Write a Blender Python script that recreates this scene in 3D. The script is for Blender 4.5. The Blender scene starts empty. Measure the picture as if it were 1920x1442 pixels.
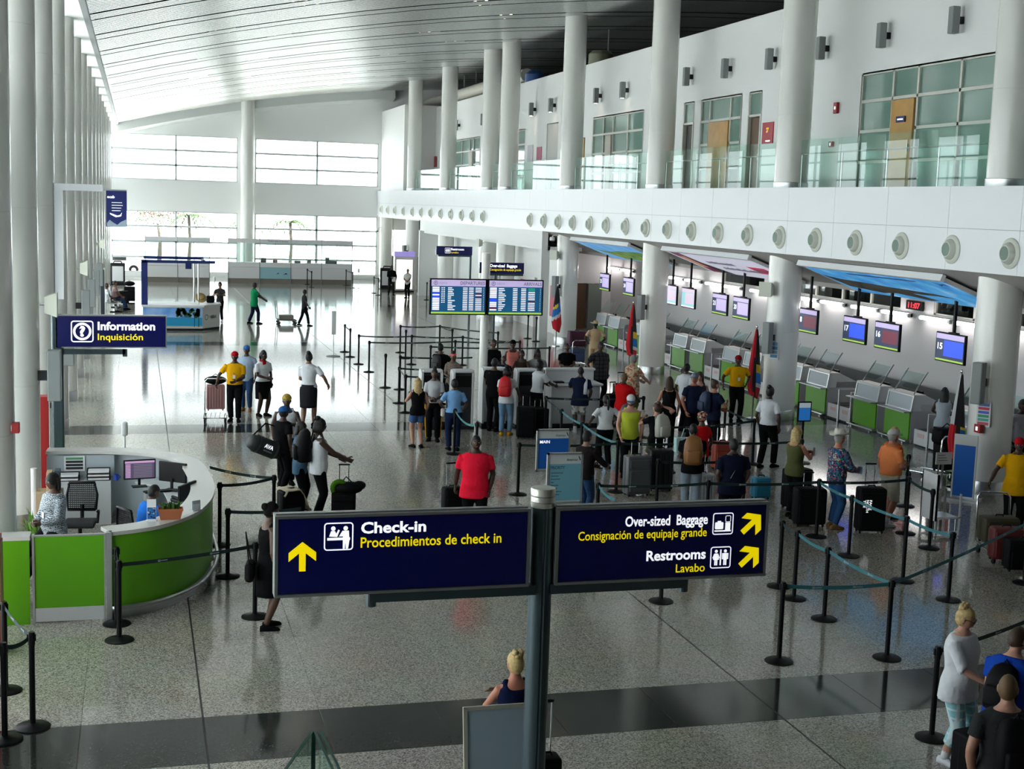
import bpy, bmesh, math, random
from math import sin, cos, pi, radians, sqrt
from mathutils import Vector, Matrix
import numpy as np
random.seed(7)
sc = bpy.context.scene
COL = sc.collection
# ---------------------------------------------------------------- camera, sky, exposure
cam = bpy.data.objects.new('camera', bpy.data.cameras.new('camera'))
COL.objects.link(cam)
cam.data.sensor_width = 36.0
cam.data.lens = 47.696
cam.data.clip_end = 600
_R = Matrix(((0.96401909, 0.00438855, -0.26579681), (-0.2639322, 0.13515731, -0.95502476), (0.0317332, 0.99081443, 0.13145251)))
cam.matrix_world = Matrix.Translation((0, 0, 5.6)) @ _R.to_4x4()
sc.camera = cam
sc.view_settings.view_transform = 'Standard'
sc.view_settings.look = 'None'
sc.view_settings.gamma = 1.0
sc.view_settings.use_curve_mapping = False
sc.view_settings.exposure = 0.32
sc.cycles.use_denoising = True
sc.cycles.use_adaptive_sampling = True
sc.cycles.adaptive_threshold = 0.02
sc.cycles.max_bounces = 7
sc.cycles.diffuse_bounces = 4
sc.cycles.glossy_bounces = 3
sc.cycles.transparent_max_bounces = 24
sc.cycles.transmission_bounces = 6
sc.cycles.sample_clamp_indirect = 12.0
sc.cycles.caustics_reflective = False
sc.cycles.caustics_refractive = False
W = bpy.data.worlds.new('world'); sc.world = W; W.use_nodes = True
_n = W.node_tree.nodes; _l = W.node_tree.links
_bg = _n['Background']
_bg.inputs[0].default_value = (0.90, 0.97, 1.0, 1)
_bg.inputs[1].default_value = SKY = 4.0
_sd = bpy.data.lights.new('sun', 'SUN'); _sd.energy = 36; _sd.angle = radians(0.6); _sd.color = (1.0, 0.99, 0.97)
_so = bpy.data.objects.new('sun', _sd); COL.objects.link(_so); _so.rotation_euler = (0, radians(30), 0)
def portal(loc, rot, sx, sy):
    d = bpy.data.lights.new('sky_portal', 'AREA'); d.shape = 'RECTANGLE'; d.size = sx; d.size_y = sy
    d.cycles.is_portal = True
    o = bpy.data.objects.new('sky_portal', d); COL.objects.link(o); o.location = loc; o.rotation_euler = rot
for _z, _h in ((8.0, 3.0), (2.4, 4.2)):
    portal((-3.25, 53, _z), (0, -pi/2, 0), _h, 84)
    portal((7.0, 95.3, _z), (-pi/2, 0, 0), 18, _h)
# ---------------------------------------------------------------- materials
MATS = {}
def M(name, col=(0.8, 0.8, 0.8), rough=0.5, metal=0.0, emit=0.0, noise=0.0, scale=20.0, spec=0.5, coat=0.0):
    if name in MATS: return MATS[name]
    m = bpy.data.materials.new(name); m.use_nodes = True
    n = m.node_tree.nodes; l = m.node_tree.links; b = n['Principled BSDF']
    b.inputs['Base Color'].default_value = (*col, 1)
    b.inputs['Roughness'].default_value = rough; b.inputs['Metallic'].default_value = metal
    b.inputs['Specular IOR Level'].default_value = spec
    if coat:
        b.inputs['Coat Weight'].default_value = coat; b.inputs['Coat Roughness'].default_value = 0.08
    if emit:
        b.inputs['Emission Color'].default_value = (*col, 1); b.inputs['Emission Strength'].default_value = emit
    if noise:
        tc = n.new('ShaderNodeTexCoord'); t = n.new('ShaderNodeTexNoise'); t.inputs['Scale'].default_value = scale
        t.inputs['Detail'].default_value = 4
        r = n.new('ShaderNodeValToRGB')
        r.color_ramp.elements[0].position = 0.3; r.color_ramp.elements[1].position = 0.7
        r.color_ramp.elements[0].color = (*[c*(1-noise) for c in col], 1)
        r.color_ramp.elements[1].color = (*[min(1, c*(1+noise)) for c in col], 1)
        l.new(tc.outputs['Object'], t.inputs['Vector']); l.new(t.outputs['Fac'], r.inputs['Fac']); l.new(r.outputs['Color'], b.inputs['Base Color'])
    MATS[name] = m
    return m
def ramp_mat(name, kind, stops, scale=8.0, rough=0.8, coords='Object', stretch=(1, 1, 1), const=True, detail=2.0, spec=0.3, dist=0.0):
    """colour ramp over a noise / voronoi / wave texture"""
    if name in MATS: return MATS[name]
    m = M(name, rough=rough, spec=spec); n = m.node_tree.nodes; l = m.node_tree.links; b = n['Principled BSDF']
    tc = n.new('ShaderNodeTexCoord'); mp = n.new('ShaderNodeMapping'); mp.inputs['Scale'].default_value = stretch
    l.new(tc.outputs[coords], mp.inputs['Vector'])
    if kind == 'noise':
        t = n.new('ShaderNodeTexNoise'); t.inputs['Detail'].default_value = detail; out = 'Fac'
    elif kind == 'voronoi':
        t = n.new('ShaderNodeTexVoronoi'); out = 'Color'
    elif kind == 'wave':
        t = n.new('ShaderNodeTexWave'); t.inputs['Distortion'].default_value = dist; t.bands_direction = 'Z'; out = 'Fac'
        t.inputs['Detail Scale'].default_value = 3.0
    elif kind == 'checker':
        mp.inputs['Rotation'].default_value = (pi/2, 0, 0)
        t = n.new('ShaderNodeTexBrick'); out = 'Fac'
        t.inputs['Mortar Size'].default_value = 0.12; t.inputs['Brick Width'].default_value = 1.0; t.inputs['Row Height'].default_value = 1.0; t.offset = 0.0
    t.inputs['Scale'].default_value = scale
    l.new(mp.outputs['Vector'], t.inputs['Vector'])
    r = n.new('ShaderNodeValToRGB')
    if const: r.color_ramp.interpolation = 'CONSTANT'
    while len(r.color_ramp.elements) < len(stops): r.color_ramp.elements.new(0.5)
    for e, (p, c) in zip(r.color_ramp.elements, stops): e.position = p; e.color = (*c, 1)
    if out == 'Color':
        sx = n.new('ShaderNodeSeparateColor'); l.new(t.outputs['Color'], sx.inputs[0]); l.new(sx.outputs[0], r.inputs['Fac'])
    else: l.new(t.outputs[out], r.inputs['Fac'])
    l.new(r.outputs['Color'], b.inputs['Base Color'])
    return m
def glass_mat(name, tint=(0.9, 0.97, 0.94), refl=1.0, rough=0.0):
    if name in MATS: return MATS[name]
    m = bpy.data.materials.new(name); m.use_nodes = True; n = m.node_tree.nodes; l = m.node_tree.links
    n.remove(n['Principled BSDF']); o = n['Material Output']
    tr = n.new('ShaderNodeBsdfTransparent'); tr.inputs[0].default_value = (*tint, 1)
    gl = n.new('ShaderNodeBsdfGlossy'); gl.inputs['Roughness'].default_value = rough
    gl.inputs[0].default_value = (0.95, 0.98, 0.97, 1)
    fr = n.new('ShaderNodeFresnel'); fr.inputs['IOR'].default_value = 1.5
    mu = n.new('ShaderNodeMath'); mu.operation = 'MULTIPLY'; mu.inputs[1].default_value = refl; mu.use_clamp = True
    mx = n.new('ShaderNodeMixShader')
    ge = n.new('ShaderNodeNewGeometry'); iv = n.new('ShaderNodeMath'); iv.operation = 'SUBTRACT'; iv.inputs[0].default_value = 1.0; m2 = n.new('ShaderNodeMath'); m2.operation = 'MULTIPLY'
    l.new(ge.outputs['Backfacing'], iv.inputs[1]); l.new(fr.outputs[0], mu.inputs[0]); l.new(mu.outputs[0], m2.inputs[0]); l.new(iv.outputs[0], m2.inputs[1]); l.new(m2.outputs[0], mx.inputs[0]); l.new(tr.outputs[0], mx.inputs[1]); l.new(gl.outputs[0], mx.inputs[2])
    l.new(mx.outputs[0], o.inputs['Surface'])
    MATS[name] = m
    return m
# ---------------------------------------------------------------- mesh helpers
class MB:
    def __init__(s): s.v = []; s.f = []; s.m = []
    def add(s, v, f, mi=0):
        k = len(s.v); s.v.extend(tuple(p) for p in v); s.f.extend(tuple(i+k for i in q) for q in f); s.m.extend([mi]*len(f)); return s
    def box(s, c, d, rz=0, mi=0, mat=None):
        x, y, z = d[0]/2, d[1]/2, d[2]/2
        pts = [Vector(p) for p in ((-x,-y,-z),(x,-y,-z),(x,y,-z),(-x,y,-z),(-x,-y,z),(x,-y,z),(x,y,z),(-x,y,z))]
        R = mat if mat is not None else Matrix.Rotation(rz, 3, 'Z')
        c = Vector(c)
        return s.add([R @ p + c for p in pts], [(0,3,2,1),(4,5,6,7),(0,1,5,4),(1,2,6,5),(2,3,7,6),(3,0,4,7)], mi)
    def bb(s, a, b, mi=0):
        return s.box([(p+q)/2 for p, q in zip(a, b)], [abs(q-p) for p, q in zip(a, b)], mi=mi)
    def rbox(s, c, d, r=0.02, rz=0, mi=0, mat=None, n=2):
        """box with rounded vertical+horizontal edges (superellipse-like chamfer)"""
        bm = bmesh.new(); bmesh.ops.create_cube(bm, size=1.0)
        for v in bm.verts: v.co = Vector((v.co.x*d[0], v.co.y*d[1], v.co.z*d[2]))
        bmesh.ops.bevel(bm, geom=list(bm.edges), offset=min(r, min(d)*0.45), segments=n, affect='EDGES', profile=0.5)
        bm.verts.index_update()
        R = mat if mat is not None else Matrix.Rotation(rz, 3, 'Z'); c = Vector(c)
        s.add([R @ v.co + c for v in bm.verts], [[v.index for v in f.verts] for f in bm.faces], mi); bm.free(); return s
    def ring_loft(s, rings, cap=True, mi=0, closed=True):
        n = len(rings[0]); k = []; f = []; v = []
        for r in rings: v += list(r)
        for i in range(len(rings)-1):
            for j in range(n if closed else n-1):
                a = i*n+j; b = i*n+(j+1) % n; f.append((a, b, b+n, a+n))
        if cap:
            f.append(tuple(range(n-1, -1, -1))); o = (len(rings)-1)*n; f.append(tuple(range(o, o+n)))
        return s.add(v, f, mi)
    def tube(s, pts, rad, n=8, cap=True, mi=0, sq=None):
        pts = [Vector(p) for p in pts]; rs = rad if isinstance(rad, (list, tuple)) else [rad]*len(pts)
        rings = []; prev = None
        for i, p in enumerate(pts):
            d = (pts[min(i+1, len(pts)-1)] - pts[max(i-1, 0)]).normalized()
            if prev is None:
                u = d.orthogonal() if abs(d.z) > 0.95 else d.cross(Vector((0, 0, 1)))
                if abs(d.z) > 0.95: u = Vector((1, 0, 0)) - d*d.x
            else: u = prev - d*prev.dot(d)
            u.normalize(); prev = u; w = d.cross(u)
            rings.append([p + (u*cos(2*pi*j/n) + w*sin(2*pi*j/n)*(sq or 1))*rs[i] for j in range(n)])
        return s.ring_loft(rings, cap, mi)
    def cyl(s, p0, p1, r, r1=None, n=16, mi=0): return s.tube([p0, p1], [r, r if r1 is None else r1], n, True, mi)
    def lathe(s, prof, n=24, c=(0, 0, 0), mi=0, axis='Z'):
        rings = []
        for r, z in prof:
            ring = []
            for j in range(n):
                a = 2*pi*j/n; p = (r*cos(a), r*sin(a), z)
                if axis == 'X': p = (z, r*cos(a), r*sin(a))
                if axis == 'Y': p = (-r*cos(a), z, r*sin(a))
                ring.append((p[0]+c[0], p[1]+c[1], p[2]+c[2]))
            rings.append(ring)
        return s.ring_loft(rings, True, mi)
    def prism(s, poly, f0, f1, mi=0):
        """poly: 2d points; f0, f1 map (u,v)->3d for both faces"""
        n = len(poly); v = [f0(*p) for p in poly] + [f1(*p) for p in poly]
        return s.add(v, [tuple(range(n-1, -1, -1)), tuple(range(n, 2*n))] + [(i, (i+1) % n, (i+1) % n+n, i+n) for i in range(n)], mi)
    def ell(s, c, r, n=14, m=9, mi=0, rot=None):
        v = []; f = []
        for i in range(m+1):
            t = pi*i/m
            for j in range(n):
                a = 2*pi*j/n; p = Vector((r[0]*sin(t)*cos(a), r[1]*sin(t)*sin(a), -r[2]*cos(t)))
                if rot is not None: p = rot @ p
                v.append(p + Vector(c))
        for i in range(m):
            for j in range(n):
                a = i*n+j; b = i*n+(j+1) % n; f.append((a, b, b+n, a+n))
        return s.add(v, f, mi)
    def mesh(s, name, mats, smooth=False):
        me = bpy.data.meshes.new(name); me.from_pydata([tuple(p) for p in s.v], [], s.f)
        for m in (mats if isinstance(mats, (list, tuple)) else [mats]): me.materials.append(m)
        if len(set(s.m)) > 1: me.polygons.foreach_set('material_index', s.m)
        if smooth: 
            me.polygons.foreach_set('use_smooth', [True]*len(me.polygons))
            if smooth == 'auto': me.set_sharp_from_angle(angle=radians(38))
        me.update()
        return me
    def build(s, name, mats, parent=None, smooth=False, loc=None, rz=0, kind=None, label=None, cat=None, group=None):
        return put(name, s.mesh(name, mats, smooth), parent, loc, rz, kind, label, cat, group)
def put(name, me, parent=None, loc=None, rz=0, kind=None, label=None, cat=None, group=None):
    o = bpy.data.objects.new(name, me); COL.objects.link(o)
    if parent: o.parent = parent
    if loc is not None: o.location = loc
    if rz: o.rotation_euler = (0, 0, rz)
    if kind: o['kind'] = kind
    if label: o['label'] = label
    if cat: o['category'] = cat
    if group: o['group'] = group
    return o
def thing(name, label, cat, loc=(0, 0, 0), rz=0, group=None, kind=None):
    return put(name, None, None, loc if len(loc) == 3 else (*loc, 0), rz, kind, label, cat, group)
def dup(root, loc=None, rz=None, label=None, group=None):
    r = root.copy(); COL.objects.link(r)
    if loc is not None: r.location = loc if len(loc) == 3 else (*loc, 0)
    if rz is not None: r.rotation_euler = (0, 0, rz)
    if label: r['label'] = label
    if group: r['group'] = group
    for ch in list(root.children):
        c = ch.copy(); COL.objects.link(c); c.parent = r
        for g in list(ch.children):
            d = g.copy(); COL.objects.link(d); d.parent = c
    return r
_TX = {}
def text_mesh(s, size, bold=0.0, align='LEFT', sx=1.0, depth=0.0):
    k = (s, size, bold, align, sx, depth)
    if k in _TX: return _TX[k]
    c = bpy.data.curves.new('lettering', 'FONT'); c.body = s; c.size = size; c.align_x = align; c.offset = bold*size; c.resolution_u = 3
    c.extrude = depth; c.fill_mode = 'FRONT' if not depth else 'BOTH'
    o = bpy.data.objects.new('lettering', c); COL.objects.link(o)
    dg = bpy.context.evaluated_depsgraph_get(); me = bpy.data.meshes.new_from_object(o.evaluated_get(dg))
    bpy.data.objects.remove(o); bpy.data.curves.remove(c)
    if sx != 1:
        for v in me.vertices: v.co.x *= sx
    _TX[k] = me
    return me
def text(s, size, mat, parent, loc, rot=(pi/2, 0, 0), bold=0.0, align='LEFT', sx=1.0, name='lettering'):
    me = text_mesh(s, size, bold, align, sx).copy(); me.materials.clear(); me.materials.append(mat)
    o = put(name, me, parent, loc); o.rotation_euler = rot
    return o
ORD = ['first', 'second', 'third', 'fourth', 'fifth', 'sixth', 'seventh', 'eighth', 'ninth', 'tenth', 'eleventh', 'twelfth', 'thirteenth', 'fourteenth', 'fifteenth', 'sixteenth', 'seventeenth', 'eighteenth', 'nineteenth', 'twentieth']
# common materials
WHITE = M('white_wall_paint', (0.86, 0.87, 0.86), 0.55)
PANELW = M('white_metal_panel', (0.80, 0.82, 0.85), 0.3, spec=0.5)
COLW = M('white_gloss_column_paint', (0.80, 0.80, 0.76), 0.22, coat=0.4)
STEEL = M('brushed_steel', (0.55, 0.56, 0.56), 0.28, 1.0)
CHROME = M('chrome', (0.75, 0.76, 0.76), 0.12, 1.0)
ALU = M('satin_aluminium', (0.62, 0.64, 0.65), 0.35, 0.9)
BLACK = M('black_plastic', (0.008, 0.008, 0.009), 0.4, spec=0.15)
BLACKM = M('black_powder_coat', (0.006, 0.006, 0.007), 0.4, spec=0.15)
DARK = M('dark_charcoal', (0.02, 0.021, 0.023), 0.5, spec=0.2)
GREYM = M('grey_fixture_metal', (0.23, 0.25, 0.25), 0.4)
NAVY = M('sign_navy', (0.003, 0.005, 0.115), 0.25)
SIGNW = M('sign_white', (0.9, 0.92, 0.95), 0.4, emit=0.75)
SIGNY = M('sign_yellow', (0.95, 0.74, 0.0), 0.4, emit=0.55)
GREEN = M('lime_green_laminate', (0.10, 0.36, 0.005), 0.35)
LGREY = M('light_grey_laminate', (0.55, 0.57, 0.58), 0.4)
BEIGE = M('beige_worktop', (0.62, 0.58, 0.54), 0.3)
WGLASS = glass_mat('window_glass', (0.97, 0.985, 0.98), 0.7)
BGLASS = glass_mat('balustrade_glass', (0.86, 0.95, 0.92), 0.85)
DGLASS = glass_mat('desk_screen_glass', (0.86, 0.94, 0.92), 1.0)
# ================================================================ structure
def struct(name, mb, mat, smooth=False, **k): return mb.build(name, mat, None, smooth, kind='structure', **k)
# ---- floor: slab, tiles, joint strips
GROUT = M('dark_grout', (0.05, 0.05, 0.048), 0.6)
def terrazzo(name, stops, rough):
    m = M(name, rough=rough, spec=0.34); n = m.node_tree.nodes; l = m.node_tree.links; b = n['Principled BSDF']
    g = n.new('ShaderNodeNewGeometry'); v = n.new('ShaderNodeTexVoronoi'); v.inputs['Scale'].default_value = 75
    s = n.new('ShaderNodeSeparateColor'); r = n.new('ShaderNodeValToRGB'); r.color_ramp.interpolation = 'LINEAR'
    while len(r.color_ramp.elements) < len(stops): r.color_ramp.elements.new(0.5)
    for e, (p, c) in zip(r.color_ramp.elements, stops): e.position = p; e.color = (*c, 1)
    nz = n.new('ShaderNodeTexNoise'); nz.inputs['Scale'].default_value = 0.9; nz.inputs['Detail'].default_value = 3
    mx = n.new('ShaderNodeMix'); mx.data_type = 'RGBA'; mx.blend_type = 'MULTIPLY'; mx.inputs[0].default_value = 0.25
    oi = n.new('ShaderNodeObjectInfo')
    l.new(g.outputs['Position'], v.inputs['Vector']); l.new(g.outputs['Position'], nz.inputs['Vector'])
    l.new(v.outputs['Color'], s.inputs[0]); l.new(s.outputs[0], r.inputs['Fac'])
    l.new(r.outputs['Color'], mx.inputs[6]); l.new(nz.outputs['Color'], mx.inputs[7]); l.new(mx.outputs[2], b.inputs['Base Color'])
    return m
TERR = terrazzo('light_terrazzo', [(0, (0.10, 0.098, 0.083)), (0.25, (0.24, 0.23, 0.193)), (0.6, (0.385, 0.37, 0.31)), (1, (0.56, 0.54, 0.465))], 0.10)
TERD = terrazzo('dark_terrazzo', [(0, (0.008, 0.009, 0.008)), (0.5, (0.026, 0.029, 0.026)), (1, (0.055, 0.06, 0.054))], 0.09)
floor = struct('floor', MB().bb((-3.6, -14, -0.3), (30, 97, -0.012)), GROUT)
PX, X0 = 1.2567, 0.66
rows = []
y = 13.16
while y > -13: y -= 1.291; rows.append((y, 1.291, False))
rows.reverse(); y = 13.16
while y < 96:
    rows.append((y, 1.25, True)); y += 1.25
    for _ in range(14):
        rows.append((y, 1.291, False)); y += 1.291
def tile_mb(w, d, mb=None, x=0, y=0):
    mb = mb or MB(); e = 0.003
    a = [(x+0.0015, y+0.0015, -0.012), (x+w-0.0015, y+0.0015, -0.012), (x+w-0.0015, y+d-0.0015, -0.012), (x+0.0015, y+d-0.0015, -0.012)]
    t = [(x+0.0015+e, y+0.0015+e, 0), (x+w-0.0015-e, y+0.0015+e, 0), (x+w-0.0015-e, y+d-0.0015-e, 0), (x+0.0015+e, y+d-0.0015-e, 0)]
    m = [(p[0], p[1], -0.0015) for p in a]
    return mb.add(a+m+t, [(0,1,5,4),(1,2,6,5),(2,3,7,6),(3,0,4,7),(4,5,9,8),(5,6,10,9),(6,7,11,10),(7,4,8,11),(8,9,10,11)])
TL = tile_mb(PX, 1.291).mesh('floor_tile', TERR); TD = tile_mb(PX, 1.25).mesh('floor_tile', TERD)
restL, restD = MB(), MB(); cnt = 0
for (ry, d, dk) in rows:
    for i in range(-3, 20):
        x = X0 + PX*i
        vis = (12.2 < ry + d and ry < 33.8 and (-0.10*ry - 1.3) < x < 0.62*ry + 0.3)
        if vis and cnt < 290:
            put('floor_tile', TD if dk else TL, floor, (x, ry, 0)); cnt += 1
        else: tile_mb(PX, d, restD if dk else restL, x, ry)
restL.build('floor_tile_field', TERR, floor, kind='stuff'); restD.build('dark_floor_tile_field', TERD, floor, kind='stuff')
JB = M('black_joint_strip', (0.01, 0.01, 0.01), 0.4)
for k in range(0, 4):
    MB().bb((X0+5*PX*k-0.011, -13, -0.011), (X0+5*PX*k+0.011, 96, 0.0008)).build('joint_strip', JB, floor)
# ---- ceiling
CF = np.polyfit([-1.15, 6.9, 12.1, 17.0, 26.0], [10.1, 11.87, 12.62, 13.15, 13.6], 3)
ceilz = lambda x: float(np.polyval(CF, x))
SLAT = M('brushed_aluminium_slat', (0.72, 0.74, 0.73), 0.27, 0.8)
ceiling = struct('ceiling', MB().ring_loft([[(x, -14, ceilz(x)+0.35), (x, 96, ceilz(x)+0.35), (x, 96, ceilz(x)+0.55), (x, -14, ceilz(x)+0.55)] for x in np.linspace(-1.15, 29, 18)]), M('black_ceiling_void', (0.006, 0.006, 0.006), 0.9, spec=0.05))
def slat_mesh(w):
    xs = np.linspace(-1.15, 29, 15)
    return MB().ring_loft([[(x, 0, ceilz(x)+0.005), (x, 0.004, ceilz(x)), (x, w-0.004, ceilz(x)), (x, w, ceilz(x)+0.005)] for x in xs], cap=False, closed=False).mesh('ceiling_slat', SLAT, True)
SM = slat_mesh(0.228)
for k in range(-3, 16):
    yc = 18.8 + 4.83*k
    for j in range(4): put('ceiling_slat', SM, ceiling, (0, yc-0.56+0.28*j, 0))
    for j in range(12):
        if yc+0.72+0.277*j < 94.6: put('ceiling_slat', SM, ceiling, (0, yc+0.72+0.277*j, 0))
# left edge beam + soffit
struct('trim_1', MB().bb((-1.30, -14, 9.98), (-1.15, 95, 10.6)), M('grey_edge_trim', (0.25, 0.27, 0.27), 0.4))
struct('ceiling_soffit', MB().bb((-3.4, -14, 10.05), (-1.30, 95, 10.2)), WHITE)
# ---- far wall
FY = 95.0
fw = MB()
def seg(x0, x1, z0, z1, mb=fw, y0=FY, y1=FY+0.35): mb.bb((x0, y0, z0), (x1, y1, z1))
seg(-3.6, 28, 0, 0.30); seg(-3.6, 17.2, 4.42, 6.5); seg(17.2, 28, 3.6, 6.5); seg(-3.6, 28, 9.5, 13.8)
seg(-3.6, -1.65, 0.3, 4.42); seg(-3.6, -1.65, 6.5, 9.5); seg(6.6, 7.8, 0.3, 4.42); seg(6.6, 7.8, 6.5, 9.5); seg(16.25, 17.4, 0.3, 4.42); seg(16.25, 28, 6.5, 9.5)
seg(19.6, 20.9, 0.3, 3.6); seg(23, 28, 0.3, 3.6)
struct('wall_far', fw, WHITE)
struct('trim_2', MB().ring_loft([[(x, 94.2, ceilz(x)-0.55), (x, 95, ceilz(x)-0.75), (x, 95, ceilz(x)+0.3), (x, 94.2, ceilz(x)+0.3)] for x in np.linspace(-1.3, 17.2, 14)]), M('pale_gable_band', (0.78, 0.81, 0.79), 0.4))
FRM = M('window_frame_paint', (0.55, 0.60, 0.61), 0.4)
def window(n, x0, x1, z0, z1, nv, nh, y=FY+0.12, axis='Y', fw_=0.07, glass=WGLASS, fm=FRM, d=0.12):
    """window in a wall: frame bars and one pane object per light"""
    A = (lambda u, v, z: (u, v, z)) if axis == 'Y' else (lambda u, v, z: (v, u, z))
    w = struct('window_%d' % n, MB(), fm)
    fr = MB()
    us = np.linspace(x0, x1, nv+1) if isinstance(nv, int) else np.array(nv); zs = np.linspace(z0, z1, nh+1) if isinstance(nh, int) else np.array(nh)
    for z in zs: fr.bb(A(x0, y-d/2, z-fw_/2), A(x1, y+d/2, z+fw_/2))
    for u in us: fr.bb(A(u-fw_/2, y-d/2, z0), A(u+fw_/2, y+d/2, z1))
    w.data = fr.mesh('window_frame', fm)
    for i in range(len(us)-1):
        for j in range(len(zs)-1):
            MB().bb(A(us[i]+fw_/2, y-0.004, zs[j]+fw_/2), A(us[i+1]-fw_/2, y+0.004, zs[j+1]-fw_/2)).build('pane', glass, w)
    return w
wn = 0
for (a, b, c) in ((-1.65, 6.6, 2.53), (7.8, 16.25, 12.0)):
    for z0, z1, nh in ((0.3, 4.42, [0.3, 1.33, 2.37, 3.40, 4.42]), (6.5, 9.5, 3)):
        wn += 1; window(wn, a, b, z0, z1, [a, c, b], nh, fw_=0.12)
for a, b in ((17.4, 19.6), (20.9, 23)):
    wn += 1; window(wn, a, b, 0.3, 3.6, 1, [0.3, 1.1, 2.0, 3.6])
# ---- left glazed wall
lw = MB()
for z0, z1 in ((0, 0.3), (4.42, 6.5), (9.5, 10.3)): lw.bb((-3.4, 8, z0), (-3.1, FY+0.3, z1))
lw.bb((-3.4, -14, 0), (-3.1, 8, 10.3))
struct('wall_left', lw, WHITE)
for z0, z1, nh in ((0.3, 4.42, 4), (6.5, 9.5, 3)):
    for k in range(6):
        ya = 8 + 14.5*k; wn += 1
        window(wn, ya, ya+14.5, z0, z1, 6, nh, y=-3.22, axis='X', fw_=0.09)
struct('wall_back', MB().bb((-3.4, -14, 0), (28, -13.7, 13.6)), WHITE)
# ---- left columns
def column(x, y, z1, label, base=True):
    t = thing('column', label, 'column', (x, y, 0))
    pf = [(0.45, 0.02)]
    for zz in (2.4, 5.3, 8.2):
        if zz < z1-0.3: pf += [(0.45, zz-0.006), (0.446, zz-0.004), (0.446, zz+0.004), (0.45, zz+0.006)]
    pf += [(0.45, z1)]
    MB().lathe(pf, 56).build('shaft', COLW, t, 'auto')
    MB().lathe([(0.462, 0), (0.462, 0.26), (0.455, 0.27)], 40).build('base_ring', STEEL, t, 'auto')
    return t
for k in range(-1, 16):
    column(-2.02, 18.8+4.83*k, 10.1, 'white round column along the left glazed wall, %s in view' % ORD[k] if k >= 0 else 'white round column just beyond the picture edge on the glazed side')
column(7.2, 94.1, 12.0, 'single white column standing between the two far window walls')
# ---- right columns
RY = [14.45, 24.1, 33.7, 43.35, 53.2, 62.95, 66.5, 76.1, 85.9]
for i, yy in enumerate(RY[1:]):
    t = column(17.0, yy, 13.25, 'tall white column rising through the mezzanine edge, %s from the camera' % ORD[i])
    MB().lathe([(0.47, 6.2), (0.47, 6.42), (0.455, 6.43)], 40).build('base_ring', ALU, t, 'auto')
column(16.75, 94.2, 4.5, 'short white column in the far corner under the mezzanine')
# ---- mezzanine: fascia panels, slab, back wall
mz = struct('wall_right_mezzanine', MB().bb((16.24, 8, 4.55), (16.5, FY, 6.2)), M('fascia_backing', (0.3, 0.31, 0.32), 0.6))
for k in range(36):
    y0 = 8 + 2.417*k
    for z0, z1 in ((4.55, 5.405), (5.413, 6.26)):
        MB().bb((16.2, y0+0.003, z0), (16.3, y0+2.411, z1)).build('fascia_panel', PANELW, mz)
struct('floor_mezzanine', MB().bb((16.5, 8, 5.95), (18.5, FY, 6.2)), LGREY)
# back wall X=18.5 with openings (y0,y1,z0,z1)
OPEN = [(26.95, 32.9, 6.3, 9.29), (38.92, 39.8, 6.2, 9.29), (40.38, 43.6, 6.3, 9.29), (44.22, 45.1, 6.2, 9.29), (49.1, 55.05, 6.3, 9.29), (56.05, 57.1, 6.2, 8.55), (65.5, 67.1, 6.3, 9.29), (74.75, 81.0, 6.3, 9.29), (60.0, 61.8, 6.2, 9.39)]
OPEN.sort()
bw = MB(); yl = 8
for (a, b, c, d) in OPEN:
    bw.bb((18.5, yl, 6.2), (18.75, a, 11.6)); bw.bb((18.5, a, d), (18.75, b, 11.6)); yl = b
    if c > 6.2: bw.bb((18.5, a, 6.2), (18.75, b, c))
bw.bb((18.5, yl, 6.2), (18.75, 87, 11.6)); bw.bb((16.45, 86.6, 6.2), (18.75, FY, 11.7))
struct('wall_right_upper', bw, WHITE)
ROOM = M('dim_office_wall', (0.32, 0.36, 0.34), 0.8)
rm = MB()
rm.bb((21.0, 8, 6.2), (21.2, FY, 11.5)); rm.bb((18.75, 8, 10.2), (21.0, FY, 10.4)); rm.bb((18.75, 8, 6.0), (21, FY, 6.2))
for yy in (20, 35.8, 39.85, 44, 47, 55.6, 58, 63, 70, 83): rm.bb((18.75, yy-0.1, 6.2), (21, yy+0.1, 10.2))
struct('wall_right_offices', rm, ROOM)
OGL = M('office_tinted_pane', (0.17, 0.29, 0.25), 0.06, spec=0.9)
CRM = M('cream_frame', (0.66, 0.66, 0.60), 0.4)
for (a, b, us) in ((26.95, 32.9, [26.95, 28.37, 30.18, 31.33, 32.9]), (40.38, 43.6, [40.38, 41.21, 42.87, 43.6]), (49.1, 55.05, [49.1, 50.82, 52.56, 53.74, 55.05]), (65.5, 67.1, [65.5, 67.1]), (74.75, 81.0, [74.75, 76.3, 77.2, 79.2, 81])):
    wn += 1; window(wn, a, b, 6.3, 9.29, us, [6.3, 7.0, 7.8, 8.58, 9.29], y=18.56, axis='X', fw_=0.08, glass=OGL, fm=CRM)
for (a, b) in ((38.92, 39.8), (44.22, 45.1)):
    wn += 1; window(wn, a, b, 8.58, 9.29, 1, 1, y=18.56, axis='X', fw_=0.07, glass=OGL, fm=CRM)
    struct('trim_%d' % wn, MB().bb((18.47, a-0.04, 6.2), (18.6, a+0.03, 8.6)).bb((18.47, b-0.03, 6.2), (18.6, b+0.04, 8.6)), CRM)
WOOD = M('honey_wood_door', (0.50, 0.27, 0.06), 0.4, noise=0.12, scale=3)
BROWN = M('dark_wood_door', (0.10, 0.05, 0.02), 0.45)
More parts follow.
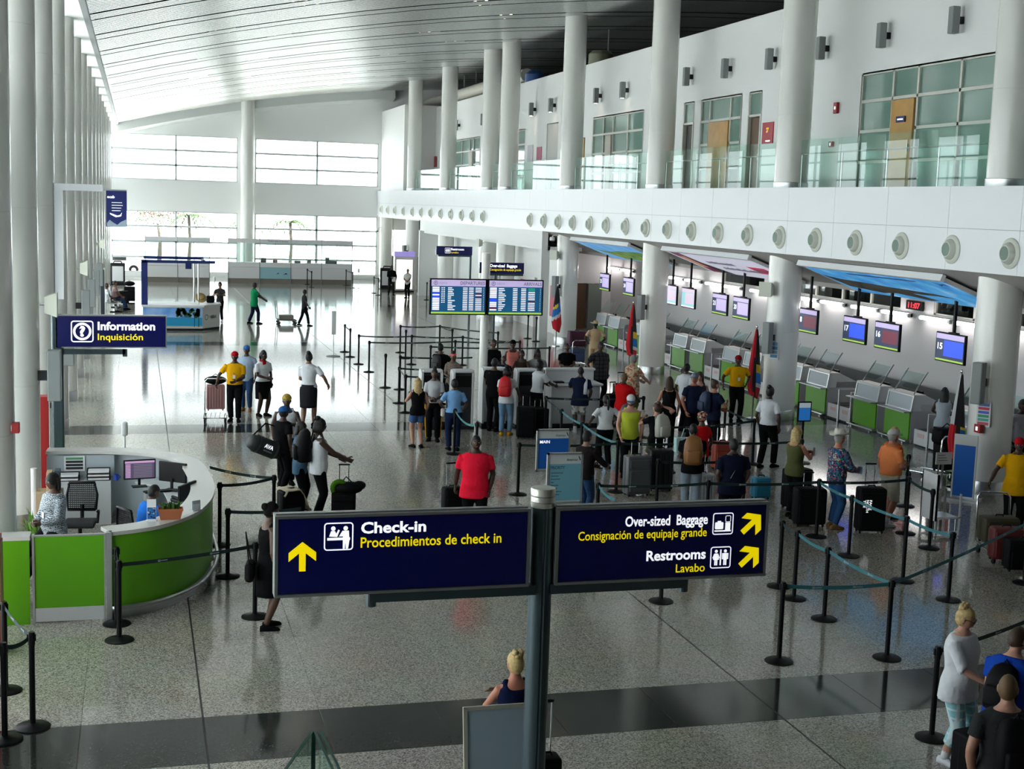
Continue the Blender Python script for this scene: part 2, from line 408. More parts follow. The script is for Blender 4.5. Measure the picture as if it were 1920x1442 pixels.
for i, (a, b, mt, x) in enumerate(((30.24, 31.27, WOOD, 18.5), (41.25, 42.83, WOOD, 18.5), (39.0, 39.75, BROWN, 18.62), (56.1, 57.05, WOOD, 18.52), (52.65, 53.3, M('pale_door', (0.62, 0.56, 0.48), 0.5), 18.5), (76.35, 77.15, MATS['pale_door'], 18.5), (44.3, 45.0, M('near_black_door', (0.02, 0.018, 0.016), 0.5), 18.64))):
    d = struct('door_%d' % (i+1), MB().bb((x-0.05, a, 6.2), (x, b, 8.52)), mt)
    MB().bb((x-0.10, a+0.08, 7.2), (x-0.06, a+0.11, 7.4)).bb((x-0.10, a+0.09, 7.35), (x-0.05, a+0.1, 7.37)).build('door_handle', STEEL, d)
struct('door_8', MB().bb((18.52, 60.05, 6.2), (18.56, 61.75, 9.35)), M('pale_grey_panel', (0.55, 0.54, 0.52), 0.5))
# ---- mezzanine balustrade: glass panes, stub posts
def balustrade(y0, y1, label):
    t = thing('glass_balustrade', label, 'balustrade', (17.0, y0, 6.2))
    n = max(2, round((y1-y0)/1.95)); w = (y1-y0)/n
    for i in range(n):
        MB().bb((-0.008, i*w+0.012, 0.05), (0.008, (i+1)*w-0.012, 1.33)).build('glass_pane', BGLASS, t)
    for i in range(n+1):
        MB().tube([(0.045, i*w, 0), (0.045, i*w, 0.95)], 0.022, 8).build('post', STEEL, t)
    MB().tube([(0.10, 0, 0.98), (0.10, y1-y0, 0.98)], 0.02, 8).build('hand_rail', STEEL, t)
LB = ['beside the wide office window', 'between the second and third tall columns', 'between the third and fourth tall columns', 'between the fourth and fifth tall columns', 'in the narrow gap between two close columns', 'before the far office window', 'below the far red sign']
for i in range(1, 8): balustrade(RY[i]+0.5, RY[i+1]-0.5, 'clear glass mezzanine balustrade ' + LB[i-1])
balustrade(14.0, 23.6, 'clear glass mezzanine balustrade running off beyond the first column')
# ---- lower right: check-in hall shell
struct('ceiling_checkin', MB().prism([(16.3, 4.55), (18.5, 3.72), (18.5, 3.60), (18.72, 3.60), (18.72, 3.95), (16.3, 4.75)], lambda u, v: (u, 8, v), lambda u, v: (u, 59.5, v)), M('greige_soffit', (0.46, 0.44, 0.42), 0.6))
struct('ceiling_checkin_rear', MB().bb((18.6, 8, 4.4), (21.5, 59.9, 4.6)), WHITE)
CKW = M('checkin_wall_paint', (0.70, 0.68, 0.69), 0.55)
cw = MB().bb((21.2, 8, 0), (21.5, 59.9, 2.95)).bb((21.2, 8, 4.0), (21.5, 59.9, 4.6))
yl = 8
WB = [(25.6, 33.0), (34.7, 41.6), (43.6, 47.1)]
for a, b in WB + [(59.9, 59.9)]:
    cw.bb((21.2, yl, 2.95), (21.5, a, 4.0)); yl = b
struct('wall_right_lower', cw, CKW)
DKG = glass_mat('dim_grey_glass', (0.55, 0.58, 0.56), 1.0)
struct('wall_right_service', MB().bb((22.6, 8, 2), (22.8, 60, 4.6)).bb((21.5, 8, 2.5), (22.6, 60, 2.7)), M('service_room_grey', (0.34, 0.36, 0.34), 0.8))
for a, b in WB:
    wn += 1; window(wn, a, b, 2.95, 4.0, max(2, round((b-a)/1.8)), 1, y=21.3, axis='X', fw_=0.1, glass=DKG, fm=CRM)
struct('wall_right_end', MB().bb((18.0, 59.6, 0), (19.45, 59.9, 4.6)).bb((19.45, 59.6, 2.1), (20.75, 59.9, 4.6)).bb((20.75, 59.6, 0), (21.2, 59.9, 4.6)).bb((19.4, 61, 0), (20.9, 61.2, 3)), CKW)
d = struct('door_9', MB().bb((19.5, 59.65, 0), (20.02, 59.7, 2.08)), BROWN)
d = struct('door_10', MB().bb((20.1, 59.55, 0), (20.75, 59.6, 2.08)), M('grey_green_door', (0.20, 0.23, 0.21), 0.4))
# wall below fascia beyond the check-in hall
struct('wall_right_far_lower', MB().bb((16.24, 54.4, 3.9), (16.5, 80.2, 4.56)).bb((16.24, 54.4, 0), (16.6, 54.9, 3.9)).bb((17.7, 54.9, 0), (18.0, 58.6, 3.9)).bb((17.7, 58.6, 2.3), (18.0, 60.3, 3.9)).bb((17.7, 60.3, 0), (18, 64, 3.9)).bb((17.7, 64, 2.3), (18, 66.2, 3.9)).bb((17.7, 66.2, 0), (18, 80.2, 3.9)).bb((16.5, 54.4, 3.75), (18, 80.2, 3.9)).bb((16.24, 79.9, 0), (18, 80.2, 4.5)).bb((19.5, 62, 0), (19.7, 80, 3.9)), WHITE)
d = struct('door_11', MB().bb((17.74, 58.62, 0), (17.8, 59.4, 2.3)), WOOD)
struct('ceiling_far_bay', MB().bb((16.3, 80.2, 4.45), (28, FY, 4.6)), WHITE)
struct('wall_right_far_bay', MB().bb((23.6, 80, 0), (23.9, FY, 4.6)).bb((18, 80, 0), (23.9, 80.2, 4.6)), WHITE)
struct('trim_61', MB().bb((17.3, 94.85, 0.3), (19.6, 95, 1.75)).bb((19.6, 94.9, 0.3), (23.5, 95, 1.75)), M('grey_dado_panel', (0.18, 0.20, 0.20), 0.5))
# outside
struct('ground_outside', MB().bb((-80, 95.4, -0.35), (120, 260, -0.1)).bb((-80, -14, -0.35), (-3.6, 95.4, -0.1)), M('pale_concrete', (0.53, 0.55, 0.55), 0.8, noise=0.1, scale=0.5))
struct('wall_right_outer', MB().bb((27.6, -14, 0), (27.9, FY, 14.5)), M('dim_void_wall', (0.12, 0.12, 0.11), 0.9))  # closes the sky gap; darkness of the void is put into its colour
# ================================================================ signs and fixtures
YEL, WHT = SIGNY, SIGNW
def text_fit(s, cap, width, mat, parent, world, bold=0.0, align='LEFT', rot=(pi/2, 0, 0), name='lettering'):
    """text with a given capital height and total width; world = position of its left (or right) baseline end"""
    me = text_mesh(s, cap/0.70, bold, align)
    xs = [v.co.x for v in me.vertices]; sx = width/(max(xs)-min(xs))
    me = me.copy(); off = max(xs)*sx if align == 'RIGHT' else min(xs)*sx
    for v in me.vertices: v.co.x = v.co.x*sx - off
    me.materials.clear(); me.materials.append(mat)
    o = put(name, me, parent, Vector(world)-parent.location); o.rotation_euler = rot
    return o
def rrect(w, h, r, n=5):
    out = []
    for cx, cy, a0 in ((w/2-r, h/2-r, 0), (-w/2+r, h/2-r, pi/2), (-w/2+r, -h/2+r, pi), (w/2-r, -h/2+r, 1.5*pi)):
        for i in range(n+1): a = a0+pi/2*i/n; out.append((cx+r*cos(a), cy+r*sin(a)))
    return out
def flat(polys, mat, parent, world, name, d=0.002):
    """flat shapes in the XZ plane facing -Y"""
    mb = MB()
    for p in polys: mb.prism(p, lambda u, v: (u, 0, v), lambda u, v: (u, -d, v))
    return mb.build(name, mat, parent, loc=Vector(world)-parent.location)
def outline(w, h, r, t, mat, parent, world, name='icon_frame', d=0.002):
    a = rrect(w, h, r); b = rrect(w-2*t, h-2*t, max(r-t, 0.001)); n = len(a)
    mb = MB().ring_loft([[(u, -d, v) for u, v in a], [(u, -d, v) for u, v in b]], cap=False)
    return mb.build(name, mat, parent, loc=Vector(world)-parent.location)
def circ(cx, cy, r, n=14, ry=None): return [(cx+r*cos(2*pi*i/n), cy+(ry or r)*sin(2*pi*i/n)) for i in range(n)]
def rect(x0, y0, x1, y1): return [(x0, y0), (x1, y0), (x1, y1), (x0, y1)]
ARROW = [(-0.5, 0.15), (0, 0.55), (0.5, 0.15), (0.5, -0.18), (0.12, 0.13), (0.12, -0.55), (-0.12, -0.55), (-0.12, 0.13), (-0.5, -0.18)]
def arrow(size, ang, parent, world): return flat([[((u*cos(ang)-v*sin(ang))*size, (u*sin(ang)+v*cos(ang))*size) for u, v in ARROW]], YEL, parent, world, 'arrow')
def person_icon(cx, z, h, female=False):
    p = [circ(cx, z+h*0.90, h*0.10)]
    if female: p += [[(cx-h*.08, z+h*.76), (cx+h*.08, z+h*.76), (cx+h*.2, z+h*.36), (cx-h*.2, z+h*.36)], [(cx-h*.10, z+h*.76), (cx-h*.13, z+h*.74), (cx-h*.25, z+h*.46), (cx-h*.19, z+h*.44)], [(cx+h*.10, z+h*.76), (cx+h*.19, z+h*.44), (cx+h*.25, z+h*.46), (cx+h*.13, z+h*.74)]]
    else: p += [rect(cx-h*.12, z+h*.36, cx+h*.12, z+h*.77), rect(cx-h*.21, z+h*.38, cx-h*.14, z+h*.76), rect(cx+h*.14, z+h*.38, cx+h*.21, z+h*.76)]
    p += [rect(cx-h*.10, z, cx-h*.015, z+h*.37), rect(cx+h*.015, z, cx+h*.10, z+h*.37)]
    return p
def restroom_icon(s, parent, world):
    outline(s, s, s*.12, s*.045, WHT, parent, world)
    flat(person_icon(-s*.22, -s*.36, s*.72, True)+person_icon(s*.22, -s*.36, s*.72)+[rect(-s*.03, -s*.36, s*.03, s*.36)], WHT, parent, world, 'pictogram')
def baggage_icon(s, parent, world):
    outline(s, s, s*.12, s*.045, WHT, parent, world)
    flat([rect(-s*.40, -s*.36, s*.40, -s*.30), rrect(s*.40, s*.32, s*.05), rect(s*.12, -s*.28, s*.36, s*.05), [(s*.12, s*.05), (s*.36, s*.05), (s*.40, s*.34), (s*.24, s*.40), (s*.10, s*.34)]][:1]+[[(u-s*.18, v-s*.09) for u, v in rrect(s*.40, s*.32, s*.05)], rect(-s*.26, s*.07, -s*.10, s*.13), rect(s*.12, -s*.30, s*.36, s*.05)], WHT, parent, world, 'pictogram')
    outline(s*.26, s*.30, s*.06, s*.025, WHT, parent, Vector(world)+Vector((s*.24, 0, s*.22)), 'scale_dial')
SGF = M('sign_frame_aluminium', (0.42, 0.44, 0.44), 0.35, 0.8)
PGR = M('blue_grey_post_paint', (0.055, 0.085, 0.10), 0.35, 0.3)
SY = 10.42
T = thing('wayfinding_sign', 'large navy wayfinding sign on a dark post with two wings', 'sign', (3.235, 10.55, 0))
pf = []
mbp = MB(); n = 48
ring = lambda z: [((0.098 if (j % 12) not in (0,) else 0.088)*cos(2*pi*j/n), (0.098 if (j % 12) not in (0,) else 0.088)*sin(2*pi*j/n), z) for j in range(n)]
mbp.ring_loft([ring(0), ring(3.12)]).build('post', PGR, T, 'auto')
MB().lathe([(0.25, 0), (0.25, 0.02), (0.12, 0.03)], 32).build('base_plate', PGR, T, 'auto')
MB().lathe([(0.085, 3.12), (0.098, 3.125), (0.103, 3.165), (0.09, 3.17), (0.103, 3.175), (0.103, 3.215), (0.09, 3.22), (0.103, 3.225), (0.106, 3.27), (0.100, 3.285), (0, 3.285)], 32).build('cap', M('cream_aluminium_cap', (0.72, 0.71, 0.64), 0.35, 0.5), T, 'auto')
def wing(x0, x1, z0, z1):
    mb = MB().bb((x0, SY+0.012, z0), (x1, SY+0.14, z1)); mb.bb((x0-0.012, SY, z1), (x1+0.012, SY+0.15, z1+0.022)).bb((x0-0.012, SY-0.004, z0-0.022), (x1+0.012, SY+0.15, z0)).bb((x0-0.012, SY, z0), (x0+0.012, SY+0.15, z1)).bb((x1-0.012, SY, z0), (x1+0.012, SY+0.15, z1))
    mb.bb((x0, SY+0.05, z1+0.022), (x1, SY+0.10, z1+0.032))
    w = mb.build('sign_wing', SGF, T, loc=-T.location)
    MB().bb((x0+0.015, SY+0.004, z0+0.004), (x1-0.015, SY+0.012, z1-0.004)).build('sign_face', NAVY, w)
    return w
WL = wing(1.035, 3.085, 2.505, 3.115)
WR = wing(3.335, 5.22, 2.505, 3.115)
for x0, x1, xe in ((1.78, 3.17, 1.80), (3.30, 4.52, 4.50)):
    MB().bb((x0, SY+0.03, 2.40), (x1, SY+0.13, 2.483)).cyl((xe, SY+0.08, 2.36), (xe, SY+0.08, 2.48), 0.045, n=14).build('support_arm', PGR, T, loc=-T.location)
F_ = SY-0.001
text_fit('Check-in', 0.088, 0.525, WHT, T, (1.699, 10.420, 2.981), 0.028)
text_fit('Procedimientos de check in', 0.083, 1.155, YEL, T, (1.697, 10.420, 2.865), 0.012)
arrow(0.215, 0, T, (1.238, 10.420, 2.809))
_w = (1.521, 10.420, 2.962)
outline(0.232, 0.225, 0.028, 0.010, WHT, T, _w)
flat([circ(-0.043, 0.065, 0.018), [(-0.075, 0.002), (-0.06, 0.045), (-0.03, 0.045), (-0.018, 0.022), (-0.004, 0.055), (0.008, 0.05), (-0.012, -0.004)], rect(-0.09, -0.03, 0.09, -0.01), circ(0.055, 0.065, 0.018), [(0.03, 0.045), (0.08, 0.045), (0.086, -0.03), (0.076, -0.10), (0.058, -0.10), (0.055, -0.04), (0.05, -0.10), (0.034, -0.10), (0.034, 0.0), (0.004, 0.0), (-0.002, -0.008)]], WHT, T, _w, 'pictogram')
text_fit('Over-sized  Baggage', 0.085, 0.745, WHT, T, (4.666, 10.420, 2.963), 0.022, 'RIGHT')
text_fit('Consignación de equipaje grande', 0.075, 1.15, YEL, T, (4.662, 10.420, 2.856), 0.008, 'RIGHT')
text_fit('Restrooms', 0.085, 0.54, WHT, T, (4.663, 10.420, 2.660), 0.026, 'RIGHT')
text_fit('Lavabo', 0.072, 0.265, YEL, T, (4.660, 10.420, 2.548), 0.008, 'RIGHT')
baggage_icon(0.19, T, (4.807, 10.420, 2.959)); restroom_icon(0.19, T, (4.801, 10.420, 2.664))
arrow(0.205, -radians(48), T, (5.073, 10.420, 2.950)); arrow(0.205, -radians(48), T, (5.070, 10.420, 2.659))
# ---- information sign over the desk
T = thing('information_sign', 'navy information sign with question mark on a dark post', 'sign', (-1.36, 24.9, 0))
MB().rbox((0, 0.1, 1.72), (0.2, 0.2, 3.44), 0.03).build('post', PGR, T)
w = MB().bb((-0.02, 0, 2.86), (1.86, 0.14, 3.44)).build('sign_wing', SGF, T)
MB().bb((0.0, -0.006, 2.88), (1.84, 0.004, 3.42)).build('sign_face', NAVY, w)
MB().bb((-0.1, 0.03, 2.74), (1.15, 0.12, 2.83)).bb((1.1, 0.03, 2.70), (1.18, 0.12, 2.83)).build('support_arm', PGR, T)
_b = T.location + Vector((0, -0.008, 0))
outline(0.38, 0.38, 0.05, 0.02, WHT, T, _b+Vector((0.42, 0, 3.15)))
mb = MB().ring_loft([[(u, -0.002, v) for u, v in circ(0, 0, 0.155, 28)], [(u, -0.002, v) for u, v in circ(0, 0, 0.115, 28)]], cap=False)
mb.build('ring', WHT, T, loc=(0.42, -0.008, 3.15))
text_fit('?', 0.17, 0.10, WHT, T, _b+Vector((0.37, 0, 3.07)), 0.05)
text_fit('Information', 0.14, 0.98, WHT, T, _b+Vector((0.68, 0, 3.18)), 0.03)
text_fit('Inquisición', 0.115, 0.77, YEL, T, _b+Vector((0.68, 0, 3.00)), 0.012)
# ---- smaller hanging signs on the right
T = thing('restroom_sign', 'small navy restroom sign with white pictogram by white wall', 'sign', (13.4, 62, 0))
MB().bb((0, 0, 3.18), (1.72, 0.12, 3.58)).build('sign_face', NAVY, T); MB().bb((0.1, 0.02, 3.10), (1.7, 0.1, 3.18)).cyl((1.66, 0.06, 3.1), (1.66, 0.06, 0), 0.05).build('post', PGR, T)
_b = T.location+Vector((0, -0.003, 0))
restroom_icon(0.26, T, _b+Vector((0.54, 0, 3.38))); text_fit('Restroom', 0.10, 0.62, WHT, T, _b+Vector((0.70, 0, 3.40)), 0.03); text_fit('Lavabo', 0.08, 0.36, YEL, T, _b+Vector((0.70, 0, 3.26)), 0.01)
T = thing('baggage_sign', 'small navy over-sized baggage sign beside the flag and column', 'sign', (13.05, 52.2, 0))
MB().bb((0, 0, 2.87), (1.82, 0.12, 3.30)).build('sign_face', NAVY, T); MB().bb((0.1, 0.02, 2.78), (1.8, 0.1, 2.87)).cyl((0.65, 0.06, 2.8), (0.65, 0.06, 0), 0.05).build('post', PGR, T)
_b = T.location+Vector((0, -0.003, 0))
baggage_icon(0.27, T, _b+Vector((0.26, 0, 3.1))); text_fit('Over-sized  Baggage', 0.115, 1.12, WHT, T, _b+Vector((0.42, 0, 3.12)), 0.03); text_fit('Consignación de equipaje grande', 0.085, 1.28, YEL, T, _b+Vector((0.42, 0, 2.98)), 0.01)
# ---- flight information board
def emis(name, col, e=0.5): return M(name, col, 0.4, emit=e)
SCB = emis('screen_blue', (0.008, 0.075, 0.17), 0.7); SCL = emis('screen_lilac', (0.50, 0.42, 0.68), 0.6); SCW = emis('screen_white', (0.85, 0.82, 0.9), 0.8); SCG = emis('screen_green', (0.35, 0.55, 0.08), 0.6)
SCR = emis('screen_maroon', (0.14, 0.015, 0.04), 0.6); SCD = emis('screen_navy', (0.02, 0.03, 0.08), 0.6); SCV = emis('screen_royal', (0.02, 0.07, 0.75), 0.9); SCE = emis('screen_emerald', (0.02, 0.45, 0.15), 0.7)
T = thing('flight_board', 'flight information board with departures and arrivals screens on pole', 'flight board', (8.62, 33.7, 0))
MB().tube([(0, 0.12, 0), (0, 0.12, 4.35)], 0.11, 20).build('pole', COLW, T, 'auto'); MB().lathe([(0.3, 0), (0.3, 0.02), (0.12, 0.03)], 24, (0, 0.12, 0)).build('base_plate', STEEL, T)
random.seed(3)
for k, (x0, title) in enumerate(((-1.49, 'DEPARTURES'), (0.02, 'ARRIVALS'))):
    s = MB().rbox((x0+0.735, -0.04, 3.23), (1.49, 0.10, 0.92), 0.01).build('screen', BLACK, T)
    mb = MB(); fy = -0.092
    q = lambda a, b, c, d, mi, e=0.0: mb.add([(x0+a, fy-e, b), (x0+c, fy-e, b), (x0+c, fy-e, d), (x0+a, fy-e, d)], [(0, 1, 2, 3)], mi)
    q(0.03, 2.80, 1.44, 3.66, 0); q(0.03, 3.50, 1.44, 3.66, 1, .001); q(0.03, 2.80, 1.44, 2.845, 2, .001)
    cols = [(0.06, 0.24), (0.46, 0.62), (0.85, 0.97), (1.01, 1.13), (1.18, 1.34)] if k == 0 else [(0.05, 0.23), (0.28, 0.45), (0.66, 0.78), (0.88, 1.01), (1.07, 1.25)]
    for i in range(13):
        z = 3.445-0.046*i
        for j, (a, b) in enumerate(cols):
            mi = 3
            if j == 0 and i in ((3, 5) if k == 0 else (6, 7)): mi = 5
            if j == 0 and i == 11 and k == 1: mi = 4
            if j == 4 and i in ((3, 5) if k == 0 else (7,)): mi = 4
            if j == 4 and k == 1 and i in (0, 1): mi = 6
            bb = b if j != 1 else a+(b-a)*random.uniform(0.5, 1.25)
            q(a, z, bb, z+(0.034 if j == 0 else 0.022), mi, .002)
        if k == 0 and i < 9: q(0.29, z, 0.325, z+.022, 3, .002); q(0.345, z, 0.38, z+.022, 3, .002)
        q(1.39, z, 1.40, z+.02, 3, .002)
    mb.build('display', [SCB, SCL, SCG, SCW, SCR, SCV, SCE], s)
    GT = emis('screen_grey_text', (0.12, 0.12, 0.16), 0.3)
    text_fit(title, 0.085, 0.64 if k == 0 else 0.48, GT, T, T.location+Vector((x0+1.42, fy-0.004, 3.54)), 0.01, 'RIGHT')
    text_fit('ABAA', 0.06, 0.22, emis('screen_grey_light', (0.35, 0.33, 0.42), 0.4), T, T.location+Vector((x0+0.22, fy-0.004, 3.55)), 0.0)
    MB().ring_loft([[(u, -0.002, v) for u, v in circ(0, 0, 0.055, 20)], [(u, -0.002, v) for u, v in circ(0, 0, 0.043, 20)]], cap=False).build('emblem', GT, T, loc=(x0+0.14, fy-0.003, 3.58))
    flat([[(-0.006, -0.035), (0.006, -0.035), (0.006, 0.04), (-0.006, 0.04)], [(-0.03, -0.01), (0, 0.018), (0.03, -0.01), (0.03, -0.0), (0, 0.03), (-0.03, 0.0)]], GT, T, T.location+Vector((x0+0.14, fy-0.004, 3.58)), 'emblem_mark')
# ---- air jets along the fascia
JW = M('jet_nozzle_cream', (0.66, 0.68, 0.60), 0.4); JD = M('jet_nozzle_throat', (0.16, 0.24, 0.20), 0.5)
vy = [22.74, 24.71, 26.65, 28.62, 30.58, 32.53, 34.47, 36.44, 38.42, 40.36, 42.29, 44.23, 46.23, 48.08, 50.14, 52.01, 54.01, 56.07, 64.3, 66.5, 68.9, 71.4, 73.9, 76.6, 79.3, 82.0, 84.9, 87.8, 90.4, 92.8]
J0 = None
for i, yy in enumerate(vy):
    lb = 'round cream air nozzle on the white fascia, %s' % (('%s from the near end' % ORD[i]) if i < 18 else ('far cluster, %s in it' % ORD[i-18]))
    if J0 is None:
        J0 = thing('air_nozzle', lb, 'air nozzle', (16.2, yy, 4.97), 0, 'air nozzles along the fascia')
        MB().lathe([(0.30, 0), (0.30, -0.02), (0.27, -0.045), (0.22, -0.05), (0.20, -0.10), (0.155, -0.15), (0.14, -0.15), (0.12, -0.06)], 28, axis='X').build('flange', JW, J0, 'auto')
        MB().lathe([(0.135, -0.145), (0.13, -0.09), (0.02, -0.07)], 20, axis='X').build('throat', JD, J0, 'auto')
    else: dup(J0, (16.2, yy, 4.97), label=lb)
# ---- up-down wall lamps
BULB = M('warm_lamp_glow', (1.0, 0.85, 0.6), 0.4, emit=14)
def sconce(loc, rz, label, group, h=0.62, s=1.0, on=False):
    t = thing('wall_lamp', label, 'wall lamp', loc, rz, group)
    MB().rbox((-0.24*s, 0, 0), (0.2*s, 0.2*s, h), 0.02).build('lamp_body', GREYM, t)
    MB().bb((-0.14*s, -0.05, -0.08), (0.0, 0.05, 0.08)).build('bracket', DARK, t)
    MB().lathe([(0.06*s, -h/2-0.004), (0.06*s, -h/2+0.01)], 14, (-0.24*s, 0, 0)).build('bulb', BULB if on else GREYM, t)
    return t
for i, k in enumerate((0, 1, 2, 3, 4, 5, 7, 8, 10, 11, 13, 14, 16, 17)):
    sconce((18.5, 28.45+3.21*k, 10.16), 0, 'grey box lamp high on the mezzanine wall, %s from the camera' % ORD[i], 'mezzanine wall lamps', on=k in (7, 8, 10, 11, 13))
def spot(loc, e, col=(1, 0.85, 0.62), size=70, rot=(0, 0, 0)):
    d = bpy.data.lights.new('lamp_light', 'SPOT'); d.energy = e; d.color = col; d.spot_size = radians(size); d.spot_blend = 0.6; d.shadow_soft_size = 0.05
    o = bpy.data.objects.new('lamp_light', d); COL.objects.link(o); o.location = loc; o.rotation_euler = rot
    return o
for k in (7, 8, 10, 11, 13): spot((18.26, 28.45+3.21*k, 9.84), 25)
cl = [(24.1, 2.32, 0), (33.7, 2.25, 0), (43.35, 2.3, 0), (53.2, 2.35, 0), (62.95, 2.35, 0), (85.9, 2.4, 0)]
for i, (yy, z, _) in enumerate(cl):
    sconce((16.62, yy-0.24, z), radians(30), 'tall grey box lamp fixed to the round column, %s one along the check-in side' % ORD[i], 'column lamps, check-in side', 0.85, 1.1)
for i, k in enumerate((1, 2, 4, 5, 6, 7)):
    sconce((-1.60, 18.8+4.83*k-0.1, 2.55), pi, 'tall grey box lamp on a glazed-side column, %s from the camera' % ORD[i], 'column lamps, glazed side', 0.85, 1.1)
# ---- white loudspeakers on columns
SPK = M('cream_speaker', (0.62, 0.64, 0.54), 0.5)
def speaker(loc, rz, label):
    t = thing('loudspeaker', label, 'loudspeaker', loc, rz)
    MB().ring_loft([[(-0.30, -0.2, -0.2), (-0.30, 0.2, -0.2), (-0.30, 0.2, 0.2), (-0.30, -0.2, 0.2)], [(-0.10, -0.14, -0.13), (-0.10, 0.14, -0.13), (-0.10, 0.14, 0.13), (-0.10, -0.14, 0.13)]]).build('cabinet', SPK, t)
    MB().tube([(-0.01, 0, 0), (-0.12, 0, 0)], 0.02, 8).bb((-0.02, -0.04, -0.06), (-0.005, 0.04, 0.06)).build('bracket', STEEL, t)
speaker((-1.58, 23.63, 3.72), pi, 'cream loudspeaker above the information sign')
speaker((-1.58, 38.1, 3.55), pi, 'cream loudspeaker on a column beneath the hanging poster')
speaker((-1.58, 57.4, 3.5), pi, 'cream loudspeaker on a distant glazed-side column')
speaker((16.56, 33.6, 3.55), 0.5, 'cream loudspeaker on the column beside hanging screen number 20')
speaker((16.56, 53.1, 3.62), 0.5, 'cream horn loudspeaker on the column behind the baggage sign')
speaker((16.3, 64.5, 3.7), 0.0, 'cream loudspeaker on the white wall above the restroom sign')
speaker((18.44, 36.4, 11.3), 0.0, 'cream loudspeaker at the top of the mezzanine wall')
# security cameras
def dome(loc, label, mat=WHITE):
    t = thing('security_camera', label, 'camera', loc)
    MB().tube([(0.0, 0, 0.12), (-0.2, 0, 0.12), (-0.25, 0, 0.05)], 0.025, 8).build('arm', mat, t, True); MB().lathe([(0.03, 0.06), (0.1, 0.03), (0.11, -0.08), (0.09, -0.1)], 16, (-0.25, 0, 0)).build('housing', mat, t, 'auto')
    MB().ell((-0.25, 0, -0.1), (0.085, 0.085, 0.08)).build('dome', BLACK, t, True)
dome((16.5, 53.0, 4.3), 'white dome camera on an arm beside the check-in opening')
dome((16.35, 94.0, 3.6), 'white dome camera on the far corner column')
t = thing('security_camera', 'white bullet camera by the tall column on the mezzanine wall', 'camera', (18.47, 67.9, 9.9))
MB().tube([(-0.02, 0, 0.25), (-0.2, 0, 0.1)], 0.04, 8).build('arm', GREYM, t); MB().cyl((-0.15, -0.1, 0.18), (-0.42, -0.22, -0.12), 0.09).build('housing', PANELW, t, 'auto')
# fire alarm boxes, small wall things
RED = M('fire_red', (0.35, 0.01, 0.012), 0.4)
def redbox(lo, hi, label, name='fire_alarm'):
    c = [(a+b)/2 for a, b in zip(lo, hi)]; t = thing(name, label, 'alarm', c)
    MB().rbox((0, 0, 0), [b-a for a, b in zip(lo, hi)], 0.01).build('box', RED, t); MB().bb((-(hi[0]-lo[0])/2-0.008, -0.03, -0.04), (-(hi[0]-lo[0])/2, 0.03, 0.04)).build('plate', WHT, t)
redbox((18.42, 34.05, 8.35), (18.5, 34.25, 8.65), 'red fire strobe on the upper wall beside the big office window')
redbox((18.42, 34.2, 7.45), (18.5, 34.4, 7.6), 'red call point just above the balustrade glass')
redbox((16.52, 23.75, 1.28), (16.62, 23.95, 1.45), 'red call point on the column behind the blue banner')
redbox((-1.60, 18.6, 2.42), (-1.50, 18.72, 2.56), 'red fire strobe on the column at the picture edge')
# red office signs, clock, small signs on the mezzanine wall
REDS = M('crimson_sign', (0.45, 0.008, 0.03), 0.35)
def wallsign(y0, y1, z0, z1, mat, label, name='wall_sign', x=18.5, lines=()):
    t = thing(name, label, 'sign', (x-0.004, (y0+y1)/2, (z0+z1)/2))
    MB().bb((-0.03, -(y1-y0)/2, -(z1-z0)/2), (0, (y1-y0)/2, (z1-z0)/2)).build('plate', mat, t)
    for (s, cap, w, yc, zc, mt) in lines:
        if s: text_fit(s, cap, w, mt, t, t.location+Vector((-0.034, w/2+yc, zc)), 0.02, rot=(pi/2, 0, -pi/2))
        else: MB().bb((-0.034, yc-w/2, zc), (-0.03, yc+w/2, zc+cap)).build('printed_line', mt, t)
    return t
wallsign(37.98, 38.72, 7.68, 8.32, REDS, 'crimson sign numbered 27 on the wall by the tall column', lines=(('27', 0.14, 0.16, 0, 0.02, SIGNY), ('', 0.04, 0.3, -0.05, -0.26, SIGNW)))
wallsign(86.0, 89.3, 7.82, 8.5, REDS, 'crimson sign on the far end of the mezzanine wall', x=18.45, lines=(('', 0.14, 0.5, 0, 0.05, SIGNY), ('', 0.05, 1.6, 0, -0.22, SIGNW)))
wallsign(30.55, 30.95, 7.95, 8.1, NAVY, 'tiny navy name plate on the honey wood office door', x=18.445, lines=(('', 0.035, 0.26, 0, -0.02, SIGNW),))
t = wallsign(86.9, 89.9, 9.1, 9.38, BLACK, 'black digital clock with red numerals on the far wall', 'digital_clock', x=18.45, lines=(('11:07', 0.17, 1.9, 0, -0.09, emis('led_red', (0.9, 0.03, 0.05), 1.2)),))
wallsign(64.0, 64.9, 7.7, 8.5, M('pale_poster', (0.6, 0.58, 0.62), 0.6), 'pale poster on the mezzanine wall', 'poster')
wallsign(62.5, 63.3, 7.75, 8.36, M('pink_poster', (0.55, 0.18, 0.26), 0.6), 'pink poster on the mezzanine wall', 'poster')
wallsign(46.3, 46.6, 8.32, 8.52, M('maroon_plate', (0.15, 0.04, 0.05), 0.5), 'small maroon shield sign beside the open doorway')
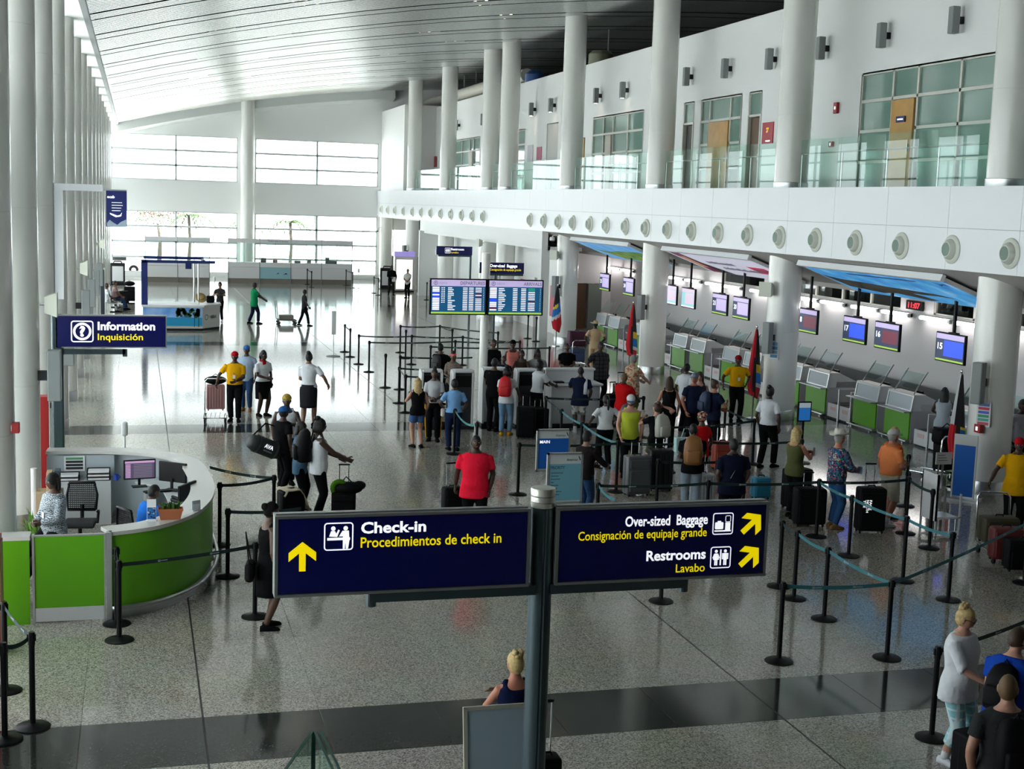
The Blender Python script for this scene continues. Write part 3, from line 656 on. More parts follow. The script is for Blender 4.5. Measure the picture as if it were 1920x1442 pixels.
# ducts above the far mezzanine wall
t = thing('air_duct', 'cream air duct above the far mezzanine wall', 'duct', (19.2, 80, 11.75))
MB().tube([(-1.0, 13, 0.05), (-0.4, 9, 0.3), (0, 6, 0.42), (0, -12, 0.42)], 0.34, 16).build('pipe', M('duct_cream', (0.6, 0.58, 0.5), 0.5), t, 'auto')
for yy in (5, 2, -1, -4): MB().cyl((0, yy, 0.7), (0, yy, 1.6), 0.025, n=8).build('hanger', GREYM, t)
t = thing('pump_tank', 'blue tank peeking over the mezzanine wall', 'tank', (19.3, 66.9, 11.6)); MB().tube([(0, 0, 0.05), (0, 0, 0.5), (0, 0, 0.68)], [0.5, 0.5, 0.3], 20).build('tank_body', M('tank_blue', (0.02, 0.10, 0.30), 0.4), t, 'auto'); MB().bb((-0.5, -0.5, 0), (0.5, 0.5, 0.05)).build('tank_base', GREYM, t)
t = thing('roof_fan', 'olive fan housing above the mezzanine wall', 'fan', (19.4, 57.0, 11.6)); MB().tube([(0, 0, 0), (0, 0, 0.55), (0, 0, 0.7)], [0.55, 0.55, 0.4], 20).build('fan_housing', M('olive_metal', (0.18, 0.19, 0.13), 0.5), t, 'auto'); MB().cyl((0.2, -0.3, 0.6), (0.2, -0.3, 1.6), 0.03).build('hanger', GREYM, t)
# ---- ceiling downlights in the slots
LMP = M('downlight_glow', (1.0, 0.86, 0.62), 0.4, emit=9)
D0 = None
for k in range(3, 15):
    for sgn in (-1, 1):
        for j, xx in enumerate((0.5, 5.0, 9.5, 14.0) if k % 2 else (2.6, 7.2, 11.8, 16.0)):
            if (k + j) % 2: continue
            yy = 18.8+4.83*k+0.65*sgn; xx2 = xx+0.25*sgn; sl = (ceilz(xx2+0.3)-ceilz(xx2-0.3))/0.6
            lb_ = 'warm twin downlight, %s from the low eave in ceiling slot %s from the camera' % (ORD[j], ORD[2*k-6+(sgn > 0)] if 2*k-6+(sgn > 0) < 20 else 'twenty-'+ORD[2*k-26+(sgn > 0)])
            if D0 is None:
                D0 = thing('ceiling_downlight', lb_, 'downlight', (xx2, yy, ceilz(xx2)+0.03), 0, 'recessed ceiling downlights')
                MB().bb((-0.45, -0.07, 0.0), (0.45, 0.07, 0.10)).build('housing', ALU, D0)
                for dx in (-0.2, 0.2): MB().lathe([(0.055, -0.012), (0.055, 0.0)], 12, (dx, 0, 0)).build('lens', LMP, D0)
                D0.rotation_euler = (0, -math.atan(sl), 0)
            else:
                c = dup(D0, (xx2, yy, ceilz(xx2)+0.03), label=lb_); c.rotation_euler = (0, -math.atan(sl), 0)
# ================================================================ check-in hall furniture
UPP = M('pale_blue_grey_panel', (0.46, 0.52, 0.56), 0.35); RUB = M('black_rubber_belt', (0.035, 0.035, 0.036), 0.6); WPAN = M('white_laminate', (0.72, 0.72, 0.73), 0.4)
PINK = M('pale_pink_label', (0.75, 0.5, 0.5), 0.6)
GREYB = M('desk_side_grey', (0.40, 0.40, 0.42), 0.45)
def make_desk():
    t = thing('checkin_desk', 'x', 'check-in desk', (0, 0, 0), 0, 'green check-in desks')
    MB().bb((0.04, -0.60, 0.10), (0.95, 0.60, 0.82)).bb((0.30, -0.6, 0.82), (0.95, 0.6, 0.98)).bb((0.10, -0.58, 0), (0.9, 0.58, 0.1)).build('body', GREYB, t)
    for ya, yb in ((-0.6, -0.57), (0.57, 0.6)): MB().prism([(0.06, 0.82), (0.12, 1.20), (0.45, 1.20), (0.95, 0.98), (0.95, 0.82)], lambda u, v: (u, ya, v), lambda u, v: (u, yb, v)).build('side_panel', LGREY, t)
    MB().bb((0.0, -0.58, 0.10), (0.04, 0.58, 0.78)).build('front_panel', GREEN, t)
    MB().bb((-0.20, -0.64, 0.79), (0.06, 0.64, 0.815)).build('bag_shelf', STEEL, t)
    R = Matrix.Rotation(radians(9), 3, 'Y')
    MB().rbox((0.075, 0, 1.0), (0.03, 1.10, 0.36), 0.02, mat=R).build('upper_panel', UPP, t)
    f = MB()
    for yy in (-0.575, 0.575): f.box((0.07, yy, 1.0), (0.045, 0.05, 0.40), mat=R)
    for zz in (0.815, 1.19): f.box((0.04+(zz-0.8)*0.16, 0, zz), (0.045, 1.2, 0.035), mat=R)
    f.build('panel_frame', ALU, t)
    MB().bb((0.08, -0.6, 1.20), (0.42, 0.6, 1.225)).build('worktop', BEIGE, t)
    MB().tube([(-0.10, -0.66, 0.07), (-0.10, 0.66, 0.07)], 0.03, 8).bb((-0.1, -0.5, 0.0), (0.1, -0.45, 0.07)).bb((-0.1, 0.45, 0.0), (0.1, 0.5, 0.07)).build('bumper_rail', STEEL, t)
    for yy in (-0.45, 0.45): MB().tube([(0.16, yy, 1.22), (0.52, yy, 1.78)], 0.016, 8).build('screen_post', STEEL, t)
    MB().box((0.32, 0, 1.53), (0.008, 0.86, 0.46), mat=Matrix.Rotation(radians(33), 3, 'Y')).build('glass_screen', DGLASS, t)
    MB().box((0.72, 0.15, 1.13), (0.04, 0.30, 0.20), mat=Matrix.Rotation(radians(-12), 3, 'Y')).bb((0.70, 0.12, 0.98), (0.74, 0.18, 1.06)).build('terminal', BLACK, t)
    return t
def make_scale():
    t = thing('baggage_scale', 'x', 'baggage scale', (0, 0, 0), 0, 'baggage scales between check-in desks')
    MB().bb((0.02, -0.30, 0.05), (0.06, 0.30, 0.42)).build('front_panel', WPAN, t)
    MB().bb((0.06, -0.30, 0.0), (1.2, 0.30, 0.38)).build('body', DARK, t)
    MB().bb((0.06, -0.28, 0.38), (1.2, 0.28, 0.42)).build('belt', RUB, t)
    MB().bb((-0.01, -0.34, 0), (0.05, -0.30, 0.88)).bb((0.0, -0.34, 0.84), (1.15, -0.30, 0.88)).build('side_rail', ALU, t)
    MB().bb((0.012, -0.14, 0.24), (0.02, 0.14, 0.34)).build('label', PINK, t)
    MB().bb((1.15, -0.30, 0.42), (1.19, 0.30, 0.9)).build('dark_back', BLACK, t)  # black sheet stands in for the dark opening behind the belt
    return t
D0 = make_desk(); S0 = make_scale(); first = True
DY = [25.8, 27.3, 30.1, 31.7, 34.4, 36.0, 38.7, 40.3, 43.0, 44.6, 47.3, 48.9, 51.6, 53.2]
for i, yy in enumerate(DY):
    lb = 'green fronted check-in desk with glass screen, %s from the camera' % ORD[i]
    if i == 0: D0.location = (18.5, yy, 0); D0['label'] = lb
    else: dup(D0, (18.5, yy, 0), label=lb)
for i, k in enumerate(range(0, 14, 2)):
    for j, dy in enumerate((1.03, 1.69) if k < 12 else (1.03,)):
        lb = 'low white baggage scale with black belt, %s from the camera' % ORD[2*i+j]
        yy = DY[k+1]+dy
        if i == 0 and j == 0: S0.location = (18.5, yy, 0); S0['label'] = lb
        else: dup(S0, (18.5, yy, 0), label=lb)
t = thing('baggage_conveyor', 'long black baggage conveyor behind the check-in desks', 'conveyor', (19.95, 25, 0))
MB().bb((0, 0, 0), (0.8, 30, 0.6)).build('conveyor_body', GREYB, t); MB().bb((0.06, 0, 0.6), (0.74, 30, 0.65)).build('belt', RUB, t); MB().prism([(0.8, 0), (1.0, 0), (1.0, 1.0), (0.9, 1.0)], lambda u, v: (u, 0, v), lambda u, v: (u, 30, v)).build('splash_back', M('grey_conveyor_back', (0.10, 0.10, 0.10), 0.4), t)
# ---- hanging screens
def screen(yy, num, kind, lb):
    t = thing('hanging_screen', lb, 'screen', (18.0, yy, 2.65), 0, 'screens over the check-in desks')
    s = MB().rbox((0, 0, 0), (0.07, 1.16, 0.68), 0.01).build('screen', BLACK, t)
    MB().bb((0.03, -0.25, -0.2), (0.12, 0.25, 0.25)).build('back_box', BLACK, s)
    MB().bb((0.02, -0.03, 0.2), (0.08, 0.03, 1.24)).bb((0.0, -0.15, 0.33), (0.1, 0.15, 0.36)).build('pole', BLACK, t)
    mb = MB(); q = lambda a, b, c, d, mi, e=0.0: mb.add([(-0.037-e, a, b), (-0.037-e, c, b), (-0.037-e, c, d), (-0.037-e, a, d)], [(3, 2, 1, 0)], mi)
    q(-0.55, -0.31, 0.55, 0.31, 0); q(-0.55, -0.31, 0.55, -0.27, 3, .001); q(-0.55, 0.19, 0.55, 0.31, 1, .001)
    if kind == 'royal': q(-0.53, -0.2, 0.24, 0.16, 2, .001)
    elif kind == 'maroon': q(-0.52, -0.18, 0.2, 0.14, 4, .001)
    else: q(-0.53, -0.2, 0.24, 0.17, 1, .001)
    mats = [SCD, SCL, SCV, SCG, SCR] if kind != 'cyan' else [emis('screen_cyan', (0.25, 0.55, 0.58), 0.7), emis('screen_pinkish', (0.62, 0.5, 0.62), 0.7), SCV, SCW, SCR]
    mb.build('display', mats, s)
    if num: text_fit(num, 0.14, 0.2, SIGNW, t, t.location+Vector((-0.04, 0.49, -0.05)), 0.03, rot=(pi/2, 0, -pi/2))
for i, (yy, num, kind) in enumerate(((27.2, '15', 'royal'), (29.95, '16', 'maroon'), (31.55, '17', 'royal'), (34.15, '18', 'maroon'), (35.75, '19', 'lilac'), (38.5, '20', 'lilac'), (40.1, '21', 'lilac'), (42.7, '', 'cyan'), (44.3, '', 'cyan'), (48.55, '24', 'lilac'), (51.3, '25', 'lilac'))):
    screen(yy, num, kind, 'black hanging screen on a pole' + (' showing desk number ' + {'15': 'fifteen', '16': 'sixteen', '17': 'seventeen', '18': 'eighteen', '19': 'nineteen', '20': 'twenty', '21': 'twenty-one', '24': 'twenty-four', '25': 'twenty-five'}[num] if num else ' with pale cyan picture, %s one' % ('nearer' if yy < 43 else 'farther')))
# ---- tilted advertising panels under the mezzanine
def ad(yc, lb):
    t = thing('ceiling_advert', lb, 'advert panel', (16.62, yc, 4.34))
    sl = math.atan2(3.72-4.55, 18.5-16.3); R = Matrix.Rotation(-sl, 3, 'Y')
    t.rotation_euler = (0, -sl, 0)
    MB().bb((0, -3.3, -0.06), (1.9, 3.3, 0.02)).build('panel', WPAN, t)
    MB().bb((-0.05, -3.32, -0.09), (0.04, 3.32, 0.06)).build('front_trim', SIGNW if False else M('white_trim', (0.85, 0.87, 0.9), 0.4), t)
    return t
def adpoly(t, poly, mat, name='print', e=0.0): MB().prism([(u*1.9, -v*6.5+3.25) for u, v in poly], lambda u, v: (u, v, -0.061-e), lambda u, v: (u, v, -0.064-e)).build(name, mat, t)
a1 = ad(28.9, 'tilted advert panel with blue sea and dark rocks, nearest the camera')
adpoly(a1, rect(0.02, 0.01, 0.99, 0.99), ramp_mat('advert_sea', 'noise', [(0.3, (0.02, 0.20, 0.55)), (0.55, (0.08, 0.38, 0.72)), (0.75, (0.35, 0.58, 0.85))], 1.2, 0.4, const=False))
adpoly(a1, [(0.35, 0.02), (0.45, 0.12), (0.48, 0.25), (0.55, 0.40), (0.58, 0.55), (0.70, 0.72), (0.72, 0.80), (0.62, 0.70), (0.72, 0.52), (0.9, 0.62), (0.95, 0.55), (0.80, 0.38), (0.88, 0.25), (0.75, 0.05)], ramp_mat('advert_rock', 'noise', [(0.35, (0.012, 0.012, 0.012)), (0.6, (0.05, 0.045, 0.03))], 3, 0.5, const=False), 'coast_print', 0.004)
adpoly(a1, rect(0.14, 0.30, 0.18, 0.78), M('advert_blue_text', (0.05, 0.12, 0.45), 0.5), 'printed_line', 0.004); adpoly(a1, [(0.10, 0.90), (0.16, 0.93), (0.14, 0.96), (0.22, 0.97), (0.18, 0.94), (0.24, 0.91), (0.16, 0.915)], MATS['advert_blue_text'], 'bird_print', 0.004)
a2 = ad(38.5, 'tilted white advert panel with maroon band and red label')
adpoly(a2, rect(0.02, 0.01, 0.99, 0.99), M('advert_white', (0.62, 0.62, 0.74), 0.4)); adpoly(a2, rect(0.02, 0.04, 0.98, 0.16), M('advert_maroon', (0.12, 0.005, 0.04), 0.4), 'maroon_print', 0.004); adpoly(a2, [(0.02, 0.16), (0.98, 0.16), (0.98, 0.30), (0.5, 0.18)], M('advert_black', (0.015, 0.01, 0.015), 0.4), 'black_print', 0.004)
adpoly(a2, rect(0.25, 0.05, 0.75, 0.12), M('advert_skin', (0.45, 0.25, 0.12), 0.5), 'portrait_print', 0.006)
adpoly(a2, rect(0.42, 0.74, 0.72, 0.92), M('advert_red', (0.55, 0.02, 0.08), 0.4), 'label_print', 0.004)
DT = M('advert_dark_text', (0.08, 0.08, 0.14), 0.5)
random.seed(12)
for r_, (u0, n_) in enumerate(((0.38, 15), (0.62, 20))):
    for k_ in range(n_): v_ = 0.30+0.14*r_*0.4+0.021*k_; adpoly(a2, rect(u0+random.uniform(-0.02, 0.02), v_, u0+0.09, v_+0.012), DT, 'printed_letter', 0.004)
adpoly(a2, rect(0.50, 0.76, 0.64, 0.90), M('advert_pink', (0.6, 0.2, 0.28), 0.5), 'printed_line', 0.006)
a3 = ad(48.3, 'tilted advert panel with green hills and blue bay, farthest one')
adpoly(a3, rect(0.02, 0.01, 0.99, 0.99), ramp_mat('advert_bay', 'noise', [(0.3, (0.05, 0.30, 0.70)), (0.7, (0.25, 0.50, 0.80))], 1.0, 0.4, const=False)); adpoly(a3, [(0.45, 0.08), (0.55, 0.30), (0.45, 0.45), (0.40, 0.70), (0.35, 0.9), (0.45, 0.99), (0.95, 0.99), (0.92, 0.3)], ramp_mat('advert_hill', 'noise', [(0.35, (0.05, 0.13, 0.04)), (0.5, (0.12, 0.24, 0.06)), (0.65, (0.25, 0.33, 0.10))], 2.5, 0.5, const=False), 'hill_print', 0.004)
for _m in ('advert_sea', 'advert_rock', 'advert_white', 'advert_maroon', 'advert_skin', 'advert_red', 'advert_bay', 'advert_hill'):      # glow added to the prints to brighten the dim underside
    _b = MATS[_m].node_tree.nodes['Principled BSDF']; _b.inputs['Emission Strength'].default_value = 0.45
    if _b.inputs['Base Color'].is_linked: MATS[_m].node_tree.links.new(_b.inputs['Base Color'].links[0].from_socket, _b.inputs['Emission Color'])
    else: _b.inputs['Emission Color'].default_value = _b.inputs['Base Color'].default_value
# ---- fluorescent tubes
TUBE = M('fluorescent_glow', (1, 0.97, 0.94), 0.4, emit=11)
for i, (a, b) in enumerate(((30.60, 31.75), (32.02, 33.43), (34.05, 35.47), (35.73, 37.24), (37.77, 39.18), (39.45, 40.69), (40.95, 42.37), (42.99, 44.40), (45.29, 46.70), (46.88, 48.38), (49.00, 50.42), (50.68, 52.10), (56.43, 57.93), (58.11, 59.62), (26.80, 28.30), (28.66, 30.07))):
    t = thing('tube_light', 'glowing fluorescent tube on the check-in back wall, %s in the line' % ORD[i], 'tube light', (21.05, a, 2.84), 0, 'fluorescent tubes on the check-in back wall')
    MB().tube([(0, 0.05, 0), (0, b-a-0.05, 0)], 0.05, 10).build('tube', TUBE, t, True)
    MB().bb((0.05, -0.08, -0.04), (0.1, b-a+0.05, 0.06)).bb((-0.03, -0.08, -0.04), (0.1, 0.05, 0.05)).bb((-0.03, b-a-0.05, -0.04), (0.1, b-a+0.05, 0.05)).bb((0.08, 0.1, -0.06), (0.145, 0.2, -0.02)).build('housing', ALU, t)
t = thing('digital_clock', 'red digital clock on the check-in back wall between windows', 'clock', (21.14, 33.85, 3.14)); MB().rbox((0, 0, 0), (0.06, 0.85, 0.26), 0.01).build('case', BLACK, t); text_fit('11:07', 0.15, 0.6, MATS['led_red'], t, t.location+Vector((-0.034, 0.3, -0.075)), 0.03, rot=(pi/2, 0, -pi/2))
# ---- flags on poles
FK = dict(k=M('flag_black', (0.012, 0.012, 0.014), 0.8), b=M('flag_blue', (0.02, 0.20, 0.62), 0.8), w=M('flag_white', (0.7, 0.7, 0.72), 0.8), r=M('flag_red', (0.6, 0.01, 0.02), 0.8), y=M('flag_yellow', (0.85, 0.55, 0.03), 0.8))
def flag(loc, lb, scheme, top=2.45):
    t = thing('flag', lb, 'flag', (*loc, 0))
    MB().cyl((0, 0, 0.0), (0, 0, top), 0.018, n=10).build('pole', M('flag_pole_grey', (0.3, 0.3, 0.3), 0.3, 0.6), t, True)
    MB().ell((0, 0, top+0.02), (0.035, 0.035, 0.045)).build('finial', CHROME, t, True); MB().lathe([(0.16, 0), (0.16, 0.03), (0.03, 0.06)], 20).build('base', CHROME, t, 'auto')
    nz, na = 34, 28; mb = MB(); zt, zb = top-0.04, 0.62
    rings = []
    for i in range(nz):
        f = i/(nz-1); z = zt+(zb-zt)*f; w = 0.03+0.20*f**0.8*(1-0.5*max(0, f-0.8)/0.2); d = 0.025+0.07*f
        rings.append([(w*cos(2*pi*j/na)*(1+0.15*sin(5*2*pi*j/na)), d*sin(2*pi*j/na)*(1+0.3*sin(4*2*pi*j/na+f*2)), z-0.08*f*cos(2*pi*j/na)) for j in range(na)])
    mb.ring_loft(rings)
    order = ['k', 'b', 'w', 'r', 'y']; ms = []
    for fi in range(len(mb.f)):
        if fi >= (nz-1)*na: ms.append(3); continue
        f = (fi//na)/(nz-1); a = 2*pi*(fi % na+0.5)/na; cx = cos(a)
        if scheme == 0: c = 'k' if f+0.08*cx < 0.38 else 'y' if f+0.08*cx < 0.46 and cx < 0.2 else 'b' if f+0.1*cx < 0.62 else 'w' if f+0.1*cx < 0.70 else 'r'
        else:
            c = 'r' if cx < -0.35+0.1*sin(f*7) else 'k'
            if f > 0.5 and cx > 0.1: c = 'y' if 0.5 < f < 0.62 else 'b' if f < 0.78 else 'w' if f < 0.84 else 'r'
            if scheme == 2 and f < 0.6: c = 'k' if cx > -0.6 else 'w'
        ms.append(order.index(c))
    mb.m = ms
    mb.build('cloth', [FK[c] for c in order], t, True)
flag((16.25, 52.0), 'furled black, blue, white and red flag beside the far check-in column', 0)
flag((16.08, 42.85), 'furled red and black flag with a sun beside the second check-in column', 1)
flag((16.2, 33.6), 'furled black and red flag against the check-in column near porter', 1, 2.5)
flag((16.45, 24.4), 'furled dark flag beside the blue banner and the large column', 2, 2.45)
# ---- notices on columns
def notice(loc, rz, w, h, cols, lb):
    t = thing('notice', lb, 'notice', loc, rz); MB().bb((-0.006, -w/2, -h/2), (0, w/2, h/2)).build('sheet', SIGNW if False else M('paper_white', (0.8, 0.8, 0.82), 0.6), t)
    for i, c in enumerate(cols):
        z1 = h/2-0.02-i*(h-0.04)/len(cols); z0 = z1-(h-0.04)/len(cols)*0.75
        MB().bb((-0.008, -w/2+0.03, z0), (-0.006, w/2-0.03, z1)).build('print_block', M('notice_%d_%d_%d' % tuple(int(v*99) for v in c), c, 0.6), t)
notice((16.62, 23.80, 1.66), radians(38), 0.28, 0.50, [(0.1, 0.2, 0.5), (0.6, 0.05, 0.1), (0.1, 0.15, 0.6), (0.05, 0.4, 0.2), (0.1, 0.45, 0.35), (0.6, 0.1, 0.15)], 'colourful notice taped to the big column by the dark flag')
notice((16.64, 33.40, 1.9), radians(40), 0.26, 0.48, [(0.2, 0.4, 0.6), (0.1, 0.3, 0.55), (0.3, 0.5, 0.6), (0.1, 0.3, 0.5)], 'blue and white notice taped to the check-in column')
# ---- kiosks
def kiosk(x, y, lb, dark=True, w=0.54):
    t = thing('checkin_kiosk', lb, 'kiosk', (x, y, 0))
    p = [(-0.02, 0.0), (0.0, 0.06), (0.02, 1.05), (-0.03, 1.40), (0.06, 1.48), (0.30, 1.48), (0.36, 1.40), (0.42, 0.9), (0.42, 0.0)]
    for s in (-1, 1): MB().prism(p, lambda u, v: (s*w/2, u, v), lambda u, v: (s*(w/2-0.05), u, v)).build('side_panel', WPAN, t)
    MB().prism([(0.06, 0.1), (0.05, 1.36), (0.08, 1.42), (0.30, 1.42), (0.36, 0.1)], lambda u, v: (-w/2+0.05, u, v), lambda u, v: (w/2-0.05, u, v)).build('body', M('kiosk_dark', (0.028, 0.032, 0.036), 0.35) if dark else LGREY, t)
    MB().rbox((0, 0.18, 1.45), (w-0.06, 0.36, 0.07), 0.03).build('top', WPAN, t)
    MB().bb((-w/2-0.02, -0.03, 0), (w/2+0.02, 0.45, 0.07)).build('plinth', DARK, t)
    MB().box((0, 0.035, 1.2), (w-0.16, 0.01, 0.28)).build('touch_screen', BLACK, t)
kiosk(7.02, 32.6, 'white framed kiosk behind the uniformed officer')
kiosk(7.80, 32.5, 'white framed dark kiosk beside the woman in pale blue shirt')
kiosk(8.72, 32.95, 'white kiosk standing at the foot of the flight board pole', False, 0.62)
kiosk(9.50, 32.7, 'white framed dark kiosk between red backpack woman and agent')
t = thing('service_counter', 'white service counter where the agent in white shirt writes', 'counter', (10.12, 32.6, 0))
MB().bb((0.05, 0.0, 0.1), (1.25, 0.05, 1.05)).bb((0.0, 0, 0), (0.06, 0.6, 1.08)).bb((1.24, 0, 0), (1.30, 0.6, 1.08)).build('body', LGREY, t); MB().rbox((0.65, 0.28, 1.10), (1.42, 0.72, 0.06), 0.02).build('worktop', WPAN, t); MB().bb((0, 0.55, 0.1), (1.3, 0.6, 1.4)).rbox((0.65, 0.6, 1.43), (1.36, 0.22, 0.06), 0.02).build('raised_back', WPAN, t); MB().bb((0.05, -0.01, 0), (1.25, 0.5, 0.1)).build('plinth', DARK, t)
for k, (nm, c, dx) in enumerate((('tray', BLACK, 0.35), ('paper', M('mint_paper', (0.3, 0.6, 0.45), 0.7), 0.6), ('paper', M('paper_white'), 0.8))):
    t2 = thing(nm if k else 'document_tray', ('black document tray', 'mint paper form', 'white paper form')[k]+' on the white service counter', 'paper' if k else 'tray', (10.0+dx, 32.75, 1.135)); MB().bb((-0.12, -0.1, 0), (0.12, 0.1, 0.004+0.03*(k == 0))).build('sheet' if k else 'tray_body', c, t2, rz=0.2*k)
# ---- poster stands
def poster_stand(loc, w, z0, z1, lb, title, body, logo=True, lean=0.0):
    t = thing('poster_stand', lb, 'poster stand', (*loc, 0))
    fr = MB(); e = 0.035
    for a, b in (((-w/2, z0), (-w/2+e, z1)), ((w/2-e, z0), (w/2, z1)), ((-w/2, z1-e), (w/2, z1)), ((-w/2, z0), (w/2, z0+e))): fr.bb((a[0], -0.03, a[1]), (b[0], 0.03, b[1]))
    fr.build('frame', ALU, t); MB().bb((-w/2+e, -0.012, z0+e), (w/2-e, 0.012, z1-e)).build('poster', M('poster_paper', (0.62, 0.66, 0.66), 0.5), t)
    zz = z1-e-(z1-z0)*0.18
    MB().bb((-w/2+e, -0.016, z0+e+0.02), (w/2-e, -0.012, zz)).build('colour_field', body, t)
    if title: text_fit(title, 0.055, 0.20 if len(title) < 5 else 0.26, SIGNW if title == 'MAIN' else M('slate_text', (0.05, 0.09, 0.12), 0.6), t, t.location+Vector((-w/2+e+0.03, -0.018, zz-0.09)), 0.02)
    if logo:
        text_fit('American', 0.045, 0.20, M('logo_grey', (0.12, 0.13, 0.14), 0.6), t, t.location+Vector((w/2-0.30, -0.018, z1-e-0.11)), 0.01)
        flat([[(0, 0.05), (0.018, 0.05), (0.05, -0.02), (0.03, -0.02)]], M('logo_dark', (0.02, 0.03, 0.06), 0.5), t, t.location+Vector((w/2-0.088, -0.018, z1-e-0.08)), 'logo_mark')
    MB().bb((-0.02, 0.03, 0.03), (0.02, 0.06, z1-0.1)).build('pole', ALU, t); MB().rbox((0, 0.05, 0.015), (0.5, 0.36, 0.03), 0.01).build('base', DARK, t)
    return t
poster_stand((7.74, 24.7), 0.68, 0.50, 1.33, 'framed stand poster headed MAIN on deep blue', 'MAIN', M('poster_blue', (0.01, 0.13, 0.55), 0.4))
t = poster_stand((7.15, 22.1), 0.65, 0.46, 1.36, 'framed stand poster headed PRIORITY on pale blue', 'PRIORITY', M('poster_pale_blue', (0.18, 0.45, 0.56), 0.4))
for i, w in enumerate((0.22, 0.14, 0.17, 0.05, 0.14, 0.12, 0.2, 0.16, 0.1)): MB().bb((-0.25, -0.019, 1.0-0.055*i), (-0.25+w, -0.017, 1.012-0.055*i)).build('text_line', MATS['slate_text'], t)
# blank white board under the wayfinding sign
t = thing('notice_board', 'tilted pale board leaning on a stand beside the sign post', 'board', (3.06, 10.86, 0))
R = Matrix.Rotation(radians(-10), 3, 'X'); c = Vector((0, 0.06, 0.80))
fr = MB()
for dx in (-0.33, 0.33): fr.box(c+R @ Vector((dx, 0, 0)), (0.035, 0.03, 0.92), mat=R)
for dz in (-0.445, 0.445): fr.box(c+R @ Vector((0, 0, dz)), (0.69, 0.03, 0.035), mat=R)
fr.build('frame', M('beige_frame', (0.45, 0.44, 0.36), 0.4), t); MB().box(c, (0.63, 0.014, 0.86), mat=R).build('board', M('pale_blue_board', (0.36, 0.46, 0.54), 0.25), t)
MB().tube([(0, 0.22, 0.03), (0, 0.13, 1.0)], 0.02, 10).bb((-0.25, -0.08, 0), (0.25, 0.28, 0.03)).build('stand', BLACK, t)
# luggage sizer and banner near the big column
t = thing('luggage_sizer', 'white luggage sizer frame with notice beside the queue posts', 'luggage sizer', (13.48, 20.45, 0))
MB().bb((0, 0, 0.32), (0.025, 0.5, 1.12)).bb((0, 0, 0), (0.03, 0.03, 1.15)).bb((0, 0.47, 0), (0.03, 0.5, 1.15)).bb((0, 0, 1.12), (0.03, 0.5, 1.15)).build('side_panel', WPAN, t)
for i in range(4): MB().tube([(0.05+0.12*i, 0.02, 0.05), (0.05+0.12*i, 0.02, 0.36)], 0.01, 6).build('bar', CHROME, t)
MB().bb((0, 0, 0.36), (0.5, 0.03, 0.39)).bb((0, 0, 0.03), (0.5, 0.03, 0.05)).bb((0.47, 0, 0), (0.5, 0.03, 0.8)).bb((0.47, 0.47, 0), (0.5, 0.5, 0.8)).bb((0.0, 0.47, 0.77), (0.5, 0.5, 0.8)).bb((-0.15, 0.2, 0.05), (0.6, 0.23, 0.08)).build('frame', WPAN, t); MB().bb((0.03, 0.03, 0.36), (0.47, 0.47, 0.38)).build('tray', ALU, t)
t = thing('banner_stand', 'tall blue banner panel leaning near the dark flag', 'banner', (*(15.942, 23.332), 0), radians(-48))
MB().bb((-0.2, 0, 0.08), (0.2, 0.03, 1.30)).build('panel', M('poster_blue'), t); MB().bb((-0.22, -0.01, 1.12), (0.22, 0.035, 1.33)).bb((-0.23, -0.005, 0.05), (-0.2, 0.035, 1.33)).bb((0.2, -0.005, 0.05), (0.23, 0.035, 1.33)).build('frame', ALU, t); MB().bb((-0.35, -0.2, 0), (0.35, 0.22, 0.05)).build('base', ALU, t)
t = thing('lane_sign', 'small lane sign with blue screen on a black post', 'sign', (14.495, 27.422)); MB().rbox((0, 0, 1.18), (0.34, 0.05, 0.46), 0.01).bb((-0.02, 0.0, 0), (0.02, 0.03, 1.0)).lathe([(0.2, 0), (0.2, 0.02), (0.03, 0.04)], 20).build('frame', BLACK, t); MB().bb((-0.14, -0.03, 0.98), (0.14, -0.026, 1.27)).build('screen', emis('lane_blue', (0.02, 0.16, 0.5), 0.4), t); MB().bb((-0.14, -0.03, 1.27), (0.14, -0.026, 1.38)).build('heading', emis('lane_pale', (0.45, 0.55, 0.6), 0.3), t)
# ================================================================ queue posts and belts
BELT = M('dark_teal_belt', (0.004, 0.022, 0.022), 0.6); BELTB = M('light_teal_belt', (0.03, 0.17, 0.20), 0.55)
Q0 = None
def post(xy, lb):
    global Q0
    if Q0 is None:
        Q0 = thing('queue_post', lb, 'queue post', (*xy, 0), 0, 'black queue posts')
        MB().lathe([(0.18, 0), (0.18, 0.012), (0.165, 0.022), (0.07, 0.035), (0.035, 0.05)], 28).build('base', BLACKM, Q0, 'auto')
        MB().tube([(0, 0, 0.03), (0, 0, 0.93)], 0.031, 16, False).build('pole', BLACKM, Q0, True)
        MB().lathe([(0.036, 0.90), (0.036, 1.02), (0.030, 1.035), (0, 1.035)], 16).bb((-0.014, -0.045, 0.94), (0.014, 0.045, 1.01)).bb((-0.045, -0.014, 0.94), (0.045, 0.014, 1.01)).build('head', BLACK, Q0, 'auto')
        return Q0
    return dup(Q0, (*xy, 0), label=lb)
EM = M('belt_emblem_grey', (0.28, 0.36, 0.36), 0.6)
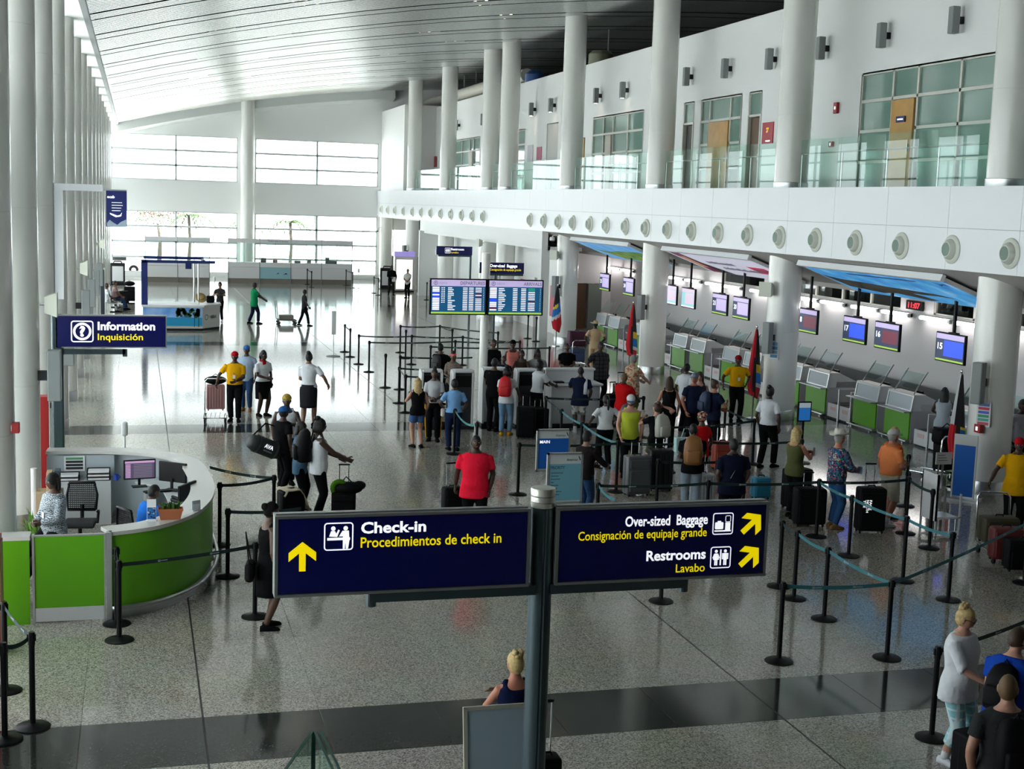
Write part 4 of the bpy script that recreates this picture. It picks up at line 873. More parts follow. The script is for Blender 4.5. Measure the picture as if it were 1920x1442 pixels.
def belt(a, b, lb, sag=0.03, light=False, z=0.975):
    a = Vector((*a, z)); b = Vector((*b, z)); d = (b-a); L = d.length; u = d.normalized(); nrm = Vector((-u.y, u.x, 0))
    a = a+u*0.045; b = b-u*0.045
    t = thing('queue_belt', lb, 'belt', tuple((a+b)/2-Vector((0, 0, z))))
    n = 8; rings = []; c = (a+b)/2-Vector((0, 0, z))
    for i in range(n+1):
        f = i/n; p = a.lerp(b, f)-c-Vector((0, 0, sag*4*f*(1-f)))
        rings.append([p+nrm*0.002+Vector((0, 0, 0.024)), p+nrm*0.002-Vector((0, 0, 0.024)), p-nrm*0.002-Vector((0, 0, 0.024)), p-nrm*0.002+Vector((0, 0, 0.024))])
    MB().ring_loft(rings).build('strap', BELTB if light else BELT, t)
    if L > 1.2:
        m = MB()
        for f in ((0.3, 0.7) if L < 2.2 else (0.2, 0.5, 0.8)):
            p = a.lerp(b, f)-c-Vector((0, 0, sag*4*f*(1-f)))
            for s in (1, -1):
                q = p+nrm*0.0035*s
                for (w0, w1, h) in ((-0.07, -0.035, 0.014), (-0.03, 0.06, 0.007)): m.add([q+u*w0-Vector((0, 0, h)), q+u*w1-Vector((0, 0, h)), q+u*w1+Vector((0, 0, h)), q+u*w0+Vector((0, 0, h))], [(0, 1, 2, 3)])
        m.build('printed_emblem', EM, t)
def queue(pts, desc, pairs=None, light=(), sag=0.03, bl=None):
    n = len(pts)
    for i, p in enumerate(pts):
        w = 'the only one' if n == 1 else ('%s of %d' % (ORD[i], n))
        if p is not None and len(p) == 2: post(p, 'black queue post, %s in the %s' % (ORD[i] if n > 1 else 'single one', desc))
    for (i, j) in (pairs if pairs is not None else [(i, i+1) for i in range(n-1)]):
        belt(pts[i][:2], pts[j][:2], 'queue belt, %s to %s post in the %s' % (ORD[i], ORD[j], desc), sag, (i, j) in light)
# near right maze
queue([(7.77, 14.97), (9.22, 14.84), (13.3, 17.67)], 'front row under the wayfinding sign', light=[(0, 1), (1, 2)])
queue([(7.25, 17.68), (9.33, 18.12), (9.26, 17.49), (9.22, 16.5)], 'short line behind the sign', [(1, 2), (2, 3)], light=[(2, 3)])
belt((9.22, 16.5), (9.22, 14.84), 'teal queue belt sloping towards the front row post', 0.03, True)
queue([(11.44, 20.93), (11.34, 19.62), (11.43, 18.1), (11.55, 17.05)], 'line beside the cowboy hat man', light=[(0, 1), (1, 2), (2, 3)])
queue([(13.2, 20.93), (14.45, 22.98), (13.03, 19.9)], 'line by the orange shirt man', [(0, 1), (0, 2)])
belt((11.44, 20.93), (13.2, 20.93), 'dark queue belt behind the tall black suitcase')
queue([(7.43, 21.1), (9.4, 21.05)], 'row behind the priority poster')
belt((9.4, 21.05), (11.44, 20.93), 'dark queue belt in front of the navy blouse')
belt((7.43, 21.1), (7.35, 20.0), 'teal queue belt hanging towards the wayfinding sign', 0.05, True)
queue([(7.13, 24.95), (9.16, 24.95), (11.0, 24.9), (13.1, 24.8)], 'row behind the main poster')
queue([(9.25, 23.0), (11.0, 23.0)], 'row where the grey suitcase stands')
queue([(9.53, 31.12), (9.28, 29.06), (9.18, 27.27)], 'line beside the service counter', light=[(1, 2)])
belt((9.18, 27.27), (9.16, 24.95), 'light teal belt crossing before the ponytail agent', 0.05, True)
queue([(10.96, 26.71), (13.28, 27.41), (13.35, 29.14), (12.0, 31.0)], 'row below the yellow porter', [(1, 2), (0, 1)])
belt((9.53, 31.12), (12.0, 31.0), 'dark queue belt across the black suitcases')
queue([(6.84, 29.25), (6.89, 27.4)], 'pair behind the red polo man', light=[(0, 1)], sag=0.12)
# near left
queue([(-0.28, 17.88), (-0.24, 17.2)], 'pair before the green desk')
queue([(1.26, 21.83), (1.27, 19.95)], 'pair at the desk\'s curved end', [])
queue([(1.5, 17.9), (2.17, 22.32)], 'pair beside the headscarf woman', [])
belt((-0.24, 17.2), (1.5, 17.9), 'queue belt along the curved green desk', 0.02)
belt((1.26, 21.83), (2.17, 22.32), 'queue belt beside the duffel bag group')
belt((1.27, 19.95), (2.4, 20.05), 'queue belt passing behind the headscarf')
belt((2.17, 22.32), (1.15, 23.4), 'queue belt tied to the rear of the desk')
queue([(-1.08, 14.45), (-1.33, 14.15), (-1.45, 15.6)], 'corner group by the red box', [(0, 1), (0, 2)])
queue([(8.29, 12.35), (10.6, 13.5)], 'line beside the white blouse woman')
# middle maze behind the kiosks
queue([(7.37, 49.7), (7.33, 48.1), (7.3, 45.95), (7.31, 43.83), (7.19, 40.1)], 'far maze, outer end', [(0, 1)])
queue([(9.42, 49.55), (9.27, 47.7), (9.13, 45.9)], 'far maze, middle line', [])
queue([(7.56, 39.7), (7.02, 36.95), (6.87, 35.25)], 'line beside the kiosks', [(1, 2)])
queue([(10.95, 49.7), (11.09, 48.2), (10.88, 45.65), (10.28, 44.2), (9.09, 42.55)], 'far maze, inner line', [(0, 1)])
queue([(12.58, 47.3), (12.52, 44.15), (13.01, 42.3)], 'far maze, board end', [])
for a, b, lb in (((9.42, 49.55), (10.95, 49.7), 'rear left'), ((10.95, 49.7), (12.58, 47.3), 'rear inner'), ((7.3, 45.95), (9.13, 45.9), 'middle left'), ((9.13, 45.9), (10.88, 45.65), 'middle'), ((10.88, 45.65), (12.52, 44.15), 'middle inner'), ((7.31, 43.83), (10.28, 44.2), 'front left'), ((10.28, 44.2), (12.52, 44.15), 'front inner'), ((9.09, 42.55), (13.01, 42.3), 'long front'), ((7.56, 39.7), (9.8, 39.6), 'short left'), ((7.02, 36.95), (8.6, 36.9), 'kiosk side'), ((6.87, 35.25), (8.5, 35.2), 'nearest kiosk side')):
    belt(a, b, 'dark teal %s belt of the far queue maze' % lb)
queue([(15.9, 54.9), (15.93, 53.75)], 'pair by the far flag', [])
queue([(10.684, 89.021), (10.609, 86.138), (13.192, 88.799), (13.229, 86.202)], 'row before the far counters', [(0, 1), (2, 3)])
queue([(13.814, 81.517), (13.807, 79.950), (15.952, 82.386), (16.025, 76.448)], 'group near the suited man', [(0, 1)])
# ================================================================ people
SKIN = dict(d=M('skin_deep', (0.055, 0.028, 0.018), 0.5), b=M('skin_brown', (0.095, 0.047, 0.028), 0.5), m=M('skin_tan', (0.22, 0.11, 0.065), 0.5), l=M('skin_light', (0.50, 0.26, 0.18), 0.5), r=M('skin_sunned', (0.46, 0.18, 0.11), 0.5))
EYEW = M('eye_white', (0.7, 0.68, 0.65), 0.3); EYED = M('eye_dark', (0.01, 0.008, 0.006), 0.3); LIP = M('lip_tone', (0.20, 0.06, 0.05), 0.5)
HAIR = dict(k=M('black_hair', (0.006, 0.005, 0.005), 0.6), n=M('brown_hair', (0.05, 0.025, 0.012), 0.6), y=M('blonde_hair', (0.50, 0.36, 0.15), 0.6, noise=0.3, scale=30), g=M('grey_hair', (0.32, 0.31, 0.29), 0.7), o=M('sandy_hair', (0.17, 0.10, 0.045), 0.6))
def cloth(name, col, rough=0.85, fold=0.5):
    if name in MATS: return MATS[name]
    m = M(name, col, rough, spec=0.06); n = m.node_tree.nodes; l = m.node_tree.links
    add_fold(m, fold); return m
def add_fold(m, s=0.5):
    n = m.node_tree.nodes; l = m.node_tree.links
    tc = n.new('ShaderNodeTexCoord'); t = n.new('ShaderNodeTexNoise'); t.inputs['Scale'].default_value = 9; t.inputs['Detail'].default_value = 3; t.inputs['Distortion'].default_value = 0.8
    b = n.new('ShaderNodeBump'); b.inputs['Strength'].default_value = s; b.inputs['Distance'].default_value = 0.03
    l.new(tc.outputs['Object'], t.inputs['Vector']); l.new(t.outputs['Fac'], b.inputs['Height']); l.new(b.outputs['Normal'], n['Principled BSDF'].inputs['Normal'])
    return m
CL = lambda n, *c: cloth(n + '_cloth', c)
blk = CL('black', 0.006, 0.006, 0.007); wht = CL('white', 0.72, 0.74, 0.78); yel = CL('yellow', 0.75, 0.38, 0.005); red = CL('red', 0.55, 0.008, 0.01); navy = CL('navy', 0.012, 0.018, 0.045); jean = CL('jean_blue', 0.17, 0.30, 0.46); djean = CL('dark_jean', 0.03, 0.07, 0.16); khaki = CL('khaki', 0.50, 0.47, 0.38); lblue = CL('light_blue', 0.20, 0.42, 0.75); green = CL('kelly_green', 0.01, 0.28, 0.10)
coral = CL('coral_red', 0.85, 0.015, 0.045); lime = CL('lime', 0.52, 0.60, 0.05); orange = CL('peach_orange', 0.85, 0.26, 0.09); olive = CL('olive', 0.10, 0.11, 0.04); grey = CL('grey', 0.28, 0.29, 0.30); char = CL('charcoal', 0.035, 0.037, 0.04); pinkc = CL('salmon', 0.75, 0.22, 0.18); beige = CL('sand_beige', 0.55, 0.40, 0.24); royal = CL('royal_blue', 0.01, 0.06, 0.40); brightblue = CL('bright_blue', 0.02, 0.16, 0.62)
floral = add_fold(ramp_mat('tropical_shirt_print', 'voronoi', [(0, (0.6, 0.4, 0.25)), (0.35, (0.65, 0.5, 0.35)), (0.6, (0.5, 0.12, 0.08)), (0.8, (0.15, 0.2, 0.08))], 22))
wrapf = ramp_mat('floral_wrap_print', 'voronoi', [(0, (0.03, 0.02, 0.02)), (0.35, (0.55, 0.5, 0.38)), (0.6, (0.55, 0.12, 0.14)), (0.8, (0.18, 0.2, 0.06))], 34)
multi = add_fold(ramp_mat('confetti_shirt_print', 'voronoi', [(0, (0.02, 0.03, 0.12)), (0.4, (0.03, 0.15, 0.3)), (0.6, (0.4, 0.06, 0.12)), (0.75, (0.02, 0.2, 0.15)), (0.88, (0.5, 0.45, 0.3))], 40))
zig = add_fold(ramp_mat('black_white_zigzag', 'wave', [(0, (0.55, 0.62, 0.68)), (0.5, (0.01, 0.01, 0.012))], 18, dist=6.0))
plaid = add_fold(ramp_mat('dark_plaid', 'checker', [(0, (0.035, 0.038, 0.042)), (0.5, (0.008, 0.008, 0.009))], 9))
stripe = add_fold(ramp_mat('beige_black_stripe', 'wave', [(0, (0.35, 0.27, 0.22)), (0.5, (0.015, 0.012, 0.012))], 12, dist=2.0))
checkp = add_fold(ramp_mat('aqua_gingham', 'checker', [(0, (0.30, 0.62, 0.68)), (0.5, (0.66, 0.80, 0.84))], 11))
shortp = add_fold(ramp_mat('white_print_shorts', 'voronoi', [(0, (0.65, 0.64, 0.6)), (0.75, (0.2, 0.2, 0.2))], 14))
KEEP = []
def queue_remesh(mb, name, mats, parent, vox, it, post=None):
    me = mb.mesh(name, mats, False); o = put(name, me, parent)
    md = o.modifiers.new('r', 'REMESH'); md.mode = 'VOXEL'; md.voxel_size = vox; md.use_smooth_shade = True
    ms = o.modifiers.new('s', 'SMOOTH'); ms.factor = 0.5; ms.iterations = it
    KEEP.append((o, name, mats, post)); return o
def flush_remesh():
    dg = bpy.context.evaluated_depsgraph_get(); out = []
    for o, name, mats, post in KEEP:
        out.append(bpy.data.meshes.new_from_object(o.evaluated_get(dg)))
    for (o, name, mats, post), me in zip(KEEP, out):
        o.modifiers.clear(); old = o.data
        me.materials.clear()
        for m in (mats if isinstance(mats, (list, tuple)) else [mats]): me.materials.append(m)
        if post is not None:
            bm = bmesh.new(); bm.from_mesh(me); pm = post.mesh(name, mats, True); bm.from_mesh(pm); bm.to_mesh(me); bm.free(); bpy.data.meshes.remove(pm)
        me.polygons.foreach_set('use_smooth', [True]*len(me.polygons))
        me.name = name; o.data = me; bpy.data.meshes.remove(old)
    KEEP.clear()
def head_unit(n=30, m=22):
    """unit-sphere directions and head surface points (metres, for a 1.7 m person); front +y"""
    U = []; V = []
    for i in range(m+1):
        t = pi*i/m
        for j in range(n):
            a = 2*pi*j/n; x, y, z = sin(t)*cos(a), sin(t)*sin(a), -cos(t)
            U.append((x, y, z)); X, Y, Z = x*0.074, y*0.094, z*0.115
            if z < 0: X *= 1-0.28*z*z; Y *= 1-0.10*z*z if y > 0 else 1-0.35*z*z
            if y < 0 and z > 0: Y *= 1.04
            g = lambda cx, cz, s: math.exp(-((X-cx)**2+(Z-cz)**2)/s**2)
            if y > 0:
                Y += 0.020*math.exp(-(X/0.012)**2-((Z+0.012)/0.026)**2) + 0.006*math.exp(-(X/0.03)**2-((Z+0.05)/0.012)**2) + 0.008*math.exp(-(X/0.03)**2-((Z+0.10)/0.02)**2)
                Y -= 0.007*(g(0.03, 0.006, 0.014)+g(-0.03, 0.006, 0.014)) - 0.004*math.exp(-((Z-0.03)/0.01)**2)*(abs(X) < 0.05)
            V.append((X, Y, Z))
    F = []
    for i in range(m):
        for j in range(n):
            a = i*n+j; b = i*n+(j+1) % n; F.append((a, b, b+n, a+n))
    return U, V, F
HU, HV, HF = head_unit()
def ik(a, b, l1, l2, pole):
    a, b, pole = Vector(a), Vector(b), Vector(pole); d = b-a; L = d.length
    if L > (l1+l2)*0.995: b = a+d*((l1+l2)*0.995/L); d = b-a; L = d.length
    u = d/L; x = (l1*l1-l2*l2+L*L)/(2*L); hh = sqrt(max(0, l1*l1-x*x)); p = pole-u*pole.dot(u)
    if p.length < 1e-5: p = Vector((0, -1, 0))-u*(-u.y)
    return a+u*x+p.normalized()*hh, b
ARM = dict(down=(.135, .03, .50), fwd=(.10, .24, .60), grip=(.13, .12, .515), hip=(.135, .06, .585), chest=(.05, .19, .70), phone=(.06, .22, .78), head=(.10, .03, .95), belly=(.03, .15, .60), up=(.12, .22, .82), back=(.14, -.10, .50), out=(.24, .10, .56), wide=(.20, .08, .62), lap=(.06, .20, .56), desk=(.10, .26, .66), pull=(.17, -.12, .50))
def person(label, xy, face, h=1.7, skin='b', hair=('short', 'k'), top=('tee', blk), bot=('pants', blk), shoe=blk, arms=('down', 'down'), legs=(0.02, -0.02), lean=0, bw=1.0, fem=False, head=(0, 0), hat=None, sit=None, z0=0.0, stance=0.055, belly=1.0, glasses=False, group=None, items=()):
    t = thing('person', label, 'person', (*xy, z0), radians(face), group); sk = SKIN[skin]; k = h/1.7
    seated = sit is not None
    hz = (sit+0.09) if seated else 0.515*h
    hip = Vector((0, 0, hz)); Rl = Matrix.Rotation(-radians(lean), 3, 'X')
    dz = hz-0.515*h
    def S(x, y, z): return hip + Rl @ (Vector((x, y, z+dz))-hip)            # upright body coordinates to leaned
    hw = 1.06 if fem else 1.0; sw = (0.92 if fem else 1.0)*bw; ww = (0.86 if fem else 1.0)*bw*belly
    secs = [(0.465, .080*hw, .060), (0.50, .097*hw, .069), (0.55, .094*hw, .068*belly), (0.61, .082*ww/bw, .060*belly), (0.67, .088*ww/bw, .064*belly), (0.735, .098*sw/bw, .069), (0.785, .103*sw/bw, .062), (0.818, .094*sw/bw, .050), (0.842, .050, .042), (0.86, .034, .036)]
    def torso(mb, z0_, z1_, ex, mi=0, n=20, flare=0.0):
        zz = [s[0] for s in secs]; rings = []
        for z in sorted(set([z0_]+[q for q in zz if z0_ < q < z1_]+[z1_])):
            zc = max(z, 0.505) if ex > 0.012 else z
            rx = float(np.interp(zc, zz, [s[1] for s in secs]))*bw*h+ex; ry = float(np.interp(zc, zz, [s[2] for s in secs]))*bw*h+ex*0.9
            e = 1+flare*max(0, (0.60-z)/0.15)
            rings.append([S(rx*e*cos(2*pi*j/n), ry*e*sin(2*pi*j/n)+(0.012*h*belly if 0.52 < z < 0.75 and sin(2*pi*j/n) > 0.3 else 0), z*h) for j in range(n)])
        return mb.ring_loft(rings, True, mi)
    # joints
    J = {}
    for s, nm in ((-1, 'L'), (1, 'R')):
        sh = S(s*0.098*sw*h, 0, 0.803*h); a = arms[0 if s < 0 else 1]
        tgt = ARM[a] if isinstance(a, str) else a
        tw = Vector((s*tgt[0]*h, tgt[1]*h, tgt[2]*h+dz)) if isinstance(a, str) and lean == 0 else (Vector((s*tgt[0]*h, tgt[1]*h, tgt[2]*h+dz)) if not isinstance(a, str) else S(s*tgt[0]*h, tgt[1]*h, tgt[2]*h))
        el, wr = ik(sh, tw, 0.175*h, 0.150*h, (s*0.9, -0.7, -0.5))
        hp = Vector((s*0.050*hw*bw*h, 0, hz-0.005*h)); fy = legs[0 if s < 0 else 1]*h
        if seated: an = Vector((s*(0.06)*h, 0.30*h+fy, 0.05*h))
        else: an = Vector((s*stance*h, fy-0.01*h, 0.048*h+abs(min(0, fy+0.12*h))*0.3))
        kn, an = ik(hp, an, 0.245*h, 0.235*h, (s*0.08, 1, 0.3 if seated else 0))
        J[nm] = (sh, el, wr, hp, kn, an)
    def arm(mb, nm, f, ex, cap=0):
        sh, el, wr = J[nm][:3]; b = (0.9 if fem else 1.0)*(0.6+0.4*bw)
        pts = [sh+Vector((0, 0, 0.0)), sh.lerp(el, 0.5), el, el.lerp(wr, 0.35), wr]; rs = [r*h*b+ex for r in (.0335, .029, .0245, .0255, .0165)]
        if f < 1:
            q = [pts[0]]; r = [rs[0]+ex*0.3]; L = [0, .27, .54, .70, 1.0]
            for i in range(1, 5):
                if L[i] <= f: q.append(pts[i]); r.append(rs[i]+ex*0.5)
                else:
                    g = (f-L[i-1])/(L[i]-L[i-1])
                    if g > 0.02: q.append(pts[i-1].lerp(pts[i], g)); r.append(rs[i-1]*(1-g)+rs[i]*g+ex*0.7)
                    break
            pts, rs = q, r
        mb.tube(pts, rs, 12)
    def leg(mb, nm, f, ex, loose=0.0):
        hp, kn, an = J[nm][3:]; b = 0.55+0.45*bw
        pts = [hp+Vector((0, 0, 0.02*h)), hp.lerp(kn, 0.35), kn, kn.lerp(an, 0.35), an]; rs = [r*h*b+ex for r in (.054, .051, .036, .035, .0225)]
        if loose: rs = [max(r, loose*h) for r in rs]
        L = [0, .18, .51, .68, 1.0]; q = [pts[0]]; r = [rs[0]]
        for i in range(1, 5):
            if L[i] <= f+1e-4: q.append(pts[i]); r.append(rs[i])
            else:
                g = (f-L[i-1])/(L[i]-L[i-1])
                if g > 0.02: q.append(pts[i-1].lerp(pts[i], g)); r.append(rs[i-1]*(1-g)+rs[i]*g+0.004)
                break
        mb.tube(q, r, 14)
    # body: one surface; hands, head added to the same mesh
    mb = MB(); torso(mb, 0.47, 0.86, 0)
    for nm in 'LR': arm(mb, nm, 1, 0); leg(mb, nm, 1, 0)
    ntop = S(0, 0.008*h, 0.905*h); mb.tube([S(0, -0.004*h, 0.82*h), ntop], [.036*h, .031*h], 12)
    ex = MB()
    Rh = Rl @ Matrix.Rotation(radians(head[0]), 3, 'Z') @ Matrix.Rotation(radians(head[1]), 3, 'X')
    hc = S(0, 0.012*h, 0.934*h); hk = k*1.02
    HT = lambda p: hc + Rh @ (Vector(p)*hk)
    ex.add([HT(p) for p in HV], HF, 0)
    for s in (-1, 1):
        ex.ell(HT((s*0.074, -0.004, -0.004)), [q*hk for q in (0.009, 0.020, 0.032)], 10, 6, 0, Rh)
        ex.ell(HT((s*0.029, 0.079, 0.008)), [q*hk for q in (0.014, 0.009, 0.008)], 10, 6, 1, Rh); ex.ell(HT((s*0.029, 0.086, 0.008)), [q*hk for q in (0.006, 0.005, 0.006)], 8, 5, 2, Rh)
        ex.ell(HT((s*0.030, 0.087, 0.029)), [q*hk for q in (0.018, 0.005, 0.0045)], 8, 5, 2, Rh)
    ex.ell(HT((0, 0.090, -0.052)), [q*hk for q in (0.024, 0.007, 0.008)], 12, 6, 3, Rh)
    for s, nm in ((-1, 'L'), (1, 'R')):
        sh, el, wr = J[nm][:3]; d = (wr-el).normalized(); inw = Vector((-s, 0.25, 0)); inw = (inw-d*inw.dot(d)).normalized()   # palm faces inwards
        w = d.cross(inw).normalized()*(-s)                                                                                            # towards thumb side (front)
        if w.dot(Vector((0, 1, 0.2))) < 0: w = -w
        pc = wr+d*0.030*h; R3 = Matrix((w, inw, d)).transposed()
        ex.rbox(pc, (0.046*h, 0.020*h, 0.066*h), 0.012*h, mat=R3)
        for i, (o_, L) in enumerate(((.017, .043), (.0057, .048), (-.0057, .045), (-.017, .035))):
            b0 = wr+d*0.058*h+w*o_*h; m1 = b0+(d*0.85+inw*0.5).normalized()*L*0.5*h; m2 = m1+(d*0.35+inw*0.95).normalized()*L*0.5*h
            ex.tube([b0, m1, m2], [.0062*h, .0058*h, .0045*h], 6)
        b0 = wr+d*0.018*h+w*0.018*h; ex.tube([b0, b0+(w*0.75+d*0.6+inw*0.25).normalized()*0.026*h, b0+(w*0.5+d*1.2+inw*0.6).normalized()*0.048*h], [.0085*h, .0075*h, .0055*h], 6)
    far = xy[1] > 45
    queue_remesh(mb, 'body', [sk, EYEW, EYED, LIP], t, 0.022 if far else 0.017, 4, ex)
    V = 0.024 if far else 0.017
    # top
    if top:
        kd, mt = top; m = MB(); e = (0.016 if kd.startswith('tuck') else 0.025)*k
        hem = dict(tee=.47, polo=.455, shirt=.46, long=.47, tank=.47, crop=.56, blouse=.43, dress=.47, jacket=.43, untuck=.42, tuck=.535, tucklong=.535)[kd]
        torso(m, hem, 0.80 if kd in ('tank', 'dress', 'crop') else 0.838, e, flare=0.12 if kd in ('blouse', 'untuck', 'polo') else 0.0)
        sl = dict(tee=.34, polo=.40, shirt=.40, long=.97, tank=0, crop=0, blouse=.55, dress=0, jacket=.98, untuck=.40, tuck=.40, tucklong=.97)[kd]
        for nm in 'LR':
            if sl: arm(m, nm, sl, 0.013*k)
            else:
                sh = J[nm][0]; c = S((-1 if nm == 'L' else 1)*0.055*h, 0, 0.83*h)
                m.tube([S((-1 if nm == 'L' else 1)*0.060*h, 0.045*h, 0.775*h), S((-1 if nm == 'L' else 1)*0.058*h, 0, 0.838*h), S((-1 if nm == 'L' else 1)*0.060*h, -0.045*h, 0.775*h)], 0.022*h, 10)
        queue_remesh(m, 'dress' if kd == 'dress' else 'shirt', mt, t, V, 3)
        if kd in ('polo', 'shirt', 'blouse', 'tuck', 'untuck', 'jacket'):
            rg = []
            for (zz, r) in ((0.820, .060), (0.850, .046), (0.854, .050), (0.824, .068)): rg.append([S(r*h*cos(2*pi*j/18), r*h*sin(2*pi*j/18)*1.0+0.0, (zz-0.016*max(0, sin(2*pi*j/18)))*h) for j in range(18)])
            MB().ring_loft(rg, False).build('collar', mt, t, True)
    # bottom
    kd, mt = bot; m = MB(); e = 0.013*k
    if kd in ('pants', 'jeans', 'shorts', 'capri', 'bermuda'):
        torso(m, 0.465, 0.575, e*0.75)
        f = dict(pants=.985, jeans=.985, shorts=.30, bermuda=.52, capri=.80)[kd]
        for nm in 'LR': leg(m, nm, f, e, dict(pants=.036, bermuda=.052, shorts=.055, capri=.04).get(kd, 0))
        queue_remesh(m, 'shorts' if kd in ('shorts', 'bermuda') else 'trousers', mt, t, V, 3)
    elif kd in ('skirt', 'long_skirt'):
        z1, zb = (0.575, 0.27 if kd == 'skirt' else 0.16); rings = []
        for i in range(9):
            f = i/8; z = z1+(zb-z1)*f; rx = float(np.interp(z, [0.2, 0.30, 0.42, 0.50, 0.575], [.092, .094, .10, .102, .088]))*bw*h+0.012; ry = rx*0.80+max(abs(legs[0]-legs[1])*0.35*h*f, 0)
            rings.append([(rx*cos(2*pi*j/22), ry*sin(2*pi*j/22)+0.004*sin(6*2*pi*j/22)*f, z*h) for j in range(22)])
        MB().ring_loft(rings).build('skirt', mt, t, True)
        if mt is blk or mt is navy: pass
    # shoes
    for nm in 'LR':
        an, kn = J[nm][5], J[nm][4]; rot = Matrix.Rotation((0.18 if nm == 'L' else -0.18), 3, 'Z'); L = 0.155*h; rg = []
        zb = max(0.0, an.z-0.048*h)
        for (yy, w, hh) in ((-0.30, .008, .02), (-0.28, .022, .034), (-0.12, .026, .046), (0.12, .027, .042), (0.38, .031, .030), (0.60, .028, .022), (0.69, .016, .015), (0.715, .006, .008)):
            rg.append([Vector((an.x, an.y, zb)) + rot @ Vector((w*h*cos(a), yy*L, max(0.0, hh*h*(0.55+0.6*sin(a))) if sin(a) > -0.5 else 0.0)) for a in [2*pi*j/12 for j in range(12)]])
        MB().ring_loft(rg).build('shoe', shoe, t, True)
    # hair
    st, hcx = hair; hm = HAIR[hcx] if isinstance(hcx, str) else hcx
    if st not in ('bald', None):
        th = dict(buzz=0.003, short=0.010, bob=0.015, long=0.014, pony=0.007, bun=0.007, afro=0.05, updo=0.011, dreads=0.012)[st]
        vv = []
        for (x, y, z), p in zip(HU, HV):
            line = 0.42-0.35*abs(x) if y > 0 else -0.60
            if st in ('bob', 'long', 'dreads'): line = 0.40-0.9*abs(x) if y > 0 else -0.95
            q = (z-line)*4+ (0.0 if y > 0 else (-y)*1.5); mk = min(1, max(0, q)); wv = 1+0.35*sin(x*23+z*17)*sin(y*19)
            vv.append(HT([c*(0.955+(0.045+th*wv/0.1)*mk) for c in p]))
        hb = MB().add(vv, HF)
        if st == 'bun': hb.ell(HT((0, -0.06, 0.115)), [q*hk for q in (0.05, 0.05, 0.045)])
        if st == 'updo': 
            for i in range(14):
                a = i*2.4; hb.ell(HT((0.035*cos(a), -0.045+0.03*sin(a), 0.115+0.022*sin(i*1.7))), [q*hk for q in (0.028, 0.026, 0.026)], 8, 6)
        if st == 'pony': hb.tube([HT((0, -0.09, 0.02)), HT((0, -0.14, -0.03)), HT((0.0, -0.135, -0.14)), HT((0.0, -0.115, -0.25))], [.028*hk, .036*hk, .03*hk, .01*hk], 10)
        if st == 'dreads':
            for i in range(22):
                a = pi+pi*i/21 if i % 2 else -0.3+ (pi*0.2)*i/21; a = pi*(0.95+1.1*i/21); r0 = 0.085
                hb.tube([HT((r0*cos(a)*0.8, r0*sin(a), 0.06)), HT((r0*cos(a)*1.15, r0*sin(a)*1.25, -0.02)), HT((r0*cos(a)*1.1, r0*sin(a)*1.2-0.01, -0.10))], [.014*hk, .014*hk, .008*hk], 6)
            for i in range(5): hb.ell(HT((0.03*cos(i*1.3), -0.05+0.03*sin(i*1.3), 0.13)), [q*hk for q in (0.03, 0.03, 0.035)], 8, 6)
        if st in ('long', 'bob'):
            z1 = -0.12 if st == 'bob' else -0.30; rg = []
            for i in range(8):
                f = i/7; z = 0.06+(z1-0.06)*f; rx = (0.086+0.016*sin(f*2.5))*(1-0.25*max(0, f-0.75)/0.25); rg.append([HT((rx*cos(a), -0.025-0.02*f+(0.085-0.02*f)*sin(a)*(1+0.05*sin(9*a)), z)) for a in [pi+0.0+(pi)*j/11 for j in range(12)]]+[HT((rx*0.72*cos(a), -0.015-0.03*f+0.05*sin(a), z)) for a in [2*pi-pi*j/11 for j in range(12)]])
            hb.ring_loft(rg)
        hb.build('hair', hm, t, True)
    if hat:
        hk2, hm2 = hat[0], hat[1]
        if hk2 in ('cap', 'backcap'):
            s = 1 if hk2 == 'cap' else -1
            cb = MB(); rg = []
            for i in range(7):
                a = pi/2*i/6; rg.append([HT((0.088*cos(a)*cos(b), -0.006+0.108*cos(a)*sin(b), 0.045+0.085*sin(a))) for b in [2*pi*j/24 for j in range(24)]])
            rg[-1] = [HT((0.004*cos(b), -0.006+0.004*sin(b), 0.131)) for b in [2*pi*j/24 for j in range(24)]]
            cb.ring_loft([[HT((0.084*cos(b), -0.006+0.103*sin(b), 0.03)) for b in [2*pi*j/24 for j in range(24)]]]+rg)
            c = cb.build('cap', hm2, t, True)
            bm_ = hat[2] if len(hat) > 2 else hm2
            up = [(0.078*cos(b), s*(0.082+0.085*sin(b)), 0.048-0.012*sin(b)-0.02*cos(b)**2) for b in [pi*j/12 for j in range(13)]]
            MB().ring_loft([[HT(p) for p in up], [HT((p[0], p[1], p[2]-0.008)) for p in up]], cap=True).build('brim', bm_, c)
        if hk2 == 'cowboy':
            cb = MB(); rg = []
            for (r, z, e) in ((.172, .088, .03), (.168, .075, .03), (.105, .058, 0), (.095, .06, 0), (.092, .12, 0), (.082, .165, 0), (.05, .172, 0), (.012, .150, 0)):
                rg.append([HT((r*cos(b)*0.92, -0.005+r*sin(b)*1.1, z+0.028*(cos(b)**2)*(r > .15)-0.018*(abs(sin(b)) > .8)*(r > .15))) for b in [2*pi*j/28 for j in range(28)]])
            cb.ring_loft(rg).build('cowboy_hat', hm2, t, True)
        if hk2 == 'wrap':
            cb = MB(); vv = []
            for (x, y, z), p in zip(HU, HV):
                mk = min(1, max(0, (z-(0.30 if y > 0 else -0.5))*5)); vv.append(HT([c*(0.94+(0.06+(0.16 if z > 0.3 else 0.12)*(1+0.2*sin(7*z+5*x)))*mk) for c in p]))
            cb.add(vv, HF); cb.ell(HT((0.0, -0.085, 0.07)), [q*hk for q in (0.06, 0.05, 0.05)]); cb.build('head_wrap', hm2, t, True)
